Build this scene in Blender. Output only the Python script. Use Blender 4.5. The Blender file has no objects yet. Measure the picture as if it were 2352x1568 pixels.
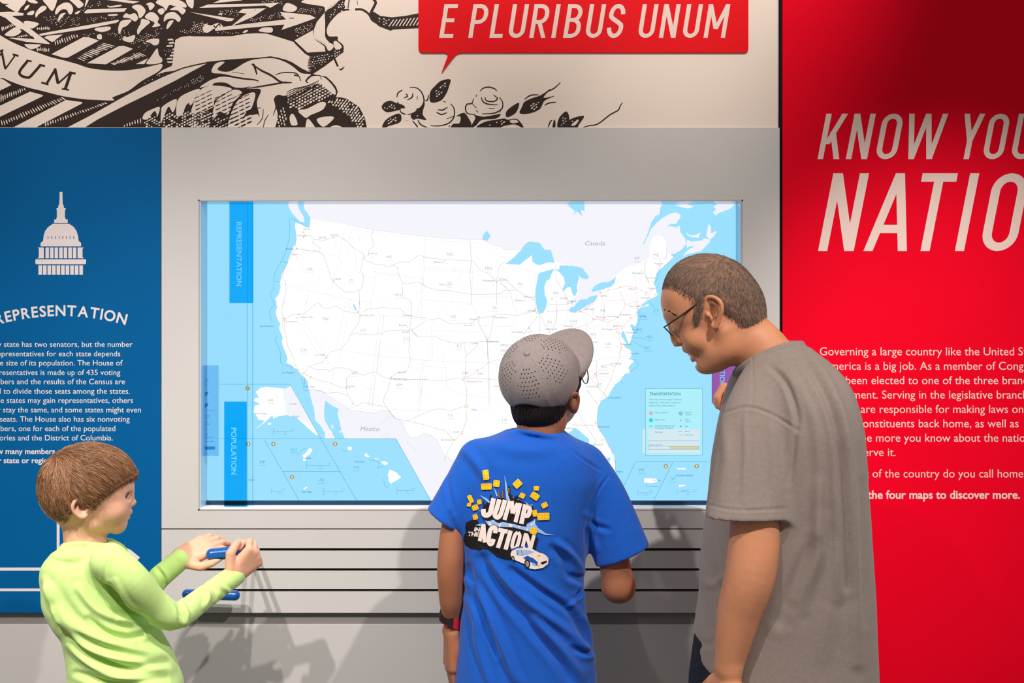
import bpy, bmesh, math, random, os
import numpy as np
from mathutils import Vector, Matrix
from mathutils.bvhtree import BVHTree
from mathutils.geometry import tessellate_polygon

SC = bpy.context.scene
COL = SC.collection
# ------------------------------------------------------------------ camera, world, lights, exposure
D0 = 2.30            # camera stands 2.3 m in front of the wall plane y = 0
CZ = 1.42            # eye height of the camera
FX = 2352 * 35.0 / 36.0
cam_d = bpy.data.cameras.new('camera'); cam_d.lens = 35.0; cam_d.sensor_width = 36.0
cam_d.sensor_fit = 'HORIZONTAL'; cam_d.clip_start = 0.05
cam = bpy.data.objects.new('camera', cam_d); COL.objects.link(cam)
cam.location = (0, -D0, CZ); cam.rotation_euler = (math.pi / 2, 0, 0)
SC.camera = cam
SC.view_settings.view_transform = 'Standard'; SC.view_settings.look = 'None'
SC.view_settings.gamma = 1.0; SC.view_settings.exposure = 0.0
SC.view_settings.use_curve_mapping = False

wd = bpy.data.worlds.new('world'); SC.world = wd; wd.use_nodes = True
bg = wd.node_tree.nodes['Background']
bg.inputs[0].default_value = (1.0, 0.93, 0.86, 1); bg.inputs[1].default_value = 0.28

def spot(name, loc, aim, power, angle, blend, color=(1, 0.86, 0.72), size=0.03):
    d = bpy.data.lights.new(name, 'SPOT'); d.energy = power; d.spot_size = math.radians(angle)
    d.spot_blend = blend; d.color = color; d.shadow_soft_size = size
    o = bpy.data.objects.new(name, d); COL.objects.link(o); o.location = loc
    o.rotation_euler = (Vector(aim) - Vector(loc)).to_track_quat('-Z', 'Y').to_euler()
    return o
# ceiling track spotlights behind and above the visitors
WARM = (1.0, 0.925, 0.87)
spot('track_spotlight', (-1.30, -2.15, 3.2), (-0.50, 0, 0.12), 250, 60, 1.0, WARM)
spot('track_spotlight', (1.00, -2.25, 3.2), (-0.15, 0, 0.20), 232, 58, 1.0, WARM)
spot('track_spotlight', (-0.45, -2.0, 3.4), (-1.10, -.05, 0.02), 200, 54, 1.0, WARM)
for x in (-1.12, -0.36, 0.42): spot('track_spotlight', (x, -1.5, 3.35), (x, 0, 2.50), 150, 38, 1.0, (1.0, 0.91, 0.84))     # washing the mural
spot('track_spotlight', (1.05, -1.7, 3.1), (1.00, 0.02, 1.17), 212, 31, 1.0, WARM)                 # on the red panel
def lamp_area(name, loc, aim, power, sx, sy, color):
    d = bpy.data.lights.new(name, 'AREA'); d.energy = power; d.shape = 'RECTANGLE'; d.size = sx; d.size_y = sy; d.color = color
    o = bpy.data.objects.new(name, d); COL.objects.link(o); o.location = loc
    o.rotation_euler = (Vector(aim) - Vector(loc)).to_track_quat('-Z', 'Y').to_euler()
    return o

# ------------------------------------------------------------------ helpers
def lin(c):
    c = c / 255.0
    return c / 12.92 if c <= 0.04045 else ((c + 0.055) / 1.055) ** 2.4
def S(r, g, b): return (lin(r), lin(g), lin(b))

MATS = {}
def mat(name, col, rough=0.6, spec=0.4, noise=0.0, nscale=40.0, bump=0.0, bscale=300.0, sss=0.0, metal=0.0, coat=0.0, emit=None, estr=0.0, sheen=0.0):
    if name in MATS: return MATS[name]
    m = bpy.data.materials.new(name); m.use_nodes = True
    nt = m.node_tree; b = nt.nodes['Principled BSDF']
    b.inputs['Base Color'].default_value = (*col, 1); b.inputs['Roughness'].default_value = rough
    b.inputs['Specular IOR Level'].default_value = spec; b.inputs['Metallic'].default_value = metal
    b.inputs['Coat Weight'].default_value = coat; b.inputs['Sheen Weight'].default_value = sheen
    if sss:
        b.inputs['Subsurface Weight'].default_value = sss
        b.inputs['Subsurface Radius'].default_value = (0.012, 0.005, 0.003); b.inputs['Subsurface Scale'].default_value = 0.5
    if emit:
        b.inputs['Emission Color'].default_value = (*emit, 1); b.inputs['Emission Strength'].default_value = estr
    tc = nt.nodes.new('ShaderNodeTexCoord')
    if noise:
        n = nt.nodes.new('ShaderNodeTexNoise'); n.inputs['Scale'].default_value = nscale; n.inputs['Detail'].default_value = 5
        nt.links.new(tc.outputs['Object'], n.inputs['Vector'])
        r = nt.nodes.new('ShaderNodeMapRange'); r.inputs[1].default_value = 0.3; r.inputs[2].default_value = 0.7
        r.inputs[3].default_value = 1 - noise; r.inputs[4].default_value = 1 + noise
        nt.links.new(n.outputs['Fac'], r.inputs[0])
        mx = nt.nodes.new('ShaderNodeVectorMath'); mx.operation = 'SCALE'; mx.inputs[0].default_value = col
        nt.links.new(r.outputs[0], mx.inputs['Scale']); nt.links.new(mx.outputs[0], b.inputs['Base Color'])
    if bump:
        n2 = nt.nodes.new('ShaderNodeTexNoise'); n2.inputs['Scale'].default_value = bscale; n2.inputs['Detail'].default_value = 3
        nt.links.new(tc.outputs['Object'], n2.inputs['Vector'])
        bp = nt.nodes.new('ShaderNodeBump'); bp.inputs['Strength'].default_value = bump; bp.inputs['Distance'].default_value = 0.001
        nt.links.new(n2.outputs['Fac'], bp.inputs['Height']); nt.links.new(bp.outputs[0], b.inputs['Normal'])
    MATS[name] = m
    return m
def emat(name, col, strength=1.0):
    """backlit print: printed colour glowing from the light box behind it"""
    if name in MATS: return MATS[name]
    m = bpy.data.materials.new(name); m.use_nodes = True; nt = m.node_tree
    nt.nodes.remove(nt.nodes['Principled BSDF'])
    e = nt.nodes.new('ShaderNodeEmission'); e.inputs[0].default_value = (*col, 1); e.inputs[1].default_value = strength
    nt.links.new(e.outputs[0], nt.nodes['Material Output'].inputs[0]); MATS[name] = m
    return m
def film(name, col, gloss=0.04):
    """coloured see-through film"""
    if name in MATS: return MATS[name]
    m = bpy.data.materials.new(name); m.use_nodes = True; nt = m.node_tree
    nt.nodes.remove(nt.nodes['Principled BSDF'])
    t = nt.nodes.new('ShaderNodeBsdfTransparent'); t.inputs[0].default_value = (*col, 1)
    g = nt.nodes.new('ShaderNodeBsdfGlossy'); g.inputs['Roughness'].default_value = 0.15
    mx = nt.nodes.new('ShaderNodeMixShader'); mx.inputs[0].default_value = gloss
    nt.links.new(t.outputs[0], mx.inputs[1]); nt.links.new(g.outputs[0], mx.inputs[2])
    nt.links.new(mx.outputs[0], nt.nodes['Material Output'].inputs[0]); MATS[name] = m
    return m

def W(px, py, y=0.0):
    """the point at depth y whose direction from the camera is photo pixel px, py"""
    d = (y + D0) / FX
    return Vector(((px - 1176) * d, y, CZ - (py - 784) * d))
def PW(y=0.0): return (y + D0) / FX       # metres per photo pixel at depth y

def link(name, me, m=None, parent=None, smooth=False):
    o = bpy.data.objects.new(name, me); COL.objects.link(o)
    for mm in (m if isinstance(m, (list, tuple)) else [m] if m else []): me.materials.append(mm)
    if parent: o.parent = parent
    if smooth: me.shade_smooth()
    return o
def mesh(name, vs, fs, m=None, parent=None, smooth=False):
    me = bpy.data.meshes.new(name); me.from_pydata([tuple(v) for v in vs], [], [tuple(f) for f in fs]); me.validate(); me.update()
    return link(name, me, m, parent, smooth)
def tag(o, label=None, cat=None, group=None, kind=None):
    if label: o['label'] = label
    if cat: o['category'] = cat
    if group: o['group'] = group
    if kind: o['kind'] = kind
    return o
def empty(name, loc=(0, 0, 0)):
    o = bpy.data.objects.new(name, None); COL.objects.link(o); o.location = loc; o.empty_display_size = 0.1
    return o
def adopt(o, parent):
    """parent while keeping the world position (parents here are only translated)"""
    o.parent = parent; o.matrix_parent_inverse = Matrix.Translation(-Vector(parent.location))

def bm_box(bm, x0, x1, y0, y1, z0, z1, bevel=0.0):
    r = bmesh.ops.create_cube(bm, size=1.0)
    for v in r['verts']:
        v.co = Vector(((x0 + x1) / 2 + v.co.x * (x1 - x0), (y0 + y1) / 2 + v.co.y * (y1 - y0), (z0 + z1) / 2 + v.co.z * (z1 - z0)))
    if bevel:
        es = list({e for v in r['verts'] for e in v.link_edges})
        bmesh.ops.bevel(bm, geom=es, offset=bevel, segments=2, affect='EDGES', profile=0.5)
def from_bm(name, bm, m=None, parent=None, smooth=False):
    me = bpy.data.meshes.new(name); bm.to_mesh(me); bm.free()
    return link(name, me, m, parent, smooth)
def box(name, x0, x1, y0, y1, z0, z1, m, parent=None, bevel=0.0):
    bm = bmesh.new(); bm_box(bm, x0, x1, y0, y1, z0, z1, bevel); return from_bm(name, bm, m, parent)

def holed_panel(name, x0, x1, z0, z1, holes, y0, y1, m, parent=None):
    """a board with rectangular openings: front at y0, back at y1"""
    xs = sorted({x0, x1, *[h[0] for h in holes], *[h[1] for h in holes]}); zs = sorted({z0, z1, *[h[2] for h in holes], *[h[3] for h in holes]})
    def solid(i, j):
        if i < 0 or j < 0 or i >= len(xs) - 1 or j >= len(zs) - 1: return False
        cx = (xs[i] + xs[i + 1]) / 2; cz = (zs[j] + zs[j + 1]) / 2
        return not any(h[0] < cx < h[1] and h[2] < cz < h[3] for h in holes)
    vs, fs = [], []
    def q(*p):
        b = len(vs); vs.extend(p); fs.append((b, b + 1, b + 2, b + 3))
    for i in range(len(xs) - 1):
        for j in range(len(zs) - 1):
            if not solid(i, j): continue
            a, b, c, d = xs[i], xs[i + 1], zs[j], zs[j + 1]
            q((a, y0, c), (b, y0, c), (b, y0, d), (a, y0, d)); q((a, y1, d), (b, y1, d), (b, y1, c), (a, y1, c))
            if not solid(i - 1, j): q((a, y0, d), (a, y1, d), (a, y1, c), (a, y0, c))
            if not solid(i + 1, j): q((b, y0, c), (b, y1, c), (b, y1, d), (b, y0, d))
            if not solid(i, j - 1): q((a, y0, c), (a, y1, c), (b, y1, c), (b, y0, c))
            if not solid(i, j + 1): q((b, y0, d), (b, y1, d), (a, y1, d), (a, y0, d))
    o = mesh(name, vs, fs, m, parent)
    bm = bmesh.new(); bm.from_mesh(o.data); bmesh.ops.remove_doubles(bm, verts=bm.verts, dist=1e-6); bm.to_mesh(o.data); bm.free()
    return o

# ------------------------------------------------------------------ flat printed artwork (all lengths in photo pixels, laid on a plane)
class Art:
    def __init__(s): s.v = []; s.f = []; s.g = []; s.n = 0
    def add(s, vs, fs):
        b = len(s.v); s.v.extend(vs); s.f.extend([tuple(i + b for i in f) for f in fs]); s.n += 1; s.g.extend([s.n % 60] * len(vs))
    def merge(s, o):
        b = len(s.v); s.v.extend(o.v); s.f.extend([tuple(i + b for i in f) for f in o.f]); s.g.extend([(g * 3 + s.n) % 60 for g in o.g]); s.n += 1
    def poly(s, pts, sm=False):
        if sm: pts = smooth_closed(pts)
        t = tessellate_polygon([[Vector((p[0], p[1], 0)) for p in pts]])
        s.add([(p[0], p[1]) for p in pts], t)
    def rect(s, x0, y0, x1, y1): s.add([(x0, y0), (x1, y0), (x1, y1), (x0, y1)], [(0, 1, 2, 3)])
    def disc(s, x, y, r, ry=None, n=10, a=0):
        ry = ry or r; c, sn = math.cos(a), math.sin(a); p = []
        for i in range(n):
            u = r * math.cos(2 * math.pi * i / n); w = ry * math.sin(2 * math.pi * i / n); p.append((x + u * c - w * sn, y + u * sn + w * c))
        s.add(p, [tuple(range(n))])
    def ring(s, x, y, r0, r1, n=16):
        p = []
        for i in range(n):
            c, sn = math.cos(2 * math.pi * i / n), math.sin(2 * math.pi * i / n); p += [(x + r0 * c, y + r0 * sn), (x + r1 * c, y + r1 * sn)]
        s.add(p, [(2 * i, 2 * i + 1, (2 * i + 3) % (2 * n), (2 * i + 2) % (2 * n)) for i in range(n)])
    def line(s, pts, w, sm=False, taper=False):
        if sm: pts = smooth_open(pts)
        n = len(pts); L = []; R = []
        for i, p in enumerate(pts):
            a = pts[max(0, i - 1)]; b = pts[min(n - 1, i + 1)]
            dx, dy = b[0] - a[0], b[1] - a[1]; l = math.hypot(dx, dy) or 1
            k = w / 2
            if 0 < i < n - 1:
                d1 = (p[0] - a[0], p[1] - a[1]); d2 = (b[0] - p[0], b[1] - p[1]); l1 = math.hypot(*d1) or 1; l2 = math.hypot(*d2) or 1
                ch = math.sqrt(max(0.2, (1 + (d1[0] * d2[0] + d1[1] * d2[1]) / l1 / l2) / 2)); k /= ch
                dx, dy = d1[0] / l1 + d2[0] / l2, d1[1] / l1 + d2[1] / l2; l = math.hypot(dx, dy) or 1
            if taper: k *= 0.25 + 0.75 * math.sin(math.pi * (0.12 + 0.76 * i / max(1, n - 1)))
            L.append((p[0] - dy / l * k, p[1] + dx / l * k)); R.append((p[0] + dy / l * k, p[1] - dx / l * k))
        s.add(L + R, [(i, i + 1, n + i + 1, n + i) for i in range(n - 1)])
    def text(s, body, x, y, cap, width=None, bold=0.0, shear=0.0, rot=0.0, align='L', sx=1.0, res=4):
        vs, fs, w = glyphs(body, bold, res)
        k = cap / CAPH; kx = k * sx
        if width: kx = width / w
        off = {'L': 0, 'R': -w * kx, 'C': -w * kx / 2}[align]
        c, sn = math.cos(rot), math.sin(rot); out = []
        for u, v in vs:
            a = u * kx + off + v * k * shear; b = -v * k
            out.append((x + a * c - b * sn, y + a * sn + b * c))
        s.add(out, fs)
        return w * kx
    def build(s, name, m, parent=None, y=0.0, lift=0.0003, clip=None):
        """lay the artwork on the plane at depth y, lifted towards the room"""
        vs = [W(p[0], p[1], y) + Vector((0, -lift - g * 4e-6, 0)) for p, g in zip(s.v, s.g)]   # later shapes lie a hair above earlier ones
        me = bpy.data.meshes.new(name); me.from_pydata([tuple(v) for v in vs], [], s.f); me.update()
        bm = bmesh.new(); bm.from_mesh(me)
        if clip:      # keep the artwork inside its board
            x0, y0, x1, y1 = clip; a = W(x0, y0, y); b = W(x1, y1, y)
            for co, no in (((a.x, 0, 0), (-1, 0, 0)), ((b.x, 0, 0), (1, 0, 0)), ((0, 0, a.z), (0, 0, 1)), ((0, 0, b.z), (0, 0, -1))):
                bmesh.ops.bisect_plane(bm, geom=bm.verts[:] + bm.edges[:] + bm.faces[:], plane_co=co, plane_no=no, clear_outer=True)
        for f in bm.faces:
            f.normal_update()
            if f.normal.y > 0: f.normal_flip()
        bm.to_mesh(me); bm.free()
        return link(name, me, m, parent)
def cr(p0, p1, p2, p3, t):
    return tuple(0.5 * (2 * b + (c - a) * t + (2 * a - 5 * b + 4 * c - d) * t * t + (-a + 3 * b - 3 * c + d) * t ** 3) for a, b, c, d in zip(p0, p1, p2, p3))
def smooth_closed(p, k=4):
    n = len(p); return [cr(p[i - 1], p[i], p[(i + 1) % n], p[(i + 2) % n], j / k) for i in range(n) for j in range(k)]
def smooth_open(p, k=5):
    n = len(p)
    if n < 3: return list(p)
    o = []
    for i in range(n - 1):
        for j in range(k): o.append(cr(p[max(0, i - 1)], p[i], p[i + 1], p[min(n - 1, i + 2)], j / k))
    o.append(p[-1]); return o
GL = {}
def glyphs(body, bold=0.0, res=4):
    key = (body, bold, res)
    if key in GL: return GL[key]
    c = bpy.data.curves.new('t', 'FONT'); c.body = body; c.size = 1.0; c.resolution_u = res; c.offset = bold; c.fill_mode = 'FRONT'
    o = bpy.data.objects.new('t', c); COL.objects.link(o)
    dg = bpy.context.evaluated_depsgraph_get(); me = bpy.data.meshes.new_from_object(o.evaluated_get(dg))
    vs = [(v.co.x, v.co.y) for v in me.vertices]; fs = [tuple(p.vertices) for p in me.polygons]
    bpy.data.objects.remove(o); bpy.data.curves.remove(c); bpy.data.meshes.remove(me)
    x0 = min(v[0] for v in vs); vs = [(a - x0, b) for a, b in vs]; w = max(v[0] for v in vs)
    GL[key] = (vs, fs, w)
    return GL[key]
CAPH = max(v[1] for v in glyphs('H')[0])

# condensed drawn capitals: x, y up, height 1 unit = h px
def cap_letter(ch, x, base, w, h, t, shear):
    """polygons of one condensed capital whose lower left is x, base (photo px, y down)"""
    A = Art(); q = []
    def bar(x0, y0, x1, y1, tt=t): A.add([(x0, y0), (x0 + tt, y0), (x1 + tt, y1), (x1, y1)], [(0, 1, 2, 3)])   # slanted stroke, flat ends
    def hor(x0, x1, y, tt=t): A.add([(x0, y), (x1, y), (x1, y + tt), (x0, y + tt)], [(0, 1, 2, 3)])
    th = t * 0.92
    def arc(cx, cy, rx, ry, a0, a1, n=10): return [(cx + rx * math.cos(a0 + (a1 - a0) * i / n), cy + ry * math.sin(a0 + (a1 - a0) * i / n)) for i in range(n + 1)]
    pi = math.pi; r = w / 2; ri = r - t; R = min(r * 1.02, h / 2); Ri = R - th
    def strip(o, i): A.add(o + i, [(k, k + 1, len(o) + k + 1, len(o) + k) for k in range(len(o) - 1)])
    def bowl(y0, y1, ww):       # right bowl between y0 and y1, from the stem
        ro = min((y1 - y0) / 2, ww * 0.55); i_ = ro - t
        o = [(t / 2, y1)] + arc(ww - ro, y1 - ro, ro, ro, pi / 2, 0, 7) + arc(ww - ro, y0 + ro, ro, ro, 0, -pi / 2, 7) + [(t / 2, y0)]
        n = [(t / 2, y1 - th)] + arc(ww - ro, y1 - ro, i_, ro - th, pi / 2, 0, 7) + arc(ww - ro, y0 + ro, i_, ro - th, 0, -pi / 2, 7) + [(t / 2, y0 + th)]
        strip(o, n)
    if ch in 'EL':
        bar(0, 0, 0, h); hor(0, w, 0, th)
        if ch == 'E': hor(0, w, h - th, th); hor(0, w * 0.9, h * 0.46, th)
    elif ch == 'I': bar(0, 0, 0, h)
    elif ch == 'T': bar(r - t / 2, 0, r - t / 2, h); hor(0, w, h - th, th)
    elif ch == 'P': bar(0, 0, 0, h); bowl(h * 0.41, h, w)
    elif ch == 'R': bar(0, 0, 0, h); bowl(h * 0.41, h, w); bar(w - t * 0.98, 0, w * 0.36, h * 0.45)
    elif ch == 'B': bar(0, 0, 0, h); bowl(h * 0.47, h, w * 0.96); bowl(0, h * 0.47 + th, w)
    elif ch == 'N': bar(0, 0, 0, h); bar(w - t, 0, w - t, h); bar(w - t * 1.05, 0, 0, h, t * 1.05)
    elif ch == 'M':
        bar(0, 0, 0, h); bar(w - t, 0, w - t, h); bar(r - t * 0.5, h * 0.26, 0, h); bar(r - t * 0.5, h * 0.26, w - t, h)
    elif ch == 'K': bar(0, 0, 0, h); bar(0.35 * w, h * 0.28 + 0.22 * h, w - t, h) if False else bar(t * 0.6, h * 0.33, w - t * 1.05, h, t * 1.05); bar(w - t * 1.05, 0, w * 0.34, h * 0.6, t * 1.05)
    elif ch == 'Y': bar(r - t / 2, 0, r - t / 2, h * 0.45); bar(r - t / 2, h * 0.4, 0, h); bar(r - t / 2, h * 0.4, w - t, h)
    elif ch == 'A': bar(0, 0, r - t / 2, h); bar(w - t, 0, r - t / 2, h); hor(w * 0.2, w * 0.8, h * 0.23, th)
    elif ch == 'W':
        a = w * 0.27; bar(a - t / 2, 0, 0, h); bar(a - t / 2, 0, r - t / 2, h); bar(w - a - t / 2, 0, r - t / 2, h); bar(w - a - t / 2, 0, w - t, h)
    elif ch == 'O':
        o = arc(r, h - R, r, R, 0, pi, 14) + arc(r, R, r, R, pi, 2 * pi, 14); n = arc(r, h - R, ri, Ri, 0, pi, 14) + arc(r, R, ri, Ri, pi, 2 * pi, 14)
        strip(o + o[:1], n + n[:1])
    elif ch == 'U':
        o = [(0, h)] + arc(r, R, r, R, pi, 2 * pi, 14) + [(w, h)]; n = [(t, h)] + arc(r, R, ri, Ri, pi, 2 * pi, 14) + [(w - t, h)]; strip(o, n)
    elif ch == 'S':
        c = []; ra = r - t / 2; rb = h * 0.25
        c = arc(r, h - th / 2 - rb, ra, rb, 0.02, pi, 12) + [(r - ra * 0.93, h * 0.62), (r - ra * 0.45, h * 0.55), (r + ra * 0.45, h * 0.45), (r + ra * 0.93, h * 0.38)] + arc(r, th / 2 + rb, ra, rb, 0, -pi * 0.99, 12)
        A.line(c, t)
    A.v = [(x + a + b * shear, base - b) for a, b in A.v]; return A
# ------------------------------------------------------------------ materials of the setting
M_GREY = mat('grey_laminate', (0.60, 0.585, 0.57), 0.45, 0.3, noise=0.015, nscale=6)
M_LOW = mat('light_grey_paint', (0.58, 0.565, 0.555), 0.55, 0.25, noise=0.015, nscale=5)
M_DGREY = mat('dark_grey_strip', (0.24, 0.225, 0.22), 0.6, 0.2)
M_BLACK = mat('black_gap', (0.012, 0.011, 0.011), 0.8, 0.1)
M_BLUE = mat('blue_panel_paint', S(0, 90, 149), 0.65, 0.08, noise=0.02, nscale=5)
M_RED = mat('red_panel_paint', S(236, 0, 36), 0.65, 0.06, noise=0.02, nscale=5)
M_PAPER = mat('cream_mural_paper', S(240, 224, 212), 0.6, 0.2, noise=0.015, nscale=4)
M_INK = mat('dark_brown_ink', S(50, 34, 29), 0.6, 0.2)
M_SIGN = mat('red_vinyl', S(232, 14, 26), 0.6, 0.1)
M_LET = mat('cream_vinyl', S(238, 212, 202), 0.55, 0.2)
M_LETB = mat('pale_vinyl', S(226, 216, 216), 0.55, 0.2)
M_FLOOR = mat('grey_carpet', (0.16, 0.155, 0.15), 0.95, 0.1, noise=0.15, nscale=60, bump=0.3, bscale=400)

def px_box(name, x0, y0, x1, y1, d0, d1, m, parent=None, bevel=0.0):
    a = W(x0, y0, d0); b = W(x1, y1, d0); return box(name, a.x, b.x, d0, d1, b.z, a.z, m, parent, bevel)
def px_hole(h, d=0.0):
    a = W(h[0], h[1], d); b = W(h[2], h[3], d); return (a.x, b.x, b.z, a.z)

# ------------------------------------------------------------------ the setting
ap = W(457, 460, 0); aq = W(1705, 1170, 0)
o = holed_panel('wall_back', -1.7, 1.75, 0.0, 2.75, [(ap.x, aq.x, aq.z, ap.z)], 0.022, 0.09, M_LOW); tag(o, kind='structure')
o = box('floor', -3.2, 3.2, -3.6, 0.09, -0.05, 0.0, M_FLOOR); tag(o, kind='structure')
o = px_box('lower_dark_strip', -120, 1407.5, 1794, 1434, 0.012, 0.022, M_DGREY); tag(o, kind='structure')  # darker grey strip set back below the panels
g = W(1790.5, 1434, 0.008); o = box('wall_base', -1.7, g.x, 0.008, 0.0215, 0.0, g.z, M_LOW); tag(o, kind='structure')
o = px_box('dark_gap_strip', 1790.5, -200, 1798, 2100, 0.014, 0.022, M_BLACK); tag(o, kind='structure')  # black strip added so the gap beside the red panel stays dark
a = W(1790, 0, 0.02)

# blue information panel -----------------------------------------------------
t = empty('information_panel', W(150, 1407, 0)); tag(t, 'blue information panel with a white dome symbol on the left of the lit map', 'information panel')
o = px_box('board', -110, 293.5, 369.6, 1407, 0.0, 0.0215, M_BLUE); adopt(o, t)
z = lambda x, y: (x / 4.1275, 400 + y / 4.1275)
A = Art()
for pl in ([(566, 168), (592, 168), (595, 280), (605, 300), (606, 318), (626, 324), (616, 345), (616, 405), (624, 428), (642, 428), (642, 462), (514, 462), (514, 428), (533, 428), (540, 405), (540, 340), (533, 326), (553, 316), (553, 298), (563, 282)],
           [(385, 684), (385, 652), (410, 630), (414, 585), (430, 535), (458, 500), (500, 470), (655, 470), (700, 500), (727, 540), (742, 590), (745, 630), (769, 652), (769, 684)],
           [(360, 694), (417, 694), (417, 797), (355, 797), (369, 782), (369, 705)], [(736, 694), (795, 694), (783, 708), (783, 784), (795, 797), (736, 797)],
           [(336, 806), (816, 806), (816, 845), (808, 853), (344, 853), (336, 845)]):
    A.poly([z(*p) for p in pl])
for i in range(7): A.poly([z(432 + i * 43.2 + d, e) for d, e in ((0, 694), (33, 694), (33, 797), (0, 797))])
for i in range(10): A.poly([z(365 + i * 43.1 + d, e) for d, e in ((0, 864), (34, 864), (34, 953), (0, 953))])
o = A.build('dome_print', M_LETB, None, 0.0); adopt(o, t)
A = Art()
for i in range(8): A.poly([z(454 + i * 34.7 + d, e) for d, e in ((0, 588), (3, 584), (6, 588), (6, 612), (0, 612))])
o = A.build('dome_slits_print', M_BLUE, None, 0.0, 0.0006); adopt(o, t)
A = Art(); word = 'REPRESENTATION'; ws = [glyphs(c, 0.022)[2] for c in word]; gap = 0.10; tot = sum(ws) + gap * 13
R_ = 545.0; s0 = -tot / 2; kk = 300.0 / tot
for c, w in zip(word, ws):
    an = (s0 + w / 2) * kk / R_; A.text(c, 140 + R_ * math.sin(an), 725 + R_ * (1 - math.cos(an)), 23.5, bold=0.022, rot=an, align='C', sx=kk / (23.5 / CAPH)); s0 += w + gap
o = A.build('arched_lettering', M_LETB, None, 0.0); adopt(o, t)
A = Art()
L = [('Every state has two senators, but the number', 796.4, 304.6), ('of representatives for each state depends', 818, 276.4), ('on the size of its population. The House of', 839, 281.8), ('Representatives is made up of 435 voting', 861, 276.4), ('members and the results of the Census are', 882, 287.3), ('used to divide those seats among the states.', 904, 298), ('Some states may gain representatives, others', 925, 305.7), ('may stay the same, and some states might even', 946.7, 324), ('lose seats. The House also has six nonvoting', 968, 298), ('members, one for each of the populated', 989.6, 265), ('territories and the District of Columbia.', 1011, 259.3)]
sxl = 317.0 / glyphs('stay the same, and some states might even', 0.002)[2] / (12.2 / CAPH)
for b, y, x in L: A.text(b, x, y, 12.2, align='R', sx=sxl, bold=0.002)
A.text('How many members of', 148, 1042.3, 12.2, align='R', sx=sxl, bold=0.02); A.text('your state or region', 119, 1063, 12.2, align='R', sx=sxl, bold=0.02)
o = A.build('body_lettering', M_LETB, None, 0.0, clip=(-108, 300, 368, 1400)); adopt(o, t)
A = Art(); A.rect(130.5, 1090, 137, 1303); A.rect(-100, 1303, 137, 1310); A.rect(-100, 1351, 200, 1357)
A.poly([(269, 1249), (300, 1262), (322, 1280), (300, 1300), (277, 1262)])
o = A.build('diagram_print', M_LETB, None, 0.0, clip=(-108, 300, 368, 1400)); adopt(o, t)

# red information panel -------------------------------------------------------
t = empty('information_panel', W(2100, 1568, 0.01)); tag(t, 'red information panel with slanted cream lettering behind the man', 'information panel')
o = px_box('board', 1797.5, -150, 2450, 2170, 0.008, 0.0215, M_RED); adopt(o, t)
A = Art()
for ch, x, w in (('K', 1877.6, 50), ('N', 1942.4, 49), ('O', 2009, 48), ('W', 2068, 90), ('Y', 2195, 48), ('O', 2255, 47), ('U', 2320, 48), ('R', 2385, 48)): A.merge(cap_letter(ch, x, 365.5, w, 104.5, 12.6, 0.194))
for ch, x, w in (('N', 1878.8, 82), ('A', 1982.9, 100), ('T', 2084, 81), ('I', 2193, 21), ('O', 2249, 82), ('N', 2352, 82)): A.merge(cap_letter(ch, x, 576.4, w, 178.5, 21, 0.197))
o = A.build('title_lettering', M_LET, None, 0.008, clip=(1799, 0, 2448, 1500)); adopt(o, t)
A = Art()
sxr = 446.0 / glyphs('Governing a large country like the United', 0.0)[2] / (18.3 / CAPH)
def at_word(body, i, x, y):
    """set a line so that its character i starts at x"""
    w = glyphs(body[:i].rstrip() + '|' + body[i:])[2] - glyphs('|' + body[i:])[2] if i else 0
    sp = (glyphs('a a')[2] - glyphs('aa')[2]) if i and body[i - 1] == ' ' else 0
    A.text(body, x - (w + sp) * sxr * 18.3 / CAPH, y, 18.3, sx=sxr)
for b, key, x, y in (('Governing a large country like the United States of', 'Gov', 1883, 815.7), ('America is a big job. As a member of Congress, you', 'erica', 1928.7, 849), ('have been elected to one of the three branches', 'been', 1943.4, 882), ('of government. Serving in the legislative branch', 'ment', 1958.6, 915), ('means you are responsible for making laws on', 'are', 1979, 948), ('behalf of constituents back home, as well as', 'const', 1972, 981), ('the nation. The more you know about the nation,', 'he more', 1979.6, 1014), ('the better you serve it.', 'serve', 1975, 1047), ('What part of the country do you call home?', 'rt of', 1978.8, 1096)):
    at_word(b, b.index(key), x, y)
A.text('Explore the four maps to discover more.', 2342.6, 1144.7, 18.3, align='R', bold=0.022, sx=sxr * 1.0)
o = A.build('body_lettering', M_LET, None, 0.008, clip=(1799, 0, 2448, 1500)); adopt(o, t)

# speech bubble sign on the mural ----------------------------------------------
t = empty('speech_bubble_sign', W(1340, 121, 0.0)); tag(t, 'red speech bubble sign with cream Latin motto on the cream mural', 'sign')
rr = [(1719 - 10 + 10 * math.cos(a), 111 + 10 * math.sin(a)) for a in [k * math.pi / 12 for k in range(7)]]
rl = [(971 + 10 * math.cos(a), 111 + 10 * math.sin(a)) for a in [math.pi / 2 + k * math.pi / 12 for k in range(7)]]
pts = [(961, -60), (1719, -60)] + rr + [(1062, 121), (1052, 122.5), (1046, 126), (1036, 138), (1014, 167), (1027.5, 131), (1028, 126), (1026, 122.5), (1021, 121)] + rl
bm = bmesh.new(); vs = [bm.verts.new(W(p[0], p[1], 0.002)) for p in pts]; f = bm.faces.new(vs); r = bmesh.ops.extrude_face_region(bm, geom=[f])
for v in r['geom']:
    if isinstance(v, bmesh.types.BMVert): v.co.y = 0.0055
bmesh.ops.recalc_face_normals(bm, faces=bm.faces); o = from_bm('bubble', bm, M_SIGN); adopt(o, t)
A = Art()
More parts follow.
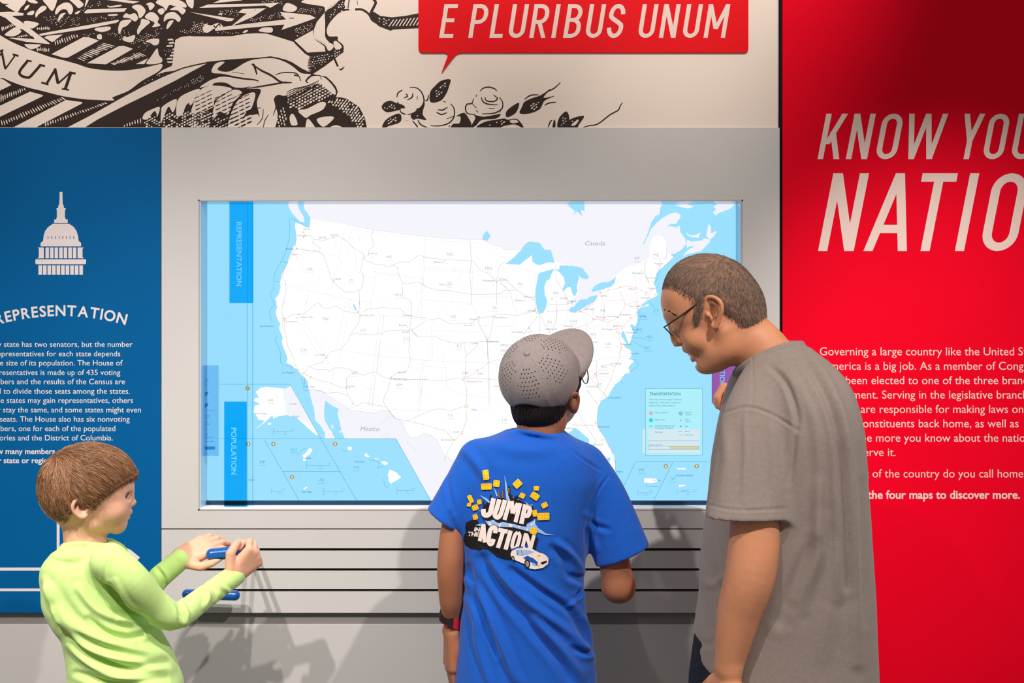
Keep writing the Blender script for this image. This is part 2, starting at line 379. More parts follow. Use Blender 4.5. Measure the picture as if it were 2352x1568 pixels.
for ch, x, w in (('E', 1008.7, 31.5), ('P', 1075.4, 37), ('L', 1124, 29.5), ('U', 1166, 37), ('R', 1215.5, 37), ('I', 1266, 10), ('B', 1293, 37), ('U', 1343, 37), ('S', 1390.5, 37), ('U', 1464, 36.5), ('N', 1513.3, 38), ('U', 1566, 36.5), ('M', 1615.7, 49.5)): A.merge(cap_letter(ch, x, 87, w, 77.5, 9.7, 0.16))
o = A.build('motto_lettering', M_LET, None, 0.002); adopt(o, t)

# mural --------------------------------------------------------------------------
t = empty('wall_mural', W(800, 293, 0.006)); tag(t, 'cream mural printed with a dark engraved ribbon, arrows and flowers above the map', 'mural')
o = px_box('board', -61, -61, 1786, 293.5, 0.006, 0.0215, M_PAPER); adopt(o, t)
rnd = random.Random(4)
r1 = lambda p: (p[0] / 4.9, p[1] / 4.9)
r2 = lambda p: (440 + p[0] / 4.5231, p[1] / 4.5231)
r3 = lambda p: (840 + p[0] / 3.675, p[1] / 3.675)
INK = Art(); PAP = Art(); IN2 = Art(); CLIP = (-100, -100, 1785, 292.5)
P1 = lambda *p: PAP.poly([r1(q) for q in p], True)
P2 = lambda *p: PAP.poly([r2(q) for q in p], True)
S1 = lambda *p: PAP.poly([r1(q) for q in p])
I2 = lambda w, *p: IN2.line([r2(q) for q in p], w / 4.5, True, True)
I3 = lambda w, *p: INK.line([r3(q) for q in p], w / 3.675, True, True)
def inside(p, poly):
    c = False; n = len(poly)
    for i in range(n):
        a, b = poly[i], poly[i - 1]
        if (a[1] > p[1]) != (b[1] > p[1]) and p[0] < (b[0] - a[0]) * (p[1] - a[1]) / (b[1] - a[1]) + a[0]: c = not c
    return c
def dots(art, poly, step, r, ang=0.6, keep=0.8, el=1.5, cut=0.0):
    xs = [p[0] for p in poly]; ys = [p[1] for p in poly]; cx, cy = sum(xs) / len(xs), sum(ys) / len(ys); R = max(max(xs) - min(xs), max(ys) - min(ys))
    k = int(R / step) + 2
    for i in range(-k, k):
        for j in range(-k, k):
            u = (i + 0.5 * (j % 2)) * step; v = j * step * 0.8; p = (cx + u * math.cos(ang) - v * math.sin(ang), cy + u * math.sin(ang) + v * math.cos(ang))
            if inside(p, poly) and rnd.random() < keep: art.disc(p[0] + rnd.uniform(-.3, .3), p[1] + rnd.uniform(-.3, .3), r * rnd.uniform(.55, 1.15) * el, r * rnd.uniform(.6, 1.1), 7, ang + rnd.uniform(-.3, .3))
def hatch(art, a0, a1, b0, b1, n, w):
    """n short strokes between edge a0-a1 and edge b0-b1"""
    for i in range(n):
        f = (i + 0.5) / n; p = (a0[0] + (a1[0] - a0[0]) * f, a0[1] + (a1[1] - a0[1]) * f); q = (b0[0] + (b1[0] - b0[0]) * f, b0[1] + (b1[1] - b0[1]) * f)
        s, e = rnd.uniform(.1, .3), rnd.uniform(.7, .9); d = rnd.uniform(-.5, .5)
        art.line([(p[0] + (q[0] - p[0]) * s + d, p[1] + (q[1] - p[1]) * s), ((p[0] + q[0]) / 2 + d, (p[1] + q[1]) / 2), (p[0] + (q[0] - p[0]) * e, p[1] + (q[1] - p[1]) * e)], w * rnd.uniform(.8, 1.2), False, True)
H1 = lambda a0, a1, b0, b1, n, w=2.6: hatch(PAP, r1(a0), r1(a1), r1(b0), r1(b1), n, w)
# dark ground of the engraving
INK.poly([(-60, -60), (760, -60)] + [r2(q) for q in ((1450, -20), (1390, 120), (1300, 230), (1270, 310), (1270, 400), (1390, 470), (1420, 530), (1570, 470), (1580, 540), (1500, 600), (1380, 690), (1260, 770), (1400, 795), (1460, 850), (1500, 900), (1520, 950), (1500, 1010), (1560, 1012), (1620, 1030), (1740, 1110), (1800, 1220), (1825, 1345))] + [(-60, 298)])
# ribbon with letters
P1((-60, 350), (0, 395), (130, 470), (300, 545), (420, 590), (560, 640), (720, 680), (880, 725), (1000, 765), (1180, 790), (1380, 795), (1560, 775), (1700, 745), (1825, 722), (1790, 800), (1600, 910), (1450, 1020), (1330, 1070), (1265, 1100), (1280, 1130), (1100, 1125), (930, 1115), (700, 1080), (500, 1030), (300, 980), (130, 920), (40, 880), (-60, 840))
PAP.poly([r1(q) for q in ((2040, 415), (2150, 405))] + [r2(q) for q in ((0, 378), (220, 380), (420, 377), (560, 352), (680, 346), (780, 350), (920, 392), (1060, 436), (1080, 460), (1180, 560), (1225, 585), (1210, 640), (1205, 700), (1230, 748), (1150, 715), (1050, 650), (980, 620), (900, 600), (820, 585), (700, 600), (540, 608), (400, 618), (180, 640), (0, 678))] + [r1(q) for q in ((2060, 760), (1950, 800), (1850, 810), (1760, 845), (1830, 790), (1940, 740), (1955, 600), (1975, 450))])
for i in range(9):
    y = 440 + i * 36; a = rnd.uniform(1870, 1950); S1((a, y), (a + rnd.uniform(40, 110), y - 6), (a + 70, y + 14), (a, y + 16))
for i in range(10):   # shading at the right end of the ribbon
    y = 590 + i * 16; PAP.poly([r2(q) for q in ((1195, y), (1235 + rnd.uniform(0, 30), y + 2), (1200, y + 9))])
dots(PAP, [r2(q) for q in ((1250, 590), (1460, 560), (1470, 590), (1400, 640), (1260, 730))], 6.2, 1.5, -0.2, 0.9, 1.2)
# shield edge band, stripes and their hatching
S1((740, 1445), (1040, 1290), (1330, 1125), (1600, 980), (1830, 870), (2060, 775), (2180, 745), (2330, 715), (2156, 807), (1980, 905), (1700, 1045), (1400, 1190), (1100, 1345), (940, 1445))
S1((-40, 1210), (340, 1032), (490, 1072), (470, 1090), (-40, 1335)); S1((130, 1445), (745, 1125), (930, 1150), (925, 1165), (385, 1445)); S1((-40, 880), (40, 895), (130, 958), (-40, 1040))
S1((580, 610), (940, 418), (1000, 420), (1115, 458), (765, 650), (720, 652)); S1((980, 712), (1340, 520), (1390, 515), (1498, 550), (1195, 725)); S1((1530, 722), (1670, 655), (1625, 722)); P1((1650, 720), (1700, 640), (1770, 545), (1790, 620), (1830, 670), (1800, 712))
H1((0, 1350), (690, 1080), (20, 1440), (760, 1125), 26); H1((500, 1370), (1180, 1150), (500, 1440), (1230, 1165), 25); H1((0, 1050), (280, 975), (0, 1170), (300, 1020), 12)
H1((820, 640), (1150, 475), (960, 700), (1330, 520), 13); H1((1230, 715), (1540, 570), (1300, 735), (1680, 640), 14); H1((600, 440), (860, 370), (620, 540), (900, 430), 10); H1((400, 520), (560, 530), (420, 590), (560, 600), 7); H1((410, 300), (570, 290), (410, 350), (560, 345), 7)
# left blob, arrow shafts and heads
P1((-60, -60), (290, -60), (285, 30), (240, 80), (170, 132)); S1((95, 132), (180, 135), (270, 152), (262, 175), (130, 180), (-20, 150), (-60, 140))
S1((130, 178), (220, 230), (560, 488), (560, 498), (300, 472), (105, 430), (140, 425), (390, 440), (380, 420), (240, 320), (180, 300), (60, 200), (-40, 170), (-40, 130))
P1((60, 400), (75, 370), (180, 305), (250, 330), (220, 380), (150, 410)); S1((440, 385), (560, 360), (1335, 222), (1340, 240), (1310, 258), (1000, 322), (460, 405)); S1((948, 140), (985, 108), (1432, 92), (1400, 132), (960, 152)); S1((1220, -20), (1570, 20), (1500, 42), (1200, 0))
P1((1070, 340), (1090, 315), (1230, 300), (1240, 335), (1150, 362)); S1((500, 425), (530, 405), (710, 388), (590, 475)); P1((270, 262), (300, 235), (430, 260), (420, 290), (350, 322)); P1((280, 510), (300, 497), (462, 505), (355, 556))
P1((1095, 395), (1140, 388), (1145, 440), (1100, 438)); P1((1220, 165), (1310, 158), (1320, 175), (1230, 180)); P1((1210, 60), (1240, 70), (1360, 55), (1350, 75), (1230, 85))
IN2.line([r1(q) for q in ((230, 330), (385, 440))], 3); IN2.line([r1(q) for q in ((-20, 170), (80, 222))], 2.4); IN2.poly([r1(q) for q in ((-20, 40), (105, 45), (20, 75), (-20, 70))])
H1((10, 300), (150, 250), (20, 370), (190, 290), 8); H1((200, 410), (330, 360), (190, 430), (370, 420), 8)
# talons
for p in (((620, 150), (640, 90), (670, 60), (730, 30), (790, 40), (825, 100), (805, 160), (775, 155), (750, 110), (690, 112), (640, 162)), ((658, 245), (662, 190), (690, 155), (742, 148), (700, 190)), ((405, 200), (405, 140), (470, 70), (520, 75), (515, 110), (440, 160)), ((480, -20), (630, -20), (635, 40), (590, 125), (530, 62)), ((780, -10), (870, -10), (942, 50), (890, 92), (840, 50)), ((275, 115), (290, 75), (335, 55), (310, 100)), ((350, -20), (430, 30), (380, 40), (310, 10)), ((955, 85), (975, -10), (1000, 0)), ((305, 165), (330, 135), (385, 122), (372, 168)), ((845, 160), (870, 130), (905, 125), (880, 155)),
          ((1335, 300), (1370, 235), (1480, 225), (1430, 290), (1380, 315), (1350, 382), (1332, 350)), ((1385, 195), (1420, 150), (1460, 165), (1520, 150), (1555, 205), (1520, 242), (1460, 208)), ((1545, 340), (1580, 270), (1600, 213), (1690, 245), (1640, 300), (1590, 345), (1555, 392)), ((1635, 180), (1690, 138), (1745, 150), (1790, 205), (1775, 250), (1805, 290), (1715, 305), (1740, 255), (1650, 212)), ((1485, 80), (1540, 53), (1600, 68), (1640, 130), (1575, 208), (1545, 130)), ((1845, 245), (1855, 180), (1890, 148), (1965, 138), (2035, 205), (2010, 250), (1965, 215), (1890, 215)), ((1875, 305), (1905, 240), (1955, 238), (1890, 325)),
          ((1755, 25), (1830, -20), (1990, -5), (2080, 35), (2095, 85), (1970, 70), (1905, 60), (1870, 122), (1840, 80), (1790, 55)), ((1915, 110), (2000, 72), (2090, 110), (2055, 165), (2000, 120)), ((1775, 120), (1830, 92), (1855, 130), (1815, 168)), ((1645, 48), (1700, 28), (1742, 65), (1690, 118), (1668, 65)), ((2095, 0), (2140, -20), (2180, -10), (2172, 92), (2118, 65)), ((1380, 445), (1410, 405), (1430, 420), (1520, 395), (1500, 465), (1430, 470)), ((1640, 470), (1700, 440), (1790, 440), (1780, 500), (1730, 510), (1690, 480))): P1(*p)
for p in (((480, 180), (900, 190), (900, 290), (600, 300)), ((960, 200), (1290, 180), (1280, 215), (960, 250)), ((1180, 390), (1400, 330), (1650, 480), (1640, 600), (1500, 500)), ((1560, 400), (1850, 300), (1760, 420), (1640, 560)), ((2020, 340), (2350, 240), (2340, 370), (2050, 380)), ((1840, 560), (1940, 540), (1930, 760), (1850, 640)), ((1590, 960), (1820, 800), (1850, 830)), ((940, 380), (1080, 350), (1080, 400), (960, 420)), ((800, 160), (1130, 10), (1130, 70)), ((1720, 1150), (2280, 830), (2300, 900))): dots(PAP, [r1(q) for q in p], 5.4, 1.15, 0.3, 0.62, 1.3)
for p in (((80, 82), (170, 48), (720, 38), (915, 28), (820, 82), (760, 58), (400, 75)), ((485, 132), (530, 94), (775, 86), (640, 175), (410, 275), (530, 175), (575, 142)), ((-20, 125), (60, 138), (445, 195), (420, 220), (370, 222)), ((918, 125), (1080, 140), (1235, 158), (1292, 188), (1120, 250), (935, 312), (965, 255), (250, 322), (240, 292), (560, 250), (982, 203), (950, 170)), ((220, 35), (300, 0), (480, -10), (530, 5))): PAP.poly([r2(q) for q in p])
for p in (((950, 108), (990, 32), (1095, 75), (1060, 122)), ((118, 312), (140, 250), (200, 265), (285, 238), (330, 290), (250, 290), (165, 342)), ((700, 325), (740, 290), (835, 288), (830, 338)), ((530, 340), (560, 315), (590, 318), (560, 340)), ((280, 145), (310, 138), (320, 150), (285, 155))): P2(*p)
P2((1140, 20), (1250, -20), (1500, -60), (1580, -30), (1440, 70), (1390, 122), (1375, 70), (1250, 50))
for p in (((600, 200), (930, 130), (960, 170), (600, 245)), ((1090, 130), (1130, 70), (1370, 90), (1330, 140)), ((250, 330), (520, 330), (480, 350), (270, 350)), ((1070, 300), (1270, 240), (1240, 310), (1070, 390)), ((20, 230), (130, 220), (110, 330), (0, 330)), ((280, 110), (480, 90), (500, 180), (300, 160)), ((680, -10), (900, -10), (1000, 60), (720, 30))): dots(PAP, [r2(q) for q in p], 5.2, 1.2, 0.2, 0.65, 1.3)
IN2.line([r2(q) for q in ((1015, 190), (1065, 190))], 1.6); IN2.disc(*r2((665, 105)), 1.0); IN2.line([r2(q) for q in ((230, 265), (250, 290), (290, 245), (300, 275))], 2.5)
# folded ribbon end and tail
PAP.poly([r2(q) for q in ((1070, 420), (1262, 314), (1272, 405), (1380, 480), (1392, 535), (1205, 547))]); P2((1290, 330), (1330, 250), (1382, 182), (1388, 300), (1390, 385), (1425, 435), (1470, 490), (1430, 528), (1400, 460), (1300, 400))
INK.poly(smooth_closed([r2(q) for q in ((1390, 120), (1480, 60), (1600, -60), (1650, -60), (1630, 90), (1662, 102), (1540, 130), (1440, 230), (1405, 310), (1425, 375), (1515, 380), (1520, 420), (1575, 470), (1570, 540), (1480, 600), (1420, 530), (1470, 500), (1470, 460), (1400, 430), (1370, 370), (1385, 190))]))
P2((1475, 440), (1510, 430), (1562, 490), (1500, 515)); dots(PAP, [r2(q) for q in ((1400, 200), (1560, 20), (1640, 20), (1620, 90), (1500, 150))], 6, 1.5, 0.9, 0.6); P2((1590, 20), (1630, -20), (1620, 80), (1600, 90)); dots(PAP, [r2(q) for q in ((1480, 530), (1560, 500), (1540, 570), (1480, 590))], 6, 1.4)
INK.line([r2(q) for q in ((1860, -30), (1912, 20), (1890, 80), (1865, 130), (1870, 165))], 6, True); INK.line([r2(q) for q in ((1700, 98), (1770, 100), (1840, 145), (1880, 210), (1950, 250))], 5, True)
INK.poly([r2(q) for q in ((1850, 140), (1890, 120), (1960, 165), (2080, 180), (2220, 165), (2400, 130), (2400, 292), (2200, 300), (2090, 308), (2070, 320), (1950, 275), (1890, 225))])
for i in range(10): x = 2050 + i * 36; PAP.line([r2(q) for q in ((x, 275 - i), (x + 50, 205 - i * 3))], 4.2, False, True)
dots(PAP, [r2(q) for q in ((1920, 190), (2080, 195), (2040, 270), (1960, 255))], 6.5, 1.6)
INK.line([r2(q) for q in ((1480, 600), (1520, 690))], 4.5); INK.poly(smooth_closed([r2(q) for q in ((1528, 710), (1550, 715), (1590, 688), (1570, 722), (1545, 730))])); INK.line([r2(q) for q in ((1720, 5), (1725, 50))], 1.2)
# leaves and cornucopia
P2((210, 752), (250, 662), (345, 645), (270, 722), (400, 742), (600, 632), (820, 605), (950, 635), (1050, 690), (1140, 760), (1240, 772), (1200, 810), (1290, 788), (1390, 812), (1490, 925), (1485, 985), (1380, 905), (1300, 875), (1000, 990), (905, 985), (860, 1020), (870, 1100), (895, 1200), (850, 1350), (720, 1350), (705, 1200), (680, 1060), (720, 930), (580, 920), (700, 838), (480, 800), (330, 768))
P2((85, 912), (290, 800), (520, 825), (690, 848), (580, 905), (450, 908), (360, 862), (240, 862))
for w, p in ((22, ((625, 672), (650, 680), (680, 775))), (22, ((640, 672), (720, 730), (830, 785), (930, 852), (1042, 858))), (18, ((590, 918), (760, 892), (930, 862), (990, 852))), (12, ((870, 780), (950, 755), (1070, 758), (1115, 790), (1135, 845))), (26, ((1065, 780), (1110, 790))), (16, ((1212, 862), (1190, 840), (1230, 800), (1275, 772))), (12, ((1330, 780), (1352, 825))), (10, ((855, 1030), (878, 1100), (850, 1200))), (10, ((905, 990), (960, 1060), (970, 1120))), (9, ((745, 1130), (735, 1230), (680, 1300))), (9, ((800, 1190), (760, 1260), (745, 1345))), (9, ((915, 1040), (930, 1100))), (8, ((420, 748), (550, 768))), (14, ((640, 1130), (720, 1120)))): I2(w, *p)
for k in range(7): I2(8, (990 - k * 6, 960 + k * 22), (1060 + k * 30, 925 + k * 4), (1215 + k * 18, 890 - k * 10))
for p in (((10, 1180), (20, 1080), (50, 1010), (110, 920), (250, 890), (420, 922), (330, 985), (240, 1040), (215, 1120)), ((215, 1245), (250, 1060), (330, 995), (440, 932), (525, 965), (430, 1070), (380, 1190), (300, 1165)), ((380, 1345), (400, 1210), (470, 1060), (560, 985), (662, 968), (625, 1120), (560, 1180), (480, 1345)), ((480, 1350), (560, 1212), (640, 1195), (698, 1200), (700, 1350)), ((-20, 1090), (-10, 980), (70, 925), (20, 1060)),
          ((1020, 1240), (1025, 1200), (1052, 1182), (1085, 1230), (1100, 1295), (1040, 1300)), ((1110, 1160), (1130, 1140), (1200, 1130), (1340, 1062), (1397, 1075), (1360, 1142), (1240, 1195), (1190, 1225), (1140, 1190)), ((1200, 1240), (1240, 1260), (1290, 1350), (1190, 1350)), ((1300, 1242), (1380, 1213), (1482, 1220), (1400, 1305), (1350, 1310)), ((1420, 1340), (1500, 1300), (1600, 1345), (1500, 1360))): P2(*p)
for cx, n in ((40, 8), (250, 9), (430, 9)):
    for i in range(n):
        for j in range(3):
            x = cx + j * 62 + i * 4 - 10; y = 1010 + i * 40 - j * 30
            if y < 1350: I2(7 + i * 1.2, (x, y + 14), (x + 26, y + 2), (x + 52, y - 10))
dots(PAP, [r2(q) for q in ((0, 1200), (200, 1120), (200, 1340), (0, 1345))], 7.5, 2.1, -.4, .9); dots(PAP, [r2(q) for q in ((230, 1250), (380, 1200), (370, 1345), (230, 1345))], 7.5, 2.1, -.4, .9)
dots(PAP, [r2(q) for q in ((980, 1010), (1200, 900), (1370, 870), (1440, 900), (1470, 990), (1330, 1045), (1120, 1140), (1030, 1120))], 7.6, 2.5, -.5, .97, 1.4)
dots(PAP, [r2(q) for q in ((1410, 1060), (1540, 1020), (1640, 1050), (1740, 1130), (1790, 1230), (1810, 1340), (1730, 1340), (1640, 1210), (1500, 1110))], 7.2, 2.1, -.9, .97, 1.9); dots(PAP, [r2(q) for q in ((860, 1190), (960, 1120), (1000, 1240), (950, 1345), (860, 1345))], 8, 2, 1.3, .8, 1.8)
for p in (((1605, 1335), (1630, 1275), (1700, 1235), (1798, 1205), (1775, 1300), (1740, 1250), (1660, 1340)), ((1810, 1390), (1815, 1250), (1840, 1190), (1990, 1115), (1950, 1265), (1900, 1200), (1850, 1300)), ((1988, 1300), (1995, 1150), (2060, 1070), (2250, 1000), (2170, 1130), (2100, 1180), (2050, 1290)), ((2170, 1270), (2200, 1100), (2290, 1010), (2400, 960), (2400, 1150), (2260, 1180)), ((2255, 985), (2290, 950), (2400, 890), (2400, 950))): P1(*p)
dots(PAP, [r1(q) for q in ((1640, 1300), (1790, 1290), (1800, 1435), (1620, 1435))], 6.5, 2.0, -.5, .85); dots(PAP, [r1(q) for q in ((1830, 1300), (2000, 1250), (2150, 1250), (2350, 1190), (2350, 1435), (1830, 1435))], 7.0, 2.2, -.5, .85)
H1((1380, 1400), (1600, 1310), (1390, 1440), (1600, 1400), 7)
# roses
for p in (((370, 738), (430, 742), (475, 785), (492, 850), (470, 900), (430, 925), (380, 920)), ((262, 820), (275, 782), (310, 760)), ((265, 860), (300, 900), (335, 912)), ((340, 790), (352, 812), (322, 826)), ((398, 785), (390, 822), (350, 842)), ((437, 812), (432, 842)), ((290, 920), (300, 950), (350, 965), (420, 945), (442, 910)), ((650, 855), (678, 862)), ((715, 875), (745, 915), (745, 985), (700, 1040), (620, 1062), (545, 1060)), ((610, 925), (650, 928), (690, 905)), ((595, 945), (640, 966), (685, 950)), ((685, 1002), (745, 980)), ((500, 850), (522, 842), (530, 800)), ((440, 1010), (465, 1052), (530, 1080)), ((965, 772), (990, 745), (1040, 735), (1090, 750), (1105, 768)), ((937, 798), (930, 818)), ((910, 830), (895, 872), (855, 880), (842, 920), (862, 958), (925, 965)), ((895, 870), (935, 912)), ((975, 820), (992, 860), (1040, 880), (1115, 884)), ((1007, 820), (1020, 850), (1080, 856), (1112, 832), (1078, 800)), ((1128, 820), (1155, 862), (1152, 912), (1110, 945), (1060, 958), (980, 960)), ((1038, 915), (1088, 915)), ((1155, 900), (1130, 950)), ((930, 930), (950, 948)), ((1500, 800), (1540, 770), (1590, 745), (1645, 695)), ((1510, 890), (1545, 870), (1608, 862)), ((1340, 840), (1390, 805), (1460, 800)), ((1540, 1080), (1556, 1030), (1575, 1015)), ((1830, 1078), (1880, 1062), (1960, 1045), (2060, 970), (2130, 930), (2150, 890), (2168, 866)), ((395, 1020), (430, 1060), (440, 1080)), ((700, 1080), (710, 1055))): I3(11, *p)
for p in (((135, 900), (160, 865), (210, 850), (260, 870), (305, 882), (330, 905), (280, 928), (190, 947), (150, 930)), ((140, 1082), (155, 1030), (200, 990), (270, 958), (300, 975), (290, 1030), (200, 1062)), ((380, 970), (440, 930), (470, 890), (500, 870), (480, 960), (512, 1012), (440, 1000), (400, 1010)), ((548, 862), (543, 780), (590, 720), (640, 680), (714, 670), (705, 725), (680, 790), (632, 850)), ((725, 1082), (740, 1045), (790, 1040), (800, 985), (765, 980), (830, 952), (870, 1000), (892, 1050), (862, 1082)), ((880, 1082), (925, 1000), (915, 970), (1000, 985), (1135, 962), (1100, 1000), (980, 1012), (930, 1060)), ((935, 1082), (1000, 1030), (1100, 1010), (1170, 1000), (1200, 1010), (1280, 1005), (1335, 1082), (1260, 1050), (1170, 1062), (1110, 1082)), ((1185, 985), (1195, 930), (1292, 866), (1275, 940), (1225, 980)), ((1300, 955), (1320, 900), (1340, 860), (1400, 830), (1480, 802), (1560, 750), (1500, 825), (1597, 808), (1510, 850), (1470, 920), (1380, 958)), ((1622, 1082), (1630, 1000), (1690, 940), (1718, 990), (1705, 1082)), ((1700, 1082), (1722, 1010), (1842, 978), (1800, 1050), (1780, 1082)), ((1575, 1082), (1590, 1010), (1602, 1030), (1598, 1082))): INK.poly([r3(q) for q in p], True)
for p in (((150, 880), (260, 880), (240, 925), (150, 920)), ((180, 1050), (190, 1000), (280, 975), (280, 1020)), ((560, 780), (690, 690), (650, 800), (570, 830)), ((1220, 960), (1280, 880), (1260, 940)), ((1370, 900), (1470, 840), (1450, 910), (1390, 940)), ((1640, 1060), (1650, 1000), (1690, 960), (1690, 1050)), ((1720, 1060), (1740, 1020), (1820, 995), (1780, 1050)), ((1000, 1060), (1080, 1025), (1250, 1020), (1180, 1050)), ((400, 985), (440, 960), (470, 990))): dots(PAP, [r3(q) for q in p], 6.5, 1.5, -.7, .75, 1.9)
P = lambda *p: PAP.poly([r3(q) for q in p], True)
P((322, 975), (350, 965), (370, 985), (362, 1015), (325, 1010)); P((295, 920), (340, 915), (420, 915), (410, 945), (340, 962)); P((1215, 1020), (1260, 1010), (1290, 1030), (1240, 1040)); P((1735, 1060), (1760, 1030), (1800, 1010), (1770, 1055))
# ribbon letters N U M
def slab(*p): IN2.poly([r1(q) for q in p])
for w, p in ((24, ((20, 575), (60, 770))), (16, ((-25, 590), (40, 560))), (15, ((60, 780), (175, 620))), (22, ((145, 612), (210, 630))), (15, ((-10, 640), (30, 580))),
             (28, ((310, 690), (225, 800), (240, 850), (310, 872), (350, 855), (460, 730))), (18, ((300, 680), (358, 692))), (22, ((445, 728), (508, 745))),
             (26, ((525, 945), (620, 790))), (20, ((468, 928), (548, 952))), (32, ((620, 770), (655, 940))), (18, ((655, 940), (790, 820))), (24, ((780, 815), (852, 828))), (32, ((800, 820), (735, 1005))), (18, ((698, 1000), (780, 1012)))):
    IN2.line([r1(q) for q in p], w / 4.9, len(p) > 3)
o = INK.build('engraving_ground_print', M_INK, None, 0.006, 0.0002, CLIP); adopt(o, t)
o = PAP.build('engraving_lights_print', M_PAPER, None, 0.006, 0.0006, CLIP); adopt(o, t)
o = IN2.build('engraving_strokes_print', M_INK, None, 0.006, 0.0010, CLIP); adopt(o, t)

# grey surround of the lit map and the slotted panel below it -------------------
a = W(371, 293.5, 0); b = W(1790.5, 1213, 0)
o = holed_panel('map_surround', a.x, b.x, b.z, a.z, [(ap.x, aq.x, aq.z, ap.z)], 0.0, 0.0215, M_GREY); tag(o, 'grey wall panel framing the lit map', 'wall panel')
a = W(371, 1216, 0); b = W(1790.5, 1407, 0)
t = empty('slotted_panel', ((a.x + b.x) / 2, 0, b.z)); tag(t, 'grey panel with three black slots below the lit map', 'wall panel')
o = holed_panel('board', a.x, b.x, b.z, a.z, [px_hole((452, y - 3.4, 1712, y + 3.4)) for y in (1262, 1308, 1355.5)], 0.0, 0.014, M_GREY); adopt(o, t)
o = box('slot_lining', a.x, b.x, 0.0142, 0.0215, b.z, W(0, 1212, 0).z, M_BLACK); adopt(o, t)
# ------------------------------------------------------------------ the light box with the map
SY = 0.050                                  # depth of the glowing map sheet
E_SEA = emat('map_sea', S(158, 226, 255), 1.0); E_LAND = emat('map_white', (1, 1, 1), 1.12); E_ABROAD = emat('map_pale', S(245, 245, 253), 1.0)
E_LINE = emat('map_grey_line', S(214, 213, 216)); E_ROAD = emat('map_road', S(196, 190, 194)); E_RED = emat('map_red_road', S(236, 190, 198)); E_ORANGE = emat('map_orange', S(250, 190, 120))
E_TXT = emat('map_dark_text', S(92, 98, 116)); E_GTXT = emat('map_grey_text', S(176, 176, 184)); E_BTXT = emat('map_blue_text', S(20, 118, 170)); E_BLINE = emat('map_blue_line', S(90, 176, 214)); E_DEEP = emat('map_deep_blue', S(120, 205, 245))
E_GOLD = emat('map_gold', S(176, 160, 110)); E_LEG = emat('map_legend', S(176, 240, 250)); E_LEGW = emat('map_legend_light', S(214, 234, 242))
M_ACR = mat('reflection_tinted_acrylic', (0.50, 0.68, 0.86), 0.12, 0.9); M_EDGE = mat('beige_edge_strip', (0.55, 0.47, 0.43), 0.4, 0.4); M_RAIL = mat('navy_rail', S(16, 52, 86), 0.35, 0.4)  # acrylic base colour carries the map's blue reflection
box_ = empty('map_light_box', W(1081, 1170, 0.0)); tag(box_, 'large backlit map of the country set into the grey wall', 'light box')
t = box_
bk = 0.085
# reveal: four faces of the recess
rv = bmesh.new(); th = 0.004
for x0, x1, z0, z1 in ((ap.x, ap.x + th, aq.z, ap.z), (aq.x - th, aq.x, aq.z, ap.z), (ap.x, aq.x, ap.z - th * .5, ap.z)): bm_box(rv, x0, x1, 0.0006, SY + 0.002, z0, z1)
o = from_bm('reveal', rv, M_ACR); adopt(o, t)
o = box('ledge', ap.x + th, aq.x - th, 0.0006, SY - .0105, aq.z, aq.z + th, mat('white_ledge', (.86, .87, .88), .4, .4)); adopt(o, t)
rv = bmesh.new(); e = 0.0016
for x0, x1, z0, z1 in ((ap.x - e, ap.x + e, aq.z - e, ap.z + e), (aq.x - e, aq.x + e, aq.z - e, ap.z + e), (ap.x - e, aq.x + e, ap.z - e, ap.z + e), (ap.x - e, aq.x + e, aq.z - e, aq.z + e)): bm_box(rv, x0, x1, -0.0012, 0.0012, z0, z1)
o = from_bm('edge_strip', rv, M_EDGE); adopt(o, t)
o = box('map_sheet', ap.x, aq.x, SY, SY + 0.006, aq.z, ap.z, E_SEA); adopt(o, t)
o = box('base_rail', ap.x + th, aq.x - th, SY - 0.010, SY - 0.0005, W(0, 1163.5, SY - 0.01).z, W(0, 1150, SY - 0.01).z, M_RAIL); adopt(o, t)
MC = (448, 455, 1712, 1166)
def lay(A, name, m, lift): 
    o = A.build(name + '_print', m, None, SY, lift, MC); adopt(o, t); return o
k1 = lambda p: (580 + p[0] / 5.88, 460 + p[1] / 5.88); k2 = lambda p: (580 + p[0] / 5.88, 690 + p[1] / 5.88); k3 = lambda p: (860 + p[0] / 5.88, 460 + p[1] / 5.88); k4 = lambda p: (860 + p[0] / 5.88, 690 + p[1] / 5.88)
k5 = lambda p: (680 + p[0] / 5.2275, 860 + p[1] / 5.2275); k6 = lambda p: (1200 + p[0] / 6.533, 600 + p[1] / 6.533); k7 = lambda p: (1400 + p[0] / 6.534, 460 + p[1] / 6.534); k8 = lambda p: (1280 + p[0] / 4.9, 780 + p[1] / 4.9)
kz = lambda p: (1000 + p[0] / 3.36, 440 + p[1] / 3.36); ka = lambda p: (440 + p[0] / 4.126, 820 + p[1] / 4.126); kp = lambda p: (1380 + p[0] / 3.92, 800 + p[1] / 3.92)
def K(k, *p): return [k(q) for q in p]
def rough(pts, amp=0.9, step=3.0, seed=1, closed=True):
    r = random.Random(seed); o = []
    for i, p in enumerate(pts):
        if not closed and i == len(pts) - 1: o.append(p); break
        q = pts[(i + 1) % len(pts)]; d = math.hypot(q[0] - p[0], q[1] - p[1]); n = max(1, int(d / step))
        for j in range(n):
            f = j / n; s = 0 if j == 0 else amp
            o.append((p[0] + (q[0] - p[0]) * f + r.uniform(-s, s), p[1] + (q[1] - p[1]) * f + r.uniform(-s, s)))
    return o
west_ca = K(k1, (690, 30), (705, 130), (750, 180), (785, 250))
